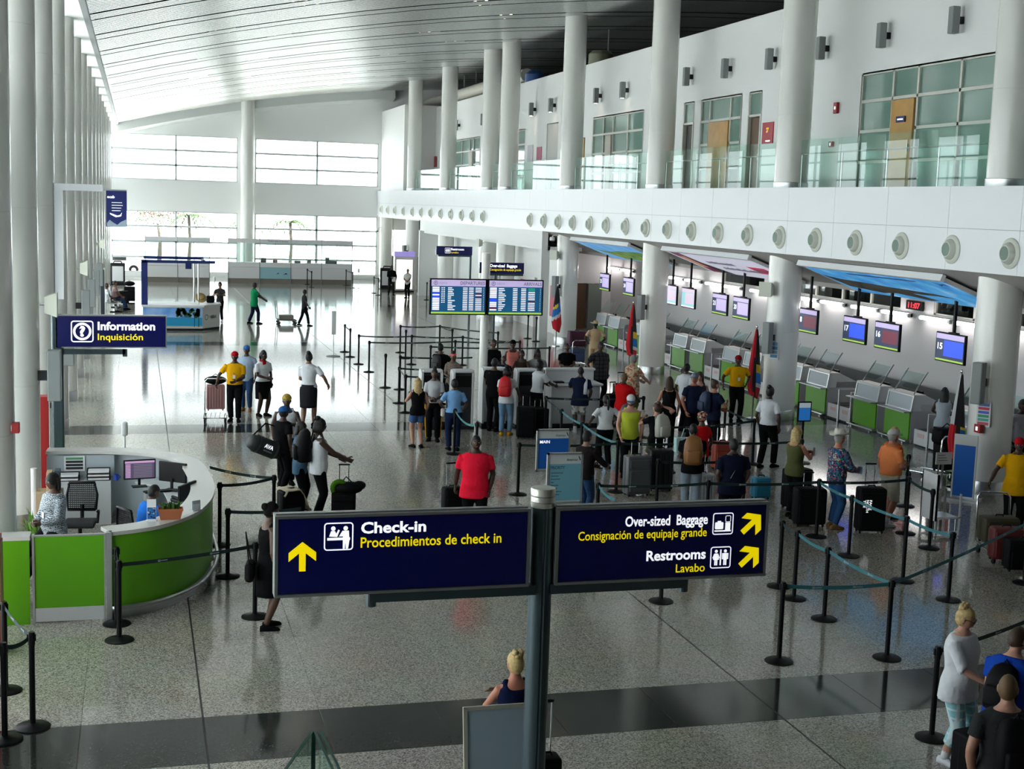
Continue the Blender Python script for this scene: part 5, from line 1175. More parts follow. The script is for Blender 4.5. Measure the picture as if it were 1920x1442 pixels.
        if hk2 == 'band':
            MB().ring_loft([[HT((r*0.083*cos(b), -0.004+r*0.103*sin(b), z)) for b in [2*pi*j/24 for j in range(24)]] for (r, z) in ((1.02, .03), (1.10, .035), (1.08, .075), (1.0, .08))]).build('headband', hm2, t, True)
    if glasses:
        g = MB()
        for s in (-1, 1):
            g.tube([HT((s*0.031+0.024*cos(a), 0.100, 0.006+0.017*sin(a))) for a in [2*pi*j/12 for j in range(13)]], 0.0028, 5, False); g.tube([HT((s*0.055, 0.098, 0.010)), HT((s*0.078, 0.03, 0.012)), HT((s*0.078, -0.01, 0.006))], 0.0028, 5)
        g.tube([HT((-0.008, 0.101, 0.008)), HT((0.008, 0.101, 0.008))], 0.0028, 5); g.build('glasses', EYED, t)
    for it in items:
        if it == 'badge':
            p = S(0, 0.0, 0.66*h); b = MB(); yf = (0.066*bw*belly*h+0.045)
            b.box(S(0.0, yf, 0.655*h), (0.06, 0.006, 0.085), mat=Rl); b.build('badge', WPAN, t)
            MB().tube([S(-0.045*h, 0.03*h, 0.845*h), S(0, yf, 0.69*h), S(0.045*h, 0.03*h, 0.845*h)], 0.005, 6).build('lanyard', DARK, t)
        if it == 'scarf': MB().ring_loft([[S(r*h*cos(b), r*h*sin(b), (z-0.01*sin(b))*h) for b in [2*pi*j/16 for j in range(16)]] for (r, z) in ((.05, .835), (.056, .845), (.05, .858))]).box(S(0.02*h, 0.062*h, 0.815*h), (0.09, 0.03, 0.07), mat=Rl).build('neck_scarf', red, t, True)
        if it == 'beard':
            MB().add([HT([c*(1.05 if (y > 0.0 and z < -0.32) else 0.95) for c in p]) for (x, y, z), p in zip(HU, HV)], HF).build('beard', HAIR['n'], t, True)
        if it == 'towel':
            MB().tube([S(0.07*h, -0.085*h, 0.60*h), S(0.075*h, -0.08*h, 0.74*h), S(0.075*h, -0.02*h, 0.85*h), S(0.07*h, 0.07*h, 0.79*h)], 0.045, 10, sq=0.5).build('towel', wht, t, True)
        if it == 'stripe':
            for nm in 'LR':
                hp, kn, an = J[nm][3:]; s = -1 if nm == 'L' else 1; m = MB(); o_ = Vector((s, 0, 0))
                q = [hp+o_*(0.066*h*bw), kn+o_*(0.050*h), an+o_*(0.044*h)]
                m.tube(q, 0.014, 6).build('trouser_stripe', yel, t)
        if it == 'socks':
            for nm in 'LR': an, kn = J[nm][5], J[nm][4]; MB().tube([an-Vector((0, 0, 0.02)), an.lerp(kn, 0.22)], 0.028*h, 12).build('sock', wht, t, True)
        if it == 'strap': MB().tube([S(-0.06*h, -0.085*h, 0.60*h), S(0, -0.092*h, 0.72*h), S(0.055*h, -0.055*h, 0.835*h), S(0.06*h, 0.05*h, 0.80*h)], 0.012, 6, sq=0.4).build('shoulder_strap', grey, t)
        if it == 'camera_strap': MB().tube([S(-0.05*h, 0.04*h, 0.84*h), S(0.02*h, 0.11*h, 0.70*h), S(0.08*h, 0.09*h, 0.58*h)], 0.012, 6).build('camera_strap', blk, t)
    return t, J, S
p = person
# ---- left and near
p('woman in black dress and dark headscarf standing by the sign edge', (1.64, 17.38), -80, 1.67, 'b', ('buzz', 'k'), ('dress', blk), ('skirt', blk), blk, ('down', 'down'), (0.02, -0.03), fem=True, bw=1.08, hat=('wrap', CL('dark_wrap', 0.012, 0.01, 0.01)))
p('man in coral red polo walking towards the camera with a cabin case', (5.393, 21.480), 172, 1.80, 'd', ('buzz', 'k'), ('untuck', coral), ('pants', blk), blk, ('down', 'pull'), (0.07, -0.07), bw=1.18, belly=1.08)
p('man with dreadlocks in white tank top pushing a suitcase handle', (3.027, 23.305), -88, 1.80, 'd', ('dreads', 'k'), ('tank', wht), ('pants', blk), blk, ((.10, .22, .60), (.08, .26, .62)), (0.02, -0.02), bw=1.05)
p('person in blue cap and black clothes carrying a duffel bag', (2.653, 25.655), -60, 1.66, 'd', ('short', 'k'), ('tee', blk), ('pants', blk), wht, ('belly', 'down'), (0.02, -0.03), bw=1.1, hat=('cap', CL('denim_cap', 0.03, 0.12, 0.35)), items=('socks',))
p('man in mustard cap facing the duffel bag group', (2.805, 26.448), 175, 1.78, 'd', ('buzz', 'k'), ('tank', wht), ('pants', blk), blk, ('chest', 'down'), hat=('cap', CL('mustard', 0.40, 0.30, 0.06)))
p('woman in denim jacket standing between the backpack travellers', (2.795, 24.076), -110, 1.62, 'm', ('bob', 'k'), ('jacket', CL('worn_denim', 0.07, 0.14, 0.22)), ('pants', blk), blk, ('belly', 'belly'), fem=True)
p('porter in yellow polo and red cap beside the pink suitcase trolley', (2.33, 34.16), 170, 1.75, 'd', ('buzz', 'k'), ('tuck', yel), ('pants', blk), blk, ('belly', 'out'), (0.04, -0.02), bw=1.08, belly=1.12, hat=('cap', CL('cap_red', 0.5, 0.01, 0.02)), items=('badge',))
p('man in blue cap and pale blue shirt standing behind the porter', (2.75, 35.87), 165, 1.72, 'd', ('buzz', 'k'), ('shirt', CL('pale_blue', 0.35, 0.45, 0.58)), ('jeans', djean), CL('tan_shoe', 0.25, 0.12, 0.05), hat=('cap', CL('sky_cap', 0.05, 0.16, 0.42)))
p('uniformed woman in white blouse, black skirt and red scarf', (3.09, 34.96), -150, 1.69, 'd', ('bob', 'k'), ('tuck', wht), ('skirt', blk), blk, ('down', 'belly'), (0.03, -0.02), fem=True, bw=1.12, items=('scarf',), head=(-20, 0))
p('uniformed woman in white blouse and black skirt walking away', (4.05, 33.22), -20, 1.84, 'm', ('bun', 'k'), ('tuck', wht), ('skirt', CL('dark_skirt', 0.018, 0.018, 0.022)), blk, ('belly', 'out'), (-0.06, 0.10), fem=True, bw=1.12)
p('man in green shirt pushing the flat trolley far across the hall', (4.97, 60.84), -80, 1.82, 'd', ('buzz', 'k'), ('untuck', green), ('pants', navy), blk, ('fwd', (.10, .25, .58)), (-0.10, 0.10))
p('slim youth in dark clothes walking across the shiny floor', (7.08, 59.99), -85, 1.60, 'd', ('buzz', 'k'), ('tee', char), ('pants', blk), blk, ((.08, .08, .50), (.08, .12, .52)), (-0.13, 0.13), bw=0.85)
p('person in dark top with raised hands beside the beach mural desk', (3.55, 61.75), 160, 1.76, 'm', ('short', 'k'), ('tee', char), ('pants', blk), wht, ('chest', 'chest'), bw=0.85)
p('man in black suit holding a white paper near the far stanchions', (14.65, 80.3), 175, 1.76, 'd', ('buzz', 'k'), ('jacket', blk), ('pants', CL('dark_trouser', 0.02, 0.018, 0.015)), blk, ('down', 'belly'), (0.03, -0.05), stance=0.08, bw=1.05)
p('bald man in white shirt leaning on a far queue post', (15.191, 77.964), 150, 1.70, 'm', ('bald', 'k'), ('shirt', CL('off_white', 0.6, 0.58, 0.55)), ('pants', blk), blk, ('fwd', 'belly'), bw=0.95)
# seated by the left wall, desk staff
p('seated traveller in white shirt on the bench by the left columns', (-1.411, 66.133), -85, 1.66, 'b', ('short', 'n'), ('tee', wht), ('pants', grey), blk, ('lap', 'lap'), sit=0.455)
p('seated traveller in pale pink top beside the black luggage', (-1.052, 67.662), -95, 1.70, 'm', ('short', 'n'), ('tee', CL('pale_pink', 0.5, 0.35, 0.36)), ('pants', djean), blk, ('lap', 'lap'), sit=0.455)
p('desk clerk in zigzag blouse seated with folded hands', (-1.177, 20.295), 122, 1.70, 'b', ('bob', 'k'), ('long', zig), ('pants', blk), blk, ((.04, .15, .60), (.04, .15, .60)), sit=0.62, fem=True, bw=1.2, items=('badge',))
p('desk clerk in bright blue top bent over the worktop', (0.041, 20.151), -60, 1.62, 'b', ('buzz', 'k'), ('tee', brightblue), ('pants', blk), blk, ('desk', 'desk'), sit=0.50, lean=16)
# ---- kiosk group
p('blonde woman in black tank and denim shorts seen from behind', (6.17, 30.15), 8, 1.60, 'l', ('long', 'y'), ('tank', blk), ('shorts', CL('cutoff_denim', 0.06, 0.12, 0.28)), blk, (('chest'), 'down'), fem=True, head=(-20, -8))
p('officer in white shirt and yellow striped black trousers', (6.72, 30.95), 165, 1.72, 'b', ('bun', 'k'), ('tuck', CL('uniform_white', 0.55, 0.56, 0.58)), ('pants', blk), blk, ('belly', 'belly'), fem=True, items=('stripe',))
p('woman in pale blue shirt and navy trousers with hand on hip', (6.92, 29.72), -5, 1.63, 'b', ('short', 'k'), ('tuck', lblue), ('pants', CL('ink_blue', 0.012, 0.022, 0.06)), blk, ('hip', (.15, .14, .56)), fem=True, bw=1.12)
p('woman with red backpack in white tee, jeans and yellow shoes', (8.66, 31.6), -25, 1.68, 'b', ('dreads', 'k'), ('tee', wht), ('jeans', jean), CL('shoe_yellow', 0.65, 0.32, 0.01), ('belly', (.17, .16, .54)), (-0.02, 0.04), fem=True)
p('man in black tee standing at the kiosk behind red backpack', (8.50, 32.22), -30, 1.82, 'b', ('buzz', 'k'), ('tee', blk), ('pants', blk), blk, ('desk', 'desk'))
p('boy with cropped hair in front of the flight board pole', (9.692, 35.739), 160, 1.48, 'b', ('buzz', 'k'), ('tee', navy), ('pants', blk))
p('tall man in black tee standing behind the flight board pole', (9.720, 37.052), -160, 1.80, 'b', ('buzz', 'k'), ('tee', blk), ('pants', blk))
p('woman in salmon top with dark cap behind the kiosks', (10.442, 37.557), 170, 1.72, 'd', ('short', 'k'), ('tank', pinkc), ('pants', blk), fem=True, hat=('cap', blk))
p('woman in brown top leaning over the kiosk row', (10.227, 35.815), 160, 1.62, 'd', ('short', 'k'), ('tank', CL('brown', 0.05, 0.03, 0.02)), ('pants', blk), arms=('desk', 'desk'), fem=True)
p('person in grey hoodie with long dark hair behind the counter', (10.700, 35.912), 175, 1.64, 'd', ('long', 'k'), ('jacket', grey), ('pants', blk), fem=True, bw=1.25)
p('woman in black tee with high bun behind the first kiosk', (8.105, 36.655), -40, 1.70, 'b', ('bun', 'k'), ('tee', blk), ('pants', blk), arms=('desk', 'desk'), fem=True, bw=1.15)
p('woman with coral headband and striped top behind the kiosk', (8.153, 35.258), 165, 1.62, 'b', ('bun', 'k'), ('shirt', stripe), ('pants', blk), arms=('belly', 'belly'), fem=True, hat=('band', CL('coral_band', 0.75, 0.15, 0.15)))
p('agent in white shirt writing at the white service counter', (9.66, 32.40), -65, 1.74, 'd', ('bun', 'k'), ('tuck', wht), ('pants', blk), blk, ('desk', 'desk'), fem=True, lean=6)
p('person in navy shirt and print shorts with white towel', (10.6, 31.75), -15, 1.66, 'd', ('buzz', 'k'), ('untuck', navy), ('bermuda', shortp), wht, ('desk', 'down'), bw=1.1, items=('towel', 'socks'))
p('man in black graphic tee behind the service counter', (12.011, 37.303), 165, 1.66, 'b', ('buzz', 'k'), ('tee', blk), ('pants', blk), arms=('belly', 'belly'), bw=1.1)
p('man in dark plaid shirt pushing a suitcase in the queue', (12.588, 36.063), -165, 1.84, 'd', ('buzz', 'k'), ('untuck', plaid), ('pants', blk), blk, ('down', 'out'), bw=1.15)
p('porter in beige shirt and cap with a trolley of purple bags', (15.033, 43.648), -10, 1.76, 'd', ('buzz', 'k'), ('shirt', beige), ('pants', beige), blk, ('hip', 'hip'), hat=('cap', beige), bw=1.0)
p('grey haired man in tropical shirt and glasses by the column', (12.573, 33.384), -70, 1.77, 'l', ('short', 'g'), ('untuck', floral), ('pants', olive), blk, ('fwd', 'fwd'), bw=1.15, glasses=True)
p('person in red shirt with cropped sandy hair in the queue', (11.280, 30.512), -60, 1.66, 'd', ('buzz', 'o'), ('polo', red), ('pants', blk), arms=('fwd', 'fwd'), bw=1.2)
p('agent in white shirt with long ponytail seen from behind', (9.72, 27.3), 5, 1.60, 'd', ('pony', 'k'), ('tuck', wht), ('pants', blk), blk, ('wide', 'wide'), fem=True, bw=1.1)
p('bearded man in lime tank top and white cap with suitcases', (9.908, 26.330), 172, 1.74, 'l', ('buzz', 'n'), ('tank', lime), ('pants', blk), blk, ('down', 'grip'), hat=('cap', CL('cap_white', 0.7, 0.7, 0.7), CL('cap_blue', 0.05, 0.2, 0.45)), head=(-15, -14), items=('beard',), bw=1.1)
p('woman in black tee and pink shoes photographing with a phone', (10.28, 25.75), 10, 1.66, 'l', ('bun', 'n'), ('tee', blk), ('shorts', CL('moss_shorts', 0.07, 0.085, 0.05)), CL('hot_pink', 0.55, 0.02, 0.32), ('phone', 'head'), fem=True, bw=0.95, stance=0.08)
p('woman with long brown hair and black tank in the queue', (12.16, 29.75), -20, 1.66, 'r', ('long', 'n'), ('tank', blk), ('pants', blk), fem=True)
p('man in navy tee and grey cap in the queue', (12.693, 29.552), -165, 1.78, 'r', ('buzz', 'n'), ('tee', navy), ('pants', blk), hat=('cap', CL('cap_grey', 0.22, 0.27, 0.32)), head=(-60, 0), bw=1.1)
p('woman with long brown hair beside the grey cap man', (13.265, 30.527), 150, 1.68, 'l', ('long', 'n'), ('tank', char), ('pants', blk), fem=True)
p('man in white shirt bowing his head at the desks', (13.412, 31.765), -60, 1.74, 'd', ('buzz', 'k'), ('shirt', wht), ('pants', blk), head=(0, -25))
p('man with buzz cut and navy backpack straps in the queue', (12.799, 28.608), -80, 1.74, 'r', ('buzz', 'n'), ('tee', navy), ('pants', blk), arms=('belly', 'chest'), bw=1.1)
p('porter in yellow polo and maroon cap with hand on hip', (15.51, 33.21), 170, 1.78, 'd', ('buzz', 'k'), ('tuck', yel), ('pants', blk), blk, ('hip', 'out'), (0.03, -0.03), bw=1.1, belly=1.1, hat=('cap', CL('cap_maroon', 0.25, 0.01, 0.01)), items=('badge',))
p('agent in white shirt and black trousers with hair bun walking right', (13.4, 26.98), -55, 1.81, 'd', ('bun', 'k'), ('tuck', wht), ('pants', blk), blk, ('down', 'down'), (-0.05, 0.09), fem=True, bw=1.05)
p('woman in floral head wrap and red top in the queue', (10.721, 24.453), 20, 1.66, 'b', ('buzz', 'k'), ('tee', red), ('pants', blk), blk, fem=True, hat=('wrap', wrapf))
p('man in black tee with tan backpack and grey jeans', (9.820, 22.772), -20, 1.72, 'd', ('buzz', 'k'), ('tee', blk), ('jeans', CL('grey_jean', 0.25, 0.30, 0.36)), CL('dark_shoe', 0.02, 0.02, 0.02), ('belly', 'fwd'), bw=1.05)
p('person in navy blouse with a thin shoulder strap, back turned', (10.033, 21.463), 0, 1.66, 'd', ('short', 'k'), ('untuck', CL('midnight', 0.008, 0.011, 0.028)), ('pants', blk), blk, ('down', 'down'), bw=1.3, items=('strap',))
p('man in dark brown shirt holding papers behind the priority poster', (7.74, 22.72), -60, 1.62, 'm', ('short', 'k'), ('long', CL('umber', 0.022, 0.018, 0.018)), ('jeans', djean), blk, ('belly', 'fwd'))
p('blonde woman in olive tank top beside the black suitcase', (11.704, 22.391), -75, 1.70, 'r', ('long', 'y'), ('tank', olive), ('pants', blk), blk, ('chest', (.03, .22, .68)), fem=True, bw=1.05, head=(10, 0))
p('man in white cowboy hat, confetti shirt and blue jeans', (12.082, 21.504), -80, 1.76, 'r', ('buzz', 'g'), ('long', multi), ('jeans', CL('mid_jean', 0.03, 0.09, 0.22)), CL('tan_boot', 0.22, 0.13, 0.05), (('belly'), (.05, .20, .60)), belly=1.1, hat=('cowboy', CL('hat_cream', 0.68, 0.66, 0.58)), glasses=True)
p('man in peach orange polo, khaki shorts and white visor', (13.195, 21.557), -85, 1.77, 'r', ('short', 'g'), ('tuck', orange), ('bermuda', khaki), wht, ('down', 'belly'), (0.03, -0.04), belly=1.3, bw=1.1, hat=('cap', CL('visor_grey', 0.5, 0.5, 0.5)), items=('socks',))
p('woman in deep orange top half hidden behind the peach polo', (13.55, 22.1), -80, 1.72, 'l', ('short', 'y'), ('tee', CL('burnt_orange', 0.6, 0.10, 0.015)), ('skirt', CL('pale_skirt', 0.5, 0.45, 0.38)), blk, ('belly', 'belly'), fem=True, items=('camera_strap',))
p('woman in grey tank top leaning on the check-in desk', (17.938, 27.224), -35, 1.72, 'd', ('long', 'k'), ('tank', CL('heather', 0.42, 0.46, 0.50)), ('pants', blk), blk, ('desk', 'desk'), fem=True, lean=8)
p('porter in yellow polo and red cap gripping the loaded trolley', (15.136, 20.560), 150, 1.76, 'd', ('buzz', 'k'), ('untuck', yel), ('pants', blk), blk, ('down', (.26, .14, .56)), hat=('cap', MATS['cap_red_cloth']), bw=1.1)
p('person in lilac grey tee at the picture edge by the column', (18.0, 24.45), 180, 1.86, 'd', ('short', 'k'), ('tee', CL('lilac_grey', 0.4, 0.4, 0.46)), ('shorts', blk))
# ---- near right corner
p('woman in white blouse, glasses and aqua gingham capri trousers', (8.14, 11.72), -150, 1.66, 'l', ('updo', 'y'), ('blouse', wht), ('capri', checkp), wht, ('down', (.10, .22, .60)), fem=True, bw=1.25, glasses=True, head=(15, -12), items=('socks',))
p('man in royal blue polo with black backpack bending forward', (7.995, 10.767), -60, 1.74, 'l', ('short', 'n'), ('tee', royal), ('pants', blk), blk, ('belly', 'belly'), lean=14, head=(-20, -15), bw=1.12)
p('man in charcoal tee with buzz cut and black backpack', (7.096, 9.509), -15, 1.78, 'l', ('buzz', 'o'), ('tee', char), ('pants', blk), blk, ('down', 'belly'), bw=1.15, head=(-25, -5))
p('blonde woman in navy sleeveless top behind the sign post', (3.30, 11.42), 5, 1.56, 'r', ('updo', 'y'), ('tank', CL('deep_navy', 0.006, 0.01, 0.04)), ('pants', blk), blk, ('chest', 'down'), fem=True, head=(10, 0))
# ================================================================ luggage, bags, trolleys
def suitcase(label, xy, rz=0, w=0.44, d=0.27, hh=0.66, mat=None, handle=0.0, ribs=0, soft=False, z=0.0, lay=False, group=None):
    mat = mat or CASEK
    t = thing('suitcase', label, 'suitcase', (*xy, z), radians(rz), group)
    zb = 0.04
    MB().rbox((0, 0, zb+hh/2), (w, d, hh), 0.05 if soft else 0.035, n=3).build('shell', mat, t, 'auto')
    if ribs:
        for i in range(ribs):
            x = -w/2+w*(i+0.5)/ribs
            MB().rbox((x, -d/2-0.003, zb+hh/2), (w/ribs*0.6, 0.012, hh*0.86), 0.005, n=1).build('rib', mat, t)
    else:
        MB().rbox((0, -d/2-0.012, zb+hh*0.36), (w*0.84, 0.03, hh*0.55), 0.015).build('front_pocket', mat, t); MB().rbox((0, -d/2-0.008, zb+hh*0.80), (w*0.84, 0.022, hh*0.20), 0.01).build('front_pocket', mat, t)
    MB().ring_loft([[(sx*(w/2+0.002), yy, zb+hh/2+sz*(hh/2-0.04)) for sx, sz in ((-1, -1), (1, -1), (1, 1), (-1, 1))] for yy in (-0.008, 0.008)], False).build('zip', BLACK, t)
    for sx in (-1, 1):
        for sy in (-1, 1): MB().cyl((sx*(w/2-0.05)-0.012, sy*(d/2-0.05), 0.028), (sx*(w/2-0.05)+0.012, sy*(d/2-0.05), 0.028), 0.028, n=12).build('wheel', BLACK, t)
    MB().tube([(-0.07, 0, zb+hh), (-0.06, 0, zb+hh+0.03), (0.06, 0, zb+hh+0.03), (0.07, 0, zb+hh)], 0.012, 8).build('carry_handle', BLACK, t)
    if handle:
        hd = MB()
        for sx in (-1, 1): hd.tube([(sx*0.08, d/2-0.03, zb+hh-0.02), (sx*0.08, d/2-0.03, zb+hh+handle)], 0.009, 8)
        hd.build('telescopic_tube', CHROME, t); MB().rbox((0, d/2-0.03, zb+hh+handle), (0.2, 0.03, 0.03), 0.01).build('pull_handle', BLACK, t)
    return t
CASEK = M('black_nylon', (0.006, 0.006, 0.007), 0.6, spec=0.1); CASEG = M('grey_hard_shell', (0.09, 0.10, 0.11), 0.35); CASES = M('silver_shell', (0.42, 0.46, 0.48), 0.3, 0.3); CASEP = M('rose_shell', (0.42, 0.22, 0.22), 0.3, 0.2); CASEB = M('teal_blue_shell', (0.02, 0.22, 0.36), 0.4); PURP = M('plum_nylon', (0.06, 0.008, 0.035), 0.6); OLV = M('olive_nylon', (0.04, 0.035, 0.015), 0.7)
def backpack(label, root, mat, size=1.0, h=1.7, side=0, lean=0, flap=None):
    """worn on a person's back: placed behind the shoulders of the given person"""
    a = root.rotation_euler.z; off = Matrix.Rotation(a, 3, 'Z') @ Vector((side, -(0.075*h+0.10*size)-math.sin(radians(lean))*0.0, 0))
    t = thing('backpack', label, 'backpack', (root.location.x+off.x, root.location.y+off.y, root.location.z+0.60*h), a)
    if lean: t.location += Matrix.Rotation(a, 3, 'Z') @ Vector((0, math.sin(radians(lean))*0.22*h, -0.01))
    if lean: t.rotation_euler = (-radians(lean), 0, a)
    s = size
    rg = []
    for (z, rx, ry, y) in ((-0.02, .10, .07, 0), (0.0, .14, .10, 0), (0.16, .155, .115, -.01), (0.30, .145, .10, 0), (0.40, .11, .07, .02), (0.44, .05, .03, .03)): rg.append([(rx*s*(abs(cos(b))**0.7)*(1 if cos(b) > 0 else -1), y*s+ry*s*(abs(sin(b))**0.7)*(1 if sin(b) > 0 else -1), z*s) for b in [2*pi*j/20 for j in range(20)]])
    MB().ring_loft(rg).build('pack', mat, t, True)
    MB().rbox((0, -0.115*s, 0.12*s), (0.22*s, 0.07*s, 0.20*s), 0.03).build('front_pocket', flap or mat, t, True)
    for sx in (-1, 1): MB().tube([(sx*0.075*s, 0.06, 0.05*s), (sx*0.085*s, 0.02+0.085*s, 0.20*s), (sx*0.085, 0.12*s+0.02, 0.38*s), (sx*0.085, 0.24, 0.36*s), (sx*0.09, 0.25, 0.2*s)][0:3], 0.02, 8, sq=0.5).build('strap', mat, t)
    MB().tube([(-0.03, 0.02, 0.43*s), (0, 0.0, 0.48*s), (0.03, 0.02, 0.43*s)], 0.008, 6).build('grab_loop', mat, t)
    return t
PEOPLE = {o['label']: o for o in bpy.data.objects if o.name.split('.')[0] == 'person'}
who = lambda s: next(v for k_, v in PEOPLE.items() if s in k_)
backpack('black backpack worn by the man with dreadlocks', who('dreadlocks in white'), CASEK, 1.25, 1.8)
backpack('bright red backpack worn by the woman in jeans', who('woman with red backpack'), M('red_nylon', (0.62, 0.01, 0.015), 0.6), 1.05, 1.68)
backpack('pale grey backpack of the woman with pink shoes', who('pink shoes'), M('pale_grey_nylon', (0.42, 0.41, 0.36), 0.6), 1.05, 1.66)
backpack('tan leather backpack of the man in grey jeans', who('tan backpack'), M('tan_leather', (0.26, 0.11, 0.03), 0.5), 1.15, 1.72)
backpack('black backpack of the man in royal blue polo', who('royal blue polo'), CASEK, 1.0, 1.66, lean=14)
backpack('black backpack with clear bottle pocket of the buzz cut man', who('charcoal tee'), CASEK, 1.1, 1.68)
backpack('dark sports backpack of the bearded man', who('bearded man'), M('slate_nylon', (0.05, 0.06, 0.08), 0.6), 1.1, 1.74)
backpack('navy backpack of the queueing buzz cut man', who('navy backpack straps'), M('navy_nylon', (0.015, 0.03, 0.08), 0.6), 1.0, 1.74)
backpack('black backpack of the graphic tee bun woman behind kiosk', who('high bun behind'), M('black_white_nylon', (0.02, 0.02, 0.02), 0.6), 0.9, 1.7)
# duffel bag hanging at the blue cap person's side
t = thing('duffel_bag', 'dark duffel bag lettered AVA hanging from a shoulder', 'duffel bag', (2.30, 25.48, 0.93), radians(25)); t.rotation_euler[1] = radians(24)
rg = [[(x, r*cos(b)*0.9, r*sin(b)) for b in [2*pi*j/18 for j in range(18)]] for x, r in ((-0.36, .05), (-0.34, .13), (-0.2, .17), (0.2, .17), (0.34, .13), (0.36, .05))]
MB().ring_loft(rg).build('bag_body', M('duffel_black', (0.012, 0.018, 0.02), 0.6), t, True)
for sx in (-0.2, 0.2): MB().ring_loft([[(sx+dx, 0.175*cos(b)*0.9, 0.175*sin(b)) for b in [2*pi*j/18 for j in range(18)]] for dx in (-0.02, 0.02)], False).build('band', M('duffel_grey', (0.05, 0.06, 0.065), 0.6), t)
MB().tube([(-0.3, 0.05, 0.12), (-0.1, 0.12, 0.42), (0.12, 0.14, 0.44), (0.3, 0.05, 0.12)], 0.015, 8).build('strap', CASEK, t)
text_fit('AVA', 0.075, 0.2, SIGNW, t, t.location+Vector((-0.11, -0.165, -0.02)), 0.03); MB().bb((-0.1, -0.166, -0.085), (0.09, -0.158, -0.06)).build('printed_line', GREYM, t)
_s = suitcase
_s('black suitcase with cream towel in front of the dreadlocks man', (2.52, 22.95), 20, 0.42, 0.28, 0.60)
t = thing('towel', 'cream towel draped over the black suitcase', 'towel', (2.50, 22.95, 0.575), radians(20)); MB().ring_loft([[(x+0.02*sin(i), y, 0.10-0.5*max(0, abs(i-3)-1)*0.13*(1.6 if i < 3 else 0.5)) for x, y in ((-0.1, -0.02), (0.1, -0.02), (0.1, 0.02), (-0.1, 0.02))] if False else [((i-3)*0.06, y, 0.09-0.09*max(0, abs(i-3)-2)**1.3+0.01*sin(i*2+y*30)) for y in (-0.2, -0.07, 0.07, 0.2)]+[((i-3)*0.06, y, 0.075-0.09*max(0, abs(i-3)-2)**1.3) for y in (0.2, 0.07, -0.07, -0.2)] for i in range(9)]).build('cloth', CL('cream_towel', 0.55, 0.48, 0.36), t, True)
_s('black suitcase with pull handle beneath the dreadlocks man\'s hand', (3.45, 23.1), -10, 0.42, 0.26, 0.52, handle=0.45)
t = thing('travel_bag', 'floppy black travel bag lying on the suitcase', 'bag', (3.53, 23.05, 0.545)); MB().ell((0, 0, 0.08), (0.26, 0.16, 0.11)).ell((0.18, 0.0, 0.12), (0.12, 0.1, 0.08)).build('bag_body', CASEK, t, True); MB().tube([(-0.15, 0, 0.15), (-0.05, 0, 0.28), (0.08, 0, 0.15)], 0.012, 6).build('strap', CASEK, t)
t = thing('neck_pillow', 'green neck pillow tucked against the suitcase handle', 'pillow', (3.36, 23.0, 0.50)); MB().tube([(0.11*cos(a), 0.04, 0.13+0.11*sin(a)) for a in np.linspace(-0.6, pi+0.6, 12)], 0.05, 10).build('pillow_body', CL('pillow_green', 0.06, 0.18, 0.01), t, True)
_s('small black cabin case pulled by the red polo man', (5.441, 23.313), 10, 0.36, 0.22, 0.50, handle=0.42)
t = thing('handbag', 'black shoulder bag of the headscarf woman', 'bag', (1.38, 17.25, 0.72), radians(80)); MB().rbox((0, 0, 0.1), (0.30, 0.12, 0.26), 0.05).build('bag_body', CASEK, t); MB().tube([(-0.12, 0, 0.2), (-0.05, 0.05, 0.62), (0.12, 0, 0.2)], 0.01, 6).build('strap', CASEK, t)
# queue luggage
_s('tall black suitcase beside the yellow shoes', (9.036, 31.109), -15, 0.46, 0.30, 0.74, handle=0.25, soft=True)
_s('second black suitcase by the service counter', (9.518, 31.600), 10, 0.42, 0.27, 0.62, handle=0.2)
_s('grey ribbed suitcase in front of the bearded man', (9.45, 24.6), 5, 0.50, 0.28, 0.76, CASEG, 0.25, 0)
_s('large dark hard suitcase beside the grey ribbed one', (10.1, 25.0), -8, 0.48, 0.30, 0.80, M('dark_shell', (0.015, 0.016, 0.018), 0.4, spec=0.25), 0.2, 5)
_s('silver ribbed suitcase just above the wayfinding sign', (10.453, 23.686), 0, 0.44, 0.26, 0.56, CASES, 0.40, 6)
_s('small teal blue case beside the navy blouse', (11.833, 23.991), 0, 0.36, 0.24, 0.40, CASEB)
_s('big black suitcase behind the blonde woman in olive', (12.15, 23.1), 10, 0.52, 0.34, 0.74, CASEK, 0.35, soft=True)
_s('wide black suitcase next to the olive tank woman', (11.716, 21.759), -10, 0.56, 0.34, 0.66, CASEK, 0.25, soft=True)
t = _s('tall black suitcase with red handle beside the cowboy hat man', (12.58, 21.12), -12, 0.50, 0.30, 0.78, CASEK, 0.40, soft=True)
for i_, s_ in enumerate(('THE', 'NORTH', 'FACE')):
    o = text_fit(s_, 0.042, 0.045*len(s_), SIGNW, t, t.location+Vector((-0.19+0.055*i_, -0.182, 0.62)), 0.02); o.rotation_euler = (pi/2, pi/2, 0)
_s('black suitcase behind the plaid shirt man', (13.15, 35.7), 0, 0.46, 0.28, 0.66, CASEK, 0.3)
_s('black trolley case near the tropical shirt man', (12.373, 34.150), 15, 0.44, 0.26, 0.60, CASEK, 0.3)
_s('red topped suitcase in the queue before the navy blouse', (12.302, 26.914), 0, 0.42, 0.26, 0.58, M('brick_red_shell', (0.35, 0.05, 0.03), 0.5), 0.3)
_s('black suitcase in the corner by the charcoal tee man', (7.98, 11.15), 10, 0.40, 0.25, 0.55, CASEK, 0)
_s('black cabin case behind the sign post with white tag', (3.66, 11.6), 0, 0.30, 0.22, 0.45, CASEK, 0.5)
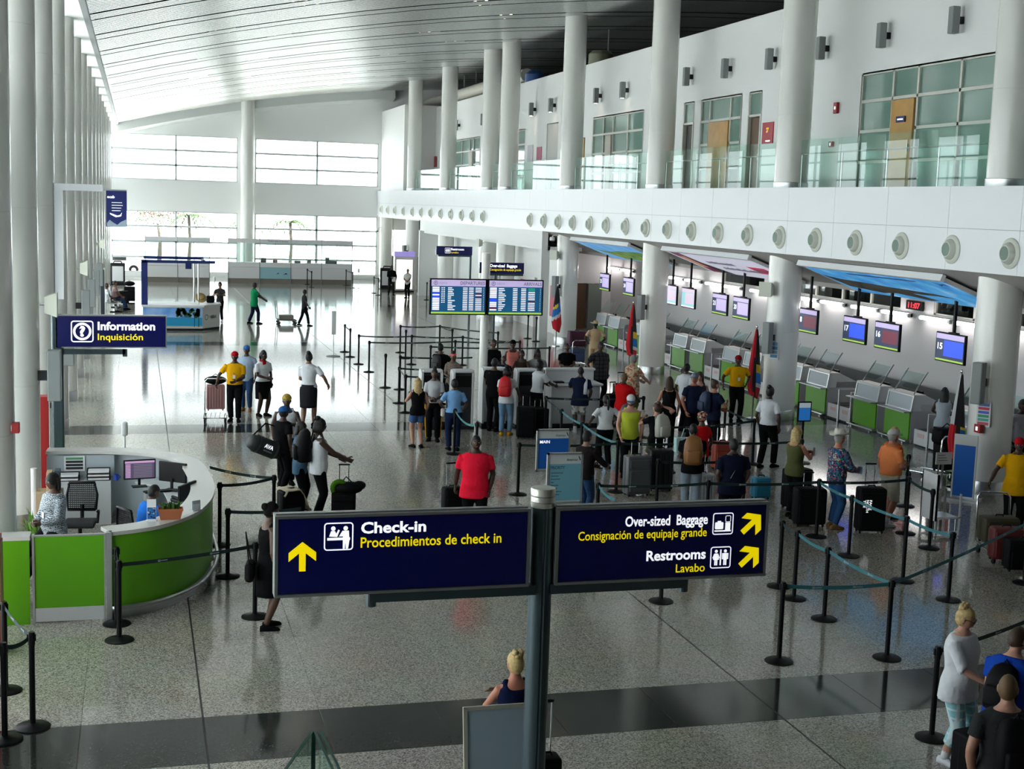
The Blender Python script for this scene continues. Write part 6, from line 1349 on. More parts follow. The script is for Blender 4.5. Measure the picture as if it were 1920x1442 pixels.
t = thing('tote_bag', 'pale mint tote bag beside the grey backpack', 'bag', (10.45, 24.58, 0.80)); MB().ring_loft([[(-0.22*w, -0.07, z), (0.22*w, -0.07, z), (0.22*w, 0.07, z), (-0.22*w, 0.07, z)] for w, z in ((0.8, 0), (1.0, 0.06), (1.05, 0.34))]).build('bag_body', CL('mint', 0.42, 0.62, 0.60), t); MB().tube([(-0.1, 0, 0.34), (-0.05, 0, 0.52), (0.05, 0, 0.52), (0.1, 0, 0.34)], 0.01, 6).build('handle', CL('mint', 0.42, 0.62, 0.60), t)
t = thing('shoulder_bag', 'dark shoulder bag of the brown haired queueing woman', 'bag', (12.02, 29.55, 0.80)); MB().rbox((0, 0, 0.12), (0.34, 0.14, 0.28), 0.06).build('bag_body', CASEK, t); MB().tube([(-0.12, 0, 0.22), (0, 0, 0.55), (0.12, 0, 0.22)], 0.012, 6).build('strap', CASEK, t)
# held things
def held(name, lb, cat, root, loc, size, mat, rz=0, rx=0):
    v = Matrix.Rotation(root.rotation_euler.z, 3, 'Z') @ Vector(loc); t = thing(name, lb, cat, tuple(root.location+v), root.rotation_euler.z+radians(rz)); t.rotation_euler[0] = radians(rx)
    MB().rbox((0, 0, 0), size, min(size)*0.3, n=1).build('body', mat, t); MB().bb((-size[0]*0.4, size[1]/2, -size[2]*0.4), (size[0]*0.4, size[1]/2+0.001, size[2]*0.4)).build('face', WPAN if mat is BLACK else M('paper_white'), t); return t
held('mobile_phone', 'white phone held up by the woman with pink shoes', 'phone', who('pink shoes'), (-0.08, 0.42, 1.38), (0.08, 0.012, 0.16), WPAN, 0, 20)
held('mobile_phone', 'phone held by the blonde woman in black tank', 'phone', who('denim shorts'), (-0.06, 0.36, 1.18), (0.075, 0.012, 0.15), BLACK)
held('paper', 'white papers in the dark brown shirt man\'s hands', 'paper', who('dark brown shirt'), (0.02, 0.42, 1.02), (0.22, 0.01, 0.30), M('paper_white'), 0, 35)
held('paper', 'white paper held by the man in black suit', 'paper', who('black suit'), (-0.12, 0.24, 0.95), (0.22, 0.01, 0.28), M('paper_white'))
held('water_bottle', 'small bottle in the olive tank woman\'s hand', 'bottle', who('olive tank'), (0.03, 0.42, 1.22), (0.05, 0.05, 0.18), M('clear_plastic', (0.55, 0.6, 0.65), 0.1))
held('passport', 'pale blue passport in the cowboy hat man\'s hand', 'passport', who('cowboy'), (0.08, 0.46, 1.05), (0.09, 0.012, 0.13), M('passport_blue', (0.35, 0.5, 0.75), 0.5), 30)
held('paper', 'blue ticket in the pale blue shirt woman\'s hand', 'paper', who('hand on hip', ) if False else who('navy trousers'), (0.22, 0.34, 0.90), (0.10, 0.01, 0.16), M('ticket_blue', (0.1, 0.35, 0.6), 0.5))
held('handbag', 'cream pouch at the pale blue shirt woman\'s hip', 'bag', who('navy trousers'), (-0.24, 0.05, 0.86), (0.10, 0.14, 0.20), M('cream_leather', (0.5, 0.48, 0.44), 0.5))
held('mobile_phone', 'dark phone in the hands of the navy sleeveless woman', 'phone', who('navy sleeveless'), (-0.13, 0.30, 1.13), (0.075, 0.012, 0.15), M('wood_case', (0.18, 0.10, 0.05), 0.5), 0, 60)
# ---- trolleys
def cart(label, xy, rz, mat=CHROME, wide=0.55):
    t = thing('luggage_trolley', label, 'trolley', (*xy, 0), radians(rz))
    f = MB(); w = wide/2
    f.tube([(-w, 0, 0.18), (-w, -0.06, 0.95), (-w+0.06, -0.07, 1.02), (w-0.06, -0.07, 1.02), (w, -0.06, 0.95), (w, 0, 0.18)], 0.017, 8).build('handle_frame', mat, t, True)
    MB().tube([(-w, 0, 0.18), (-w, 0.85, 0.16), (w, 0.85, 0.16), (w, 0, 0.18)], 0.016, 8).bb((-w, 0.05, 0.15), (-w+0.03, 0.85, 0.18)).build('deck_frame', mat, t)
    for i in range(5): MB().tube([(-w+wide*(i+0.5)/5, 0.0, 0.17), (-w+wide*(i+0.5)/5, 0.85, 0.165)], 0.009, 6).build('deck_bar', mat, t)
    for sx in (-1, 1):
        for yy in (0.06, 0.78):
            MB().cyl((sx*(w-0.03)-0.018, yy, 0.065), (sx*(w-0.03)+0.018, yy, 0.065), 0.065, n=16).build('wheel', BLACK, t); MB().bb((sx*(w-0.03)-0.025, yy-0.012, 0.065), (sx*(w-0.03)+0.025, yy+0.012, 0.17)).build('fork', mat, t)
    return t
cart('steel luggage trolley with pink suitcase beside the yellow porter', (1.894, 34.523), 175)
_s('pink ribbed suitcase on the yellow porter\'s trolley', (1.894, 34.778), 0, 0.46, 0.28, 0.62, CASEP, 0, 7, z=0.19)
t = thing('soft_bag', 'black soft bag on top of the pink suitcase', 'bag', (*(1.894, 34.778), 0.86)); MB().ell((0, 0, 0.10), (0.28, 0.16, 0.11)).build('bag_body', CASEK, t, True); MB().tube([(-0.1, 0, 0.18), (0, 0, 0.26), (0.1, 0, 0.18)], 0.01, 6).build('strap', CASEK, t)
cart('white flat trolley pushed by the green shirt man', (6.0, 61.0), -90, M('grey_enamel', (0.3, 0.31, 0.32), 0.4), 0.75)
t = thing('carton', 'flat grey carton lying on the far trolley', 'box', (6.4, 61.0, 0.19)); MB().rbox((0, 0, 0.10), (0.62, 0.5, 0.2), 0.02).build('carton_body', M('carton_grey', (0.25, 0.23, 0.20), 0.7), t); MB().bb((-0.31, -0.03, 0.2), (0.31, 0.03, 0.205)).build('tape', WPAN, t)
cart('chrome luggage trolley gripped by the porter at the picture edge', (13.981, 19.513), 165)
_s('olive suitcase lying on the edge porter\'s trolley', (13.964, 19.337), -10, 0.62, 0.34, 0.42, OLV, z=0.2, soft=True)
_s('maroon suitcase wedged on the loaded trolley', (13.55, 18.55), -15, 0.50, 0.28, 0.52, M('maroon_nylon', (0.10, 0.008, 0.008), 0.6), z=0.12, soft=True)
_s('black hard case with latches in front of the loaded trolley', (13.62, 18.15), -15, 0.62, 0.30, 0.48, CASEK, z=0.06)
t = thing('wheeled_crate', 'black wheeled crate with white hub at the picture edge', 'crate', (13.85, 17.75, 0)); MB().rbox((0, 0, 0.30), (0.55, 0.4, 0.42), 0.04).build('crate_body', CASEK, t)
for sx in (-0.24, 0.2): MB().cyl((sx, -0.24, 0.11), (sx, -0.18, 0.11), 0.11, n=20).build('wheel', BLACK, t, 'auto'); MB().cyl((sx, -0.245, 0.11), (sx, -0.24, 0.11), 0.05, n=14).build('hub', WPAN, t)
MB().ring_loft([[(-0.2+0.05*k_, -0.205, 0.22+0.03*k_), (0.2-0.05*k_, -0.205, 0.22+0.03*k_), (0.2-0.05*k_, -0.205, 0.42-0.03*k_), (-0.2+0.05*k_, -0.205, 0.42-0.03*k_)] for k_ in (0, 1)], False).build('handle_frame', GREYM, t)
cart('trolley with purple bags beside the beige porter', (14.75, 44.4), 0)
_s('plum purple soft suitcase on the beige porter\'s trolley', (14.75, 44.8), 0, 0.62, 0.36, 0.52, PURP, z=0.75, soft=True)
_s('patterned blue case under the purple bag', (14.75, 44.8), 0, 0.56, 0.34, 0.46, M('navy_pattern', (0.05, 0.08, 0.2), 0.6), z=0.2, soft=True)
cart('trolley stacked with black bags before the dark flag', (16.633, 24.983), 20)
_s('black suitcase on the trolley before the dark flag', (16.802, 25.246), 15, 0.56, 0.32, 0.56, CASEK, z=0.2, soft=True)
t = thing('garment_bag', 'black bag with printed logo stacked before the dark flag', 'bag', (*(16.754, 25.251), 0.82), radians(15)); MB().rbox((0, 0, 0.16), (0.62, 0.34, 0.34), 0.08).build('bag_body', CASEK, t, True); [MB().bb((-0.1, -0.174, 0.10+0.06*i_), (0.16, -0.17, 0.14+0.06*i_)).build('printed_line', GREYM, t) for i_ in range(2)]; MB().tube([(-0.2, 0, 0.3), (0, 0, 0.42), (0.2, 0, 0.3)], 0.012, 6).build('handle', CASEK, t)
t = thing('floor_notice', 'small white notice stand before the stacked black bags', 'notice', (14.807, 22.341)); MB().bb((-0.17, -0.01, 0.95), (0.17, 0.01, 1.18)).build('plate', WPAN, t); MB().tube([(0, 0.02, 0), (0, 0.02, 1.0)], 0.015, 8).lathe([(0.14, 0), (0.14, 0.015), (0.02, 0.03)], 16).build('stand', CHROME, t)
for i in range(3): MB().bb((-0.13, -0.012, 1.12-0.05*i), (0.02+0.03*i, -0.01, 1.135-0.05*i)).build('text_line', GREYM, t)
# ================================================================ information desk
def smooth_path(pts, n=6):
    out = []; P_ = [Vector((*q, 0)) for q in pts]
    for i in range(len(P_)-1):
        a, b, c, d = P_[max(i-1, 0)], P_[i], P_[i+1], P_[min(i+2, len(P_)-1)]
        for k_ in range(n):
            t_ = k_/n; out.append(0.5*((2*b)+(c-a)*t_+(2*a-5*b+4*c-d)*t_*t_+(3*b-a-3*c+d)*t_**3))
    out.append(P_[-1]); return out
OUT = smooth_path([(-0.36, 18.08), (0.25, 18.38), (0.79, 19.15), (1.07, 20.4), (1.07, 21.9), (0.90, 23.1), (0.35, 23.85), (-0.5, 24.2), (-1.5, 24.28)])
def offs(path, d):
    r = []
    for i, q in enumerate(path):
        u = (path[min(i+1, len(path)-1)]-path[max(i-1, 0)]).normalized(); r.append(q+Vector((-u.y, u.x, 0))*d)
    return r
def ribbon(path, d0, d1, z0, z1): a, b = offs(path, d0), offs(path, d1); return MB().ring_loft([[Vector((p_.x, p_.y, z0)), Vector((p_.x, p_.y, z1)), Vector((q.x, q.y, z1)), Vector((q.x, q.y, z0))] for p_, q in zip(a, b)])
T = thing('information_desk', 'curved lime green information desk with white counter top', 'desk', (0, 21, 0))
L_ = -T.location
ribbon(OUT, 0, 0.05, 0.16, 1.14).build('green_front', GREEN, T, 'auto', loc=L_)
ribbon(OUT, 0.05, 0.08, 0.12, 1.14).build('inner_lining', UPP, T, 'auto', loc=L_)
ribbon(OUT, 0.03, 0.07, 0.0, 0.16).build('steel_plinth', STEEL, T, 'auto', loc=L_)
top_path = OUT
for i in range(0, len(OUT)-1, 6):      # counter slabs, joints left open
    sg = OUT[i:i+7]
    a, b = offs(OUT, -0.03)[i:i+7], offs(OUT, 0.33)[i:i+7]
    MB().ring_loft([[Vector((p_.x, p_.y, 1.14)), Vector((p_.x, p_.y, 1.19)), Vector((q.x, q.y, 1.19)), Vector((q.x, q.y, 1.14))] for p_, q in zip(a, b)]).build('counter_slab', M('warm_white_solid_surface', (0.58, 0.57, 0.54), 0.25), T, 'auto', loc=L_)
MB().tube([p_+Vector((0, 0, 0.17)) for p_ in offs(OUT, -0.07)], 0.028, 10).build('foot_rail', STEEL, T, True, loc=L_)
ribbon(OUT[10:37], 0.10, 0.62, 0.72, 0.75).build('inner_worktop', LGREY, T, 'auto', loc=L_)
for q in (12, 22, 30, 36): p_ = offs(OUT, 0.4)[q]; MB().bb((p_.x-0.02, p_.y-0.25, 0), (p_.x+0.02, p_.y+0.25, 0.72)).build('support_panel', LGREY, T, loc=L_)
MB().bb((-0.41, 18.04, 0), (-0.34, 18.14, 1.19)).build('end_post', ALU, T, loc=L_)
T = thing('desk_gate', 'lime green swing gate panel with grey kick plate', 'gate', (-0.86, 18.1, 0))
MB().bb((-0.44, -0.02, 0.20), (0.44, 0.02, 1.15)).build('green_panel', GREEN, T); MB().bb((-0.44, -0.025, 0.02), (0.44, 0.02, 0.20)).build('kick_plate', LGREY, T); MB().bb((-0.47, -0.03, 0), (-0.44, 0.03, 1.18)).bb((0.42, -0.03, 0), (0.44, 0.03, 1.15)).bb((-0.44, -0.025, 1.15), (0.44, 0.025, 1.17)).build('frame', ALU, T)
T = thing('desk_side_panel', 'short lime green panel between gate and column', 'panel', (-1.55, 18.08, 0)); MB().bb((-0.22, -0.03, 0.0), (0.19, 0.0, 1.12)).build('green_panel', GREEN, T); MB().bb((-0.22, -0.04, 1.12), (0.2, 0.25, 1.17)).build('counter_slab', MATS['warm_white_solid_surface'], T)
def monitor(loc, rz, lb, show=None):
    t = thing('monitor', lb, 'monitor', loc, radians(rz)); MB().rbox((0, 0, 0.30), (0.52, 0.05, 0.33), 0.012).build('screen_case', BLACK, t); MB().bb((-0.02, 0.02, 0.03), (0.02, 0.05, 0.2)).bb((-0.12, -0.06, 0), (0.12, 0.1, 0.015)).build('stand', BLACK, t)
    if show:
        mb = MB(); q = lambda a, b, c, d, mi, e=0.0: mb.add([(a, -0.0265-e, b), (c, -0.0265-e, b), (c, -0.0265-e, d), (a, -0.0265-e, d)], [(0, 1, 2, 3)], mi)
        q(-0.24, 0.155, 0.24, 0.445, 0); q(-0.24, 0.41, 0.24, 0.445, 1, .001)
        for i in range(9): q(-0.23, 0.17+0.026*i, -0.15, 0.188+0.026*i, 1, .001); q(-0.10, 0.17+0.026*i, 0.2, 0.18+0.026*i, 2, .001)
        mb.build('display', [emis('dim_purple', (0.10, 0.07, 0.13), 0.4), emis('dim_pink', (0.5, 0.3, 0.5), 0.5), emis('dim_grey', (0.22, 0.2, 0.25), 0.4)], t)
monitor((0.02, 22.9, 0.76), 10, 'desk monitor showing a purple flight list', True)
monitor((0.55, 22.6, 0.76), 145, 'black desk monitor turned away beside the curved counter')
monitor((0.72, 20.9, 0.76), -120, 'black desk monitor at the counter end')
def office_chair(loc, rz, lb):
    t = thing('office_chair', lb, 'office chair', (*loc, 0), radians(rz)); MB().rbox((0, 0, 0.46), (0.48, 0.46, 0.08), 0.035).build('seat', DARK, t); MB().tube([(0, 0, 0.1), (0, 0, 0.44)], 0.03, 10).build('gas_post', BLACK, t)
    for k_ in range(5): a = 2*pi*k_/5; MB().tube([(0, 0, 0.1), (0.28*cos(a), 0.28*sin(a), 0.06)], 0.02, 6).build('foot', BLACK, t); MB().ell((0.29*cos(a), 0.29*sin(a), 0.03), (0.03, 0.03, 0.03), 8, 6).build('castor', BLACK, t)
    mb = MB()
    mb.tube([(-0.21, -0.24, 0.62), (-0.23, -0.27, 0.85), (-0.19, -0.28, 1.05), (0.19, -0.28, 1.05), (0.23, -0.27, 0.85), (0.21, -0.24, 0.62), (-0.21, -0.24, 0.62)], 0.022, 8).build('back_frame', BLACK, t, True)
    m2 = MB()
    for i in range(15): x = -0.21+0.03*i; m2.bb((x-0.006, -0.268, 0.63), (x+0.006, -0.262, 1.04))
    for i in range(14): z = 0.64+0.03*i; m2.bb((-0.21, -0.27, z-0.006), (0.21, -0.26, z+0.006))
    m2.build('mesh_back', BLACK, t, kind='stuff'); MB().tube([(0, -0.05, 0.42), (0, -0.26, 0.5), (0, -0.27, 0.7)], 0.03, 8).build('spine', BLACK, t)
    for sx in (-1, 1): MB().tube([(sx*0.26, 0, 0.46), (sx*0.28, 0, 0.66), (sx*0.28, 0.12, 0.67)], 0.022, 8).build('arm_rest', BLACK, t)
office_chair((-0.88, 21.7), 175, 'black mesh back office chair turned from the camera')
office_chair((*(0.041, 20.151),), -60, 'black office chair under the blue topped clerk')
t = thing('stool', 'black stool under the zigzag blouse clerk', 'stool', (*(-1.177, 20.295), 0)); MB().lathe([(0.22, 0.52), (0.24, 0.56), (0.22, 0.61), (0, 0.61)], 20).build('seat', DARK, t); MB().tube([(0, 0, 0.02), (0, 0, 0.52)], 0.03, 10).lathe([(0.26, 0), (0.26, 0.02), (0.04, 0.05)], 20).build('stand', BLACK, t)
T = thing('back_shelf', 'grey shelf unit along the rear of the information desk', 'shelf', (-0.9, 23.75, 0)); MB().bb((-0.55, -0.25, 0), (0.45, 0.2, 0.75)).build('shelf_body', LGREY, T); MB().bb((-0.6, 0.17, 0.75), (0.5, 0.2, 1.12)).build('shelf_back', UPP, T)
for i, (x, z) in enumerate(((-0.25, 0.76), (-0.25, 0.82), (0.25, 0.76), (0.25, 0.82), (0.25, 0.88))):
    t = thing('paper_tray', 'paper tray on the rear shelf, %s of five' % ORD[i], 'paper tray', (-0.9+x, 23.68, z)); MB().bb((-0.19, -0.14, 0), (0.19, 0.14, 0.006)).bb((-0.19, 0.13, 0), (0.19, 0.14, 0.045)).bb((-0.19, -0.14, 0), (-0.18, 0.14, 0.045)).bb((0.18, -0.14, 0), (0.19, 0.14, 0.045)).build('tray', BLACK, t); MB().bb((-0.17, -0.15, 0.006), (0.17, 0.12, 0.03)).build('paper_pile', M('paper_white'), t)
t = thing('mug', 'blue mug beside the paper trays', 'mug', (-0.36, 23.5, 0.76)); MB().lathe([(0.04, 0), (0.042, 0.1), (0.036, 0.1), (0.034, 0.01)], 16).build('cup', M('mug_blue', (0.01, 0.05, 0.4), 0.3), t, 'auto'); MB().tube([(0.04, 0, 0.08), (0.07, 0, 0.06), (0.04, 0, 0.03)], 0.007, 6).build('handle', MATS['mug_blue'], t)
notice((-1.05, 23.9, 0.98), pi/2, 0.34, 0.26, [(0.1, 0.35, 0.15), (0.02, 0.02, 0.02), (0.02, 0.02, 0.02), (0.02, 0.02, 0.02)], 'white rota sheet with black lines on the desk shelf')
def plant(loc, lb, pot=True, hgt=0.35, n=34, col=(0.06, 0.17, 0.03), potc=(0.42, 0.13, 0.05)):
    t = thing('potted_plant', lb, 'plant', loc); random.seed(hash(lb) % 1000 if False else len(lb))
    if pot: MB().ring_loft([[(-0.16*w, -0.075*w, z), (0.16*w, -0.075*w, z), (0.16*w, 0.075*w, z), (-0.16*w, 0.075*w, z)] for w, z in ((0.82, 0), (1.0, 0.12), (1.06, 0.12), (1.06, 0.15), (0.98, 0.15), (0.95, 0.12))]).build('pot', M('terracotta', potc, 0.7), t)
    else: MB().lathe([(0.12, 0), (0.16, 0.26), (0.14, 0.26), (0.13, 0.22)], 18).build('pot', M('grey_pot', (0.2, 0.2, 0.2), 0.6), t)
    zb = 0.13 if pot else 0.24; lm = M('leaf_green_%d' % int(col[1]*100), col, 0.5)
    for i in range(n):
        a = random.uniform(0, 2*pi); r = random.uniform(0.3, 1.0); x0, y0 = random.uniform(-0.12, 0.12)*(1 if pot else 0.4), random.uniform(-0.04, 0.04); hh = hgt*random.uniform(0.6, 1.1); sp = 0.5*hgt*r
        q = [Vector((x0, y0, zb)), Vector((x0+sp*0.45*cos(a), y0+sp*0.45*sin(a), zb+hh*0.6)), Vector((x0+sp*cos(a), y0+sp*sin(a), zb+hh*(0.95-0.3*r)))]; w = Vector((-sin(a), cos(a), 0))*0.016
        MB().add([q[0]-w*0.4, q[0]+w*0.4, q[1]+w, q[1]-w, q[2]], [(0, 1, 2, 3), (3, 2, 4)]).build('leaf', lm, t)
plant((0.42, 18.72, 1.19), 'terracotta planter of green leaves on the curved counter', True, 0.16, 40)
plant((-1.50, 21.0, 0.0), 'leafy bright green plant on the floor beside the column', False, 0.75, 46, (0.12, 0.28, 0.03))
t = thing('brochure_holder', 'brochure stand with blue city print on the counter', 'brochure', (0.17, 18.62, 1.19)); MB().bb((-0.06, -0.01, 0), (0.06, 0.01, 0.30)).bb((-0.07, -0.03, 0), (0.07, 0.05, 0.01)).build('card', M('paper_white'), t); MB().bb((-0.055, -0.013, 0.03), (0.055, -0.01, 0.19)).build('city_print', ramp_mat('city_print_blue', 'voronoi', [(0, (0.02, 0.15, 0.45)), (0.7, (0.5, 0.55, 0.5)), (0.85, (0.02, 0.02, 0.05))], 60), t)
t = thing('card_holder', 'clear card holder beside the terracotta planter', 'holder', (0.78, 19.2, 1.19), 0.6); MB().bb((-0.07, -0.01, 0), (0.07, 0.0, 0.14)).bb((-0.08, -0.05, 0), (0.08, 0.05, 0.01)).build('acrylic', M('pale_acrylic', (0.5, 0.55, 0.6), 0.2), t); MB().bb((-0.05, -0.02, 0.01), (0.05, -0.012, 0.09)).build('cards', M('paper_white'), t)
t = thing('desk_phone', 'black phone on the inner worktop', 'phone', (0.62, 21.7, 0.755), 0.5); MB().rbox((0, 0, 0.03), (0.2, 0.22, 0.06), 0.02).build('phone_base', BLACK, t); MB().rbox((-0.06, 0, 0.08), (0.05, 0.22, 0.04), 0.018).build('receiver', BLACK, t)
t = thing('keyboard', 'black keyboard on the inner worktop', 'keyboard', (0.3, 22.5, 0.755), 0.3); MB().rbox((0, 0, 0.012), (0.44, 0.15, 0.022), 0.006).build('keyboard_body', BLACK, t); MB().bb((-0.2, -0.06, 0.023), (0.2, 0.06, 0.028)).build('keys', DARK, t)
for i, (w, c, lb) in enumerate(((0.30, (0.42, 0.30, 0.18), 'brown box file leaning by the column'), (0.34, (0.02, 0.03, 0.05), 'navy binder leaning by the column'), (0.36, (0.6, 0.6, 0.6), 'rolled white paper leaning by the column'))):
    t = thing('box_file' if i < 2 else 'paper_roll', lb, 'file', (-1.38+0.12*i if i < 2 else -1.62, 22.7, 0.0)); (MB().rbox((0, 0, 0.95), (0.09, 0.25, w), 0.008).bb((-0.2, -0.2, 0), (0.2, 0.2, 0.78)) if i == 0 else MB().rbox((0, 0, 0.95), (0.09, 0.25, w), 0.008) if i == 1 else MB().tube([(0, 0, 0.0), (0, 0, 1.15)], 0.05, 12)).build('cover', M('file_%d' % i, c, 0.6), t)
    if i < 2: MB().bb((-0.03, -0.13, 0.9), (0.03, -0.126, 1.0)).build('spine_label', M('paper_white'), t)
# red cabinets at the left
t = thing('hose_cabinet', 'red fire hose cabinet behind the information sign post', 'cabinet', (-1.72, 25.4, 0)); MB().rbox((0, 0, 0.97), (0.36, 0.3, 1.94), 0.01).build('cabinet_body', RED, t); MB().bb((0.18, -0.14, 0.05), (0.195, 0.14, 1.90)).build('door', WPAN, t); MB().bb((0.195, 0.08, 1.7), (0.21, 0.1, 1.8)).build('latch', BLACK, t)
t = thing('fire_cabinet', 'red cabinet cut by the picture edge beside the gate', 'cabinet', (-1.86, 17.0, 0)); MB().rbox((0, 0, 0.72), (0.5, 0.4, 1.44), 0.01).build('cabinet_body', RED, t); MB().bb((0.25, -0.18, 0.03), (0.262, 0.18, 1.38)).build('door', M('cabinet_beige', (0.42, 0.22, 0.14), 0.5), t); MB().bb((0.262, 0.12, 0.5), (0.28, 0.14, 0.6)).build('latch', RED, t)
# bracket beam + hanging poster
t = thing('poster_bracket', 'long pale steel bracket on the third left column', 'bracket', (-1.57, 28.4, 5.45)); MB().bb((0, -0.08, 0.15), (0.90, 0.0, 0.28)).bb((-0.005, -0.075, -2.0), (0.16, -0.005, 0.149)).bb((0.9, -0.085, 0.145), (0.915, 0.005, 0.285)).build('beam', PANELW, t)
t = thing('hanging_poster', 'navy hanging poster with white aeroplane near the left columns', 'poster', (-0.60, 43.0, 4.55)); MB().bb((-0.30, -0.01, 0), (0.30, 0.01, 1.08)).build('sheet', M('poster_navy', (0.008, 0.02, 0.16), 0.5), t); MB().bb((-1.0, -0.02, 1.08), (0.3, 0.02, 1.12)).build('rail', ALU, t)
flat([[(-0.28, 0.10), (-0.2, 0.2), (-0.1, 0.12), (0.02, 0.05), (0.12, 0.14), (0.28, 0.22), (0.28, 0.0), (-0.28, 0.0)]], M('poster_cloud', (0.4, 0.5, 0.6), 0.5), t, t.location+Vector((0, -0.012, 0.01)), 'cloud_print'); flat([[(-0.2, 0.42), (0.02, 0.34), (0.1, 0.36), (0.16, 0.44), (0.13, 0.32), (-0.02, 0.29), (-0.18, 0.37)]], SIGNW, t, t.location+Vector((0, -0.012, 0)), 'aeroplane_print')
text_fit('ecab', 0.08, 0.22, SIGNW, t, t.location+Vector((-0.27, -0.012, 0.86)), 0.03)
for i, w in enumerate((0.3, 0.32, 0.28, 0.26)): MB().bb((-0.14, -0.013, 0.72-0.08*i), (-0.14+w, -0.011, 0.735-0.08*i)).build('text_line', SIGNW, t)
t = thing('advert_totem', 'dark upright panel on the left columns above the blue sign', 'panel', (-1.42, 60.5, 0)); MB().bb((-0.1, 0, 0.1), (0.06, 0.12, 2.3)).build('panel_body', M('dark_slate_panel', (0.02, 0.03, 0.04), 0.4), t); MB().bb((-0.12, -0.01, 2.3), (0.08, 0.13, 2.36)).bb((0.06, -0.01, 0), (0.08, 0.13, 2.3)).build('frame', ALU, t)
# ================================================================ beach mural desk
T = thing('mural_desk', 'welcome desk with beach mural under a navy frame', 'desk', (0.2, 57.4, 0))
poly = [(0.0, 1.0), (0.0, 0.0), (2.4, 0.0), (3.15, 1.0), (3.15, 2.0), (0, 2.0)]
MB().prism(poly, lambda u, v: (u, v, 0.10), lambda u, v: (u, v, 0.98)).build('desk_body', WPAN, T)
MB().prism([(u-0.05 if u < 1 else u+0.05, v-0.05) for u, v in poly], lambda u, v: (u, v, 0.98), lambda u, v: (u, v, 1.06)).build('counter_top', WPAN, T); MB().prism([(u, v+0.08) for u, v in poly], lambda u, v: (u, v, 0), lambda u, v: (u, v, 0.1)).build('plinth', DARK, T)
MB().bb((0.02, -0.012, 0.14), (2.38, -0.002, 0.95)).build('mural_sky', ramp_mat('mural_sky', 'noise', [(0.35, (0.10, 0.30, 0.72)), (0.65, (0.35, 0.52, 0.82))], 1.5, 0.5, const=False), T)
MB().bb((0.02, -0.015, 0.20), (2.38, -0.012, 0.55)).build('mural_sea', M('mural_sea', (0.01, 0.28, 0.52), 0.5), T); MB().bb((0.02, -0.015, 0.14), (2.38, -0.012, 0.20)).build('mural_sand', M('mural_sand', (0.5, 0.45, 0.38), 0.6), T)
flat([[(0.0, 0.55), (0.5, 0.62), (0.9, 0.55)], [(1.4, 0.56), (1.7, 0.60), (1.9, 0.56)]], M('mural_headland', (0.02, 0.05, 0.06), 0.6), T, T.location+Vector((0.05, -0.016, 0)), 'headland_print')
random.seed(5); flat([circ(1.75+random.uniform(-0.38, 0.5), 0.74+random.uniform(-0.13, 0.15), random.uniform(0.05, 0.10), 8) for _ in range(34)]+[rect(2.05, 0.16, 2.08, 0.7), rect(2.22, 0.16, 2.25, 0.66)], M('mural_tree', (0.02, 0.07, 0.02), 0.6), T, T.location+Vector((0, -0.017, 0)), 'tree_print', 0.001)
an = math.atan2(1.0, 0.75); lg = T.location+Vector((2.62, 0.26, 0.55))
o = text_fit('ABAA', 0.14, 0.42, M('logo_slate', (0.12, 0.14, 0.14), 0.6), T, lg+Vector((0.12, 0.145, -0.06)), 0.02, rot=(pi/2, 0, an))
MB().ring_loft([[(u*cos(an)+0.004*sin(an), u*sin(an)-0.004*cos(an), v) for u, v in circ(0, 0, r, 20)] for r in (0.12, 0.09)], cap=False).build('emblem', M('logo_green', (0.05, 0.25, 0.12), 0.6), T, loc=(2.56, 0.2, 0.55))
FB = M('frame_navy', (0.006, 0.02, 0.13), 0.4)
MB().bb((-0.05, 0.0, 1.06), (0.20, 0.2, 2.85)).build('frame_post', FB, T); MB().bb((-0.05, 0.0, 2.78), (2.9, 0.12, 2.90)).build('frame_beam', FB, T); MB().bb((0.05, 1.7, 2.86), (2.5, 1.82, 2.98)).build('frame_beam', FB, T)
MB().bb((2.4, 0.1, 2.82), (2.5, 1.8, 2.92)).build('frame_beam', FB, T); MB().bb((1.7, -0.02, 2.55), (1.95, 0.02, 2.78)).build('drop_plate', FB, T)
for x, y in ((2.25, 0.5), (2.12, 1.7)): MB().tube([(x, y, 1.06), (x, y, 2.85)], 0.035, 10).build('steel_post', STEEL, T)
t = thing('straw_hat', 'straw hat on the mural desk counter', 'hat', (2.55, 58.0, 1.06)); MB().lathe([(0.24, 0.0), (0.24, 0.015), (0.12, 0.03), (0.11, 0.13), (0.06, 0.16), (0, 0.16)], 22).build('hat_body', M('straw', (0.42, 0.30, 0.12), 0.8), t, 'auto'); MB().lathe([(0.118, 0.03), (0.116, 0.06)], 22).build('hat_band', DARK, t); t.rotation_euler = (radians(55), 0, 0.3); t.location.z = 1.33
t = thing('handbag', 'black handbag on the mural desk counter', 'bag', (2.98, 58.9, 1.06)); MB().rbox((0, 0, 0.15), (0.34, 0.2, 0.3), 0.06).build('bag_body', CASEK, t); MB().tube([(-0.1, 0, 0.28), (0, 0, 0.42), (0.1, 0, 0.28)], 0.012, 6).build('handle', CASEK, t)
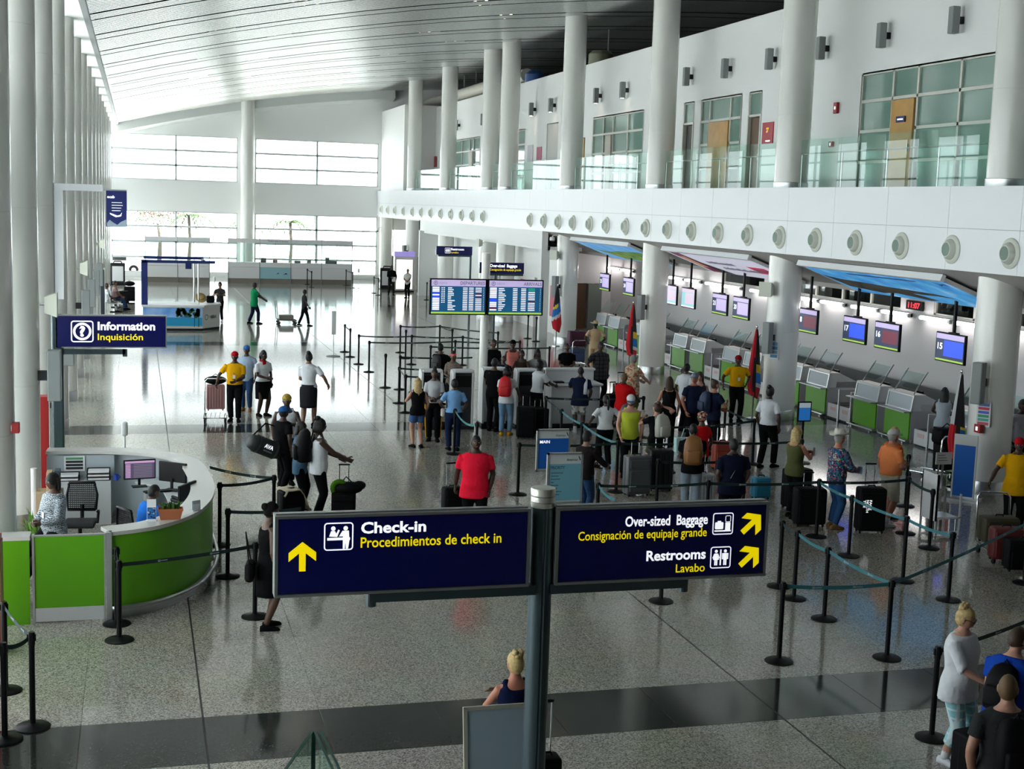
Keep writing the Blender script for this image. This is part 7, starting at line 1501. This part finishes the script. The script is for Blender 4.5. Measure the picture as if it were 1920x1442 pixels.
# ================================================================ far counters
def counter(x0, n, w, lb, prints=()):
    T = thing('ticket_counter', lb, 'counter', (x0, 89.3, 0))
    for i in range(n):
        MB().bb((i*w+0.01, 0.0, 0.32), ((i+1)*w-0.01, 0.6, 1.05)).build('front_panel', M('print_pale_sea', (0.30, 0.52, 0.58), 0.5) if i in prints else WPAN, T); MB().bb((i*w+0.01, -0.02, 1.06), ((i+1)*w-0.01, 0.65, 1.36)).build('upper_panel', WPAN, T)
        MB().bb((i*w, -0.04, 2.62), ((i+1)*w-0.02, 0.10, 2.88)).build('header', WPAN, T); MB().bb((i*w+0.03, 0.02, 1.36), ((i+1)*w-0.03, 0.028, 2.62)).build('glass_screen', DGLASS, T); MB().tube([(i*w+w*0.5, 0.03, 1.36), (i*w+w*0.5, 0.03, 2.62)], 0.02, 6).build('mullion', GREYM, T)
    MB().bb((0, 0.06, 0.0), (n*w, 0.6, 0.32)).build('plinth', M('taupe_plinth', (0.22, 0.20, 0.17), 0.5), T)
    for i in range(n+1): MB().bb((i*w-0.025, -0.02, 0), (i*w+0.025, 0.05, 2.9)).build('post', GREYM, T)
    return T
counter(0.48, 2, 1.99, 'pair of empty white ticket counters with glass screens')
T = counter(5.64, 4, 2.0, 'row of four white ticket counters with glass screens', (1,))
text_fit('Ticket Sales & Service', 0.12, 1.3, GREYM, T, T.location+Vector((2.5, -0.045, 2.70)), 0.01); flat([[(3.05, 0.62), (3.25, 0.66), (3.2, 0.72), (3.12, 0.66)], [(3.5, 0.6), (3.8, 0.63), (3.7, 0.7)]], NAVY, T, T.location+Vector((0, -0.003, 0)), 'tail_print')
for i, (x, c, s, lb) in enumerate(((7.9, (0.02, 0.02, 0.02), (0.35, 0.2, 0.28), 'black terminal on the far ticket counter'), (8.65, (0.7, 0.12, 0.03), (0.3, 0.15, 0.18), 'orange box on the far ticket counter'), (10.1, (0.02, 0.02, 0.02), (0.4, 0.2, 0.15), 'dark printer on the far ticket counter'), (12.3, (0.02, 0.02, 0.02), (0.7, 0.3, 0.18), 'wide black terminal on the far ticket counter'), (10.85, (0.75, 0.5, 0.35), (0.28, 0.05, 0.24), 'peach card on the far ticket counter'), (12.05, (0.5, 0.5, 0.5), (0.28, 0.03, 0.4), 'grey notice in the far ticket counter window'))):
    t = thing('counter_item', lb, 'terminal' if i in (0, 2, 3) else 'card', (x, 89.6, 1.36)); MB().rbox((0, 0, s[2]/2), s, 0.02).build('case', M('counter_item_%d' % i, c, 0.5), t); MB().bb((-s[0]*0.4, -s[1]/2-0.004, s[2]*0.2), (s[0]*0.4, -s[1]/2, s[2]*0.8)).build('face', GREYM, t)
def aframe(xy, lb):
    t = thing('menu_stand', lb, 'stand', (*xy, 0)); MB().rbox((0, 0, 0.7), (0.85, 0.14, 1.3), 0.05).build('frame', DARK, t); MB().bb((-0.32, -0.08, 0.25), (0.32, -0.07, 1.15)).build('panel', WPAN, t); MB().tube([(-0.25, 0, 1.3), (-0.2, 0, 1.45), (0.2, 0, 1.45), (0.25, 0, 1.3)], 0.04, 8).build('handle', DARK, t); MB().bb((-0.45, -0.25, 0), (0.45, 0.25, 0.05)).build('base', DARK, t)
aframe((-1.15, 85.6), 'dark framed white stand board by the far left window'); aframe((15.3, 85.5), 'dark framed stand board by the far corner column')
for i, (x, y) in enumerate(((13.619, 86.287), (3.998, 74.785), (-0.25, 26.6))):
    t = thing('sanitiser_stand', ('white sanitiser stand before the far right counters', 'white sanitiser stand behind the mural desk person', 'slim white dispenser pole below the information sign')[i], 'stand', (x, y, 0)); MB().lathe([(0.18, 0), (0.18, 0.015), (0.02, 0.03)], 18).tube([(0, 0, 0.02), (0, 0, 1.0)], 0.018, 8).build('pole', PANELW, t); MB().rbox((0, 0, 1.12), (0.12, 0.12, 0.28), 0.04).build('dispenser', PANELW, t)
t = thing('lane_board', 'narrow white sign on a pole before the queue maze', 'sign', (6.766, 48.340)); MB().rbox((0, 0, 1.2), (0.16, 0.05, 0.85), 0.02).build('board', WPAN, t); MB().tube([(0, 0.03, 0), (0, 0.03, 0.9)], 0.02, 8).build('pole', STEEL, t); MB().lathe([(0.25, 0), (0.25, 0.02), (0.03, 0.05)], 20).build('base', GREYM, t)
# bench with luggage at the left wall
T = thing('waiting_bench', 'row of steel waiting seats along the left columns', 'bench', (-1.0, 66.0, 0))
for i in range(6):
    MB().rbox((0, i*0.62, 0.43), (0.5, 0.54, 0.035), 0.015).build('seat', ALU, T); MB().rbox((-0.27, i*0.62, 0.72), (0.035, 0.54, 0.5), 0.015, mat=Matrix.Rotation(radians(-14), 3, 'Y')).build('backrest', ALU, T)
    MB().tube([(-0.2, i*0.62+0.31, 0.43), (-0.2, i*0.62+0.31, 0.62), (0.2, i*0.62+0.31, 0.62), (0.2, i*0.62+0.31, 0.43)], 0.02, 6).build('arm_rest', BLACK, T)
MB().bb((-0.05, -0.3, 0.34), (0.05, 3.4, 0.40)).build('beam', BLACK, T)
for yy in (0.2, 2.9): MB().bb((-0.25, yy-0.03, 0), (0.25, yy+0.03, 0.05)).bb((-0.04, yy-0.03, 0), (0.04, yy+0.03, 0.36)).build('leg', BLACK, T)
_s('large black suitcase beside the bench on the left', (-0.396, 72.614), 0, 0.55, 0.32, 0.75, CASEK, soft=True); _s('second black suitcase beside the bench', (-0.674, 71.172), 10, 0.5, 0.32, 0.62, CASEK, soft=True)
t = thing('travel_bag', 'black bag on top of the bench side suitcase', 'bag', (*(-0.396, 72.614), 0.82)); MB().ell((0, 0, 0.12), (0.28, 0.18, 0.13)).build('bag_body', CASEK, t, True); MB().tube([(-0.1, 0, 0.2), (0, 0, 0.3), (0.1, 0, 0.2)], 0.012, 6).build('handle', CASEK, t)
# far right corner: vending display, red banner, glass doors
t = thing('display_case', 'glowing white display case beside the far column', 'display', (15.95, 83.0, 0)); MB().bb((-0.6, 0, 0.1), (0.6, 0.6, 2.2)).build('case_body', M('case_white', (0.7, 0.68, 0.66), 0.4), t); MB().bb((-0.5, -0.01, 0.2), (0.5, 0, 2.0)).build('lit_panel', emis('lit_panel', (1, 0.97, 0.9), 1.5), t); MB().bb((-0.65, -0.05, 2.2), (0.65, 0.65, 2.5)).build('header', emis('lilac_header', (0.3, 0.25, 0.6), 0.6), t); MB().bb((-0.62, -0.02, 0), (0.62, 0.62, 0.1)).build('base', DARK, t)
t = thing('roll_up_banner', 'tall dark red banner beside the display case', 'banner', (16.85, 81.4, 0)); MB().bb((-0.4, 0, 0.08), (0.4, 0.03, 2.25)).build('banner_sheet', M('banner_maroon', (0.14, 0.008, 0.02), 0.6), t); MB().bb((-0.42, -0.1, 0), (0.42, 0.12, 0.08)).build('base', ALU, t)
for i_, w_ in enumerate((0.5, 0.55, 0.25, 0.3, 0.4, 0.35)): MB().bb((-0.3, -0.006, 1.9-0.24*i_), (-0.3+w_, 0, 1.98-0.24*i_)).build('printed_line', M('banner_pale', (0.35, 0.15, 0.16), 0.6), t)
t = thing('exit_sign', 'small green exit sign under the far mezzanine', 'sign', (18.6, 80.0, 3.75)); MB().rbox((0, -0.05, 0.0), (0.6, 0.08, 0.26), 0.01).build('case', emis('exit_green', (0.01, 0.25, 0.06), 0.8), t); MB().bb((-0.16, -0.096, -0.04), (0.16, -0.09, 0.04)).build('printed_line', SIGNW, t)
t = thing('hanging_screen', 'dark hanging screen in the far right bay', 'screen', (18.2, 86.5, 3.0)); MB().rbox((0, 0, 0), (0.12, 0.9, 0.9), 0.02).build('screen', BLACK, t); MB().bb((-0.07, -0.4, -0.4), (-0.062, 0.4, 0.4)).build('display', SCL, t); MB().bb((-0.03, -0.03, 0.4), (0.03, 0.03, 1.45)).build('pole', BLACK, t)
for i, (y, z) in enumerate(((57.3, 1.5), (62.2, 1.5), (68.5, 1.6))):
    wallsign(y-0.35, y+0.35, z-0.75, z+0.6, M('pink_wall_poster', (0.62, 0.16, 0.2), 0.6), ('pink poster on the white wall below the baggage sign', 'pink poster on the wall behind the flight board', 'pink poster on the wall by the restroom sign')[i], 'poster', x=17.7)
# ================================================================ escalator glass in the foreground
T = thing('glass_parapet', 'corner of a green edged glass parapet at the bottom', 'glass', (0.905, 6.97, 1.5))
EDG = M('glass_edge_green', (0.01, 0.10, 0.07), 0.15); GP = glass_mat('parapet_glass', (0.86, 0.95, 0.92), 0.8)
for k_, (dx, dy, off) in enumerate(((0.055, -1.0, 0.0), (0.055, -1.0, 0.032), (-0.42, -1.0, -0.012))):
    u = Vector((dx, dy, 0)).normalized(); nn = Vector((-u.y, u.x, 0)); a = Vector((off, 0, 0)); b = a+u*3.0
    MB().add([a-nn*.006, b-nn*.006, b+nn*.006, a+nn*.006]+[q+Vector((0, 0, 1.27)) for q in (a-nn*.006, b-nn*.006, b+nn*.006, a+nn*.006)], [(0, 3, 2, 1), (0, 1, 5, 4), (1, 2, 6, 5), (2, 3, 7, 6), (3, 0, 4, 7)]).build('glass_pane', GP, T)
    MB().add([q+Vector((0, 0, 1.271)) for q in (a-nn*.0065, b-nn*.0065, b+nn*.0065, a+nn*.0065)]+[q+Vector((0, 0, 1.262)) for q in (a-nn*.0065, b-nn*.0065, b+nn*.0065, a+nn*.0065)]+[a-nn*.0065, a+nn*.0065], [(0, 1, 2, 3), (0, 4, 5, 1), (2, 6, 7, 3), (3, 7, 9, 8, 4, 0)]).build('polished_edge', EDG, T)
struct('floor_landing', MB().bb((-1.2, 3.5, 1.2), (1.35, 7.1, 1.5)).bb((-1.2, 3.5, 0), (-1.0, 7.1, 1.2)).bb((1.15, 3.5, 0), (1.35, 7.1, 1.2)), LGREY)
# ================================================================ outside planting seen through the far windows
def palm(xy, hgt, lb, n=13):
    t = thing('palm_tree', lb, 'tree', (*xy, -0.1)); random.seed(int(hgt*100)); MB().tube([(0, 0, 0), (0.15, 0, hgt*0.5), (0.05, 0, hgt)], [0.16, 0.12, 0.10], 10).build('trunk', M('palm_bark', (0.09, 0.075, 0.06), 0.9), t, True)
    lm = M('palm_green', (0.035, 0.075, 0.015), 0.6)
    for i in range(n):
        a = 2*pi*i/n+random.uniform(-.2, .2); L = 1.9*random.uniform(0.8, 1.15); up = random.uniform(0.3, 0.9); mb = MB(); d = Vector((cos(a), sin(a), 0)); w = Vector((-sin(a), cos(a), 0)); pts = [Vector((0.05, 0, hgt))+d*L*f+Vector((0, 0, up*f*1.2-1.5*f*f)) for f in np.linspace(0, 1, 7)]
        for k_ in range(1, 7):
            for s in (-1, 1): q = pts[k_]; mb.add([pts[k_-1], q, q+w*s*0.32*(1-k_/8)-Vector((0, 0, 0.18))+d*0.1], [(0, 1, 2)]); q2 = pts[k_-1].lerp(q, 0.5); mb.add([q2, q2+d*0.08, q2+w*s*0.34*(1-k_/8)-Vector((0, 0, 0.15))+d*0.18], [(0, 1, 2)])
        mb.build('frond', lm, t)
palm((3.6, 103), 4.2, 'palm tree outside the far left window pane'); palm((11.0, 103), 3.9, 'palm tree outside behind the four far counters'); palm((8.0, 106), 3.6, 'palm tree outside half hidden by the far column')
t = thing('flame_tree', 'pink flowering tree outside the far left window', 'tree', (1.6, 108, -0.1)); random.seed(9); MB().tube([(0, 0, 0), (0.1, 0, 2.2), (-0.1, 0, 3.4)], [0.2, 0.14, 0.08], 10).build('trunk', MATS['palm_bark'], t, True)
for nm, c, cnt, zc in (('blossom', (0.20, 0.035, 0.045), 520, 4.4), ('foliage', (0.045, 0.085, 0.02), 620, 3.9)):
    mb = MB()
    for i in range(cnt):
        a, r = random.uniform(0, 2*pi), sqrt(random.random()); q = Vector((2.3*r*cos(a), 1.2*r*sin(a), zc+random.uniform(-0.7, 0.6)*(1-r*0.5))); e1 = Vector((random.uniform(-1, 1), random.uniform(-1, 1), random.uniform(-1, 1)))*0.14; e2 = Vector((random.uniform(-1, 1), random.uniform(-1, 1), random.uniform(-1, 1)))*0.14; mb.add([q, q+e1, q+e2], [(0, 1, 2)])
    mb.build(nm, M('tree_'+nm, c, 0.7), t)
t = thing('car', 'pale car parked outside the far left window', 'car', (-1.5, 99.5, -0.1)); MB().prism([(-2.0, 0.35), (-2.0, 0.8), (-1.2, 0.95), (-0.7, 1.4), (0.8, 1.4), (1.3, 0.95), (2.0, 0.85), (2.0, 0.35)], lambda u, v: (u, -0.8, v), lambda u, v: (u, 0.8, v)).build('car_body', M('car_white', (0.6, 0.62, 0.62), 0.3), t)
for x in (-1.25, 1.25): MB().cyl((x, -0.82, 0.33), (x, -0.6, 0.33), 0.33, n=24).build('wheel', BLACK, t); MB().cyl((x, -0.83, 0.33), (x, -0.82, 0.33), 0.16, n=16).build('hub_cap', ALU, t)
MB().bb((-0.65, -0.81, 0.98), (0.75, -0.8, 1.32)).build('side_window', DARK, t)
t = thing('lamp_post', 'grey lamp post outside the far window', 'lamp post', (13.2, 104, -0.1)); MB().tube([(0, 0, 0), (0, 0, 6)], 0.09, 10).build('pole', GREYM, t); MB().rbox((-0.1, 0, 4.2), (0.4, 0.2, 0.8), 0.05).build('control_box', GREYM, t); MB().rbox((-0.4, 0, 6), (0.9, 0.25, 0.12), 0.03).build('lamp_head', GREYM, t)
flush_remesh()
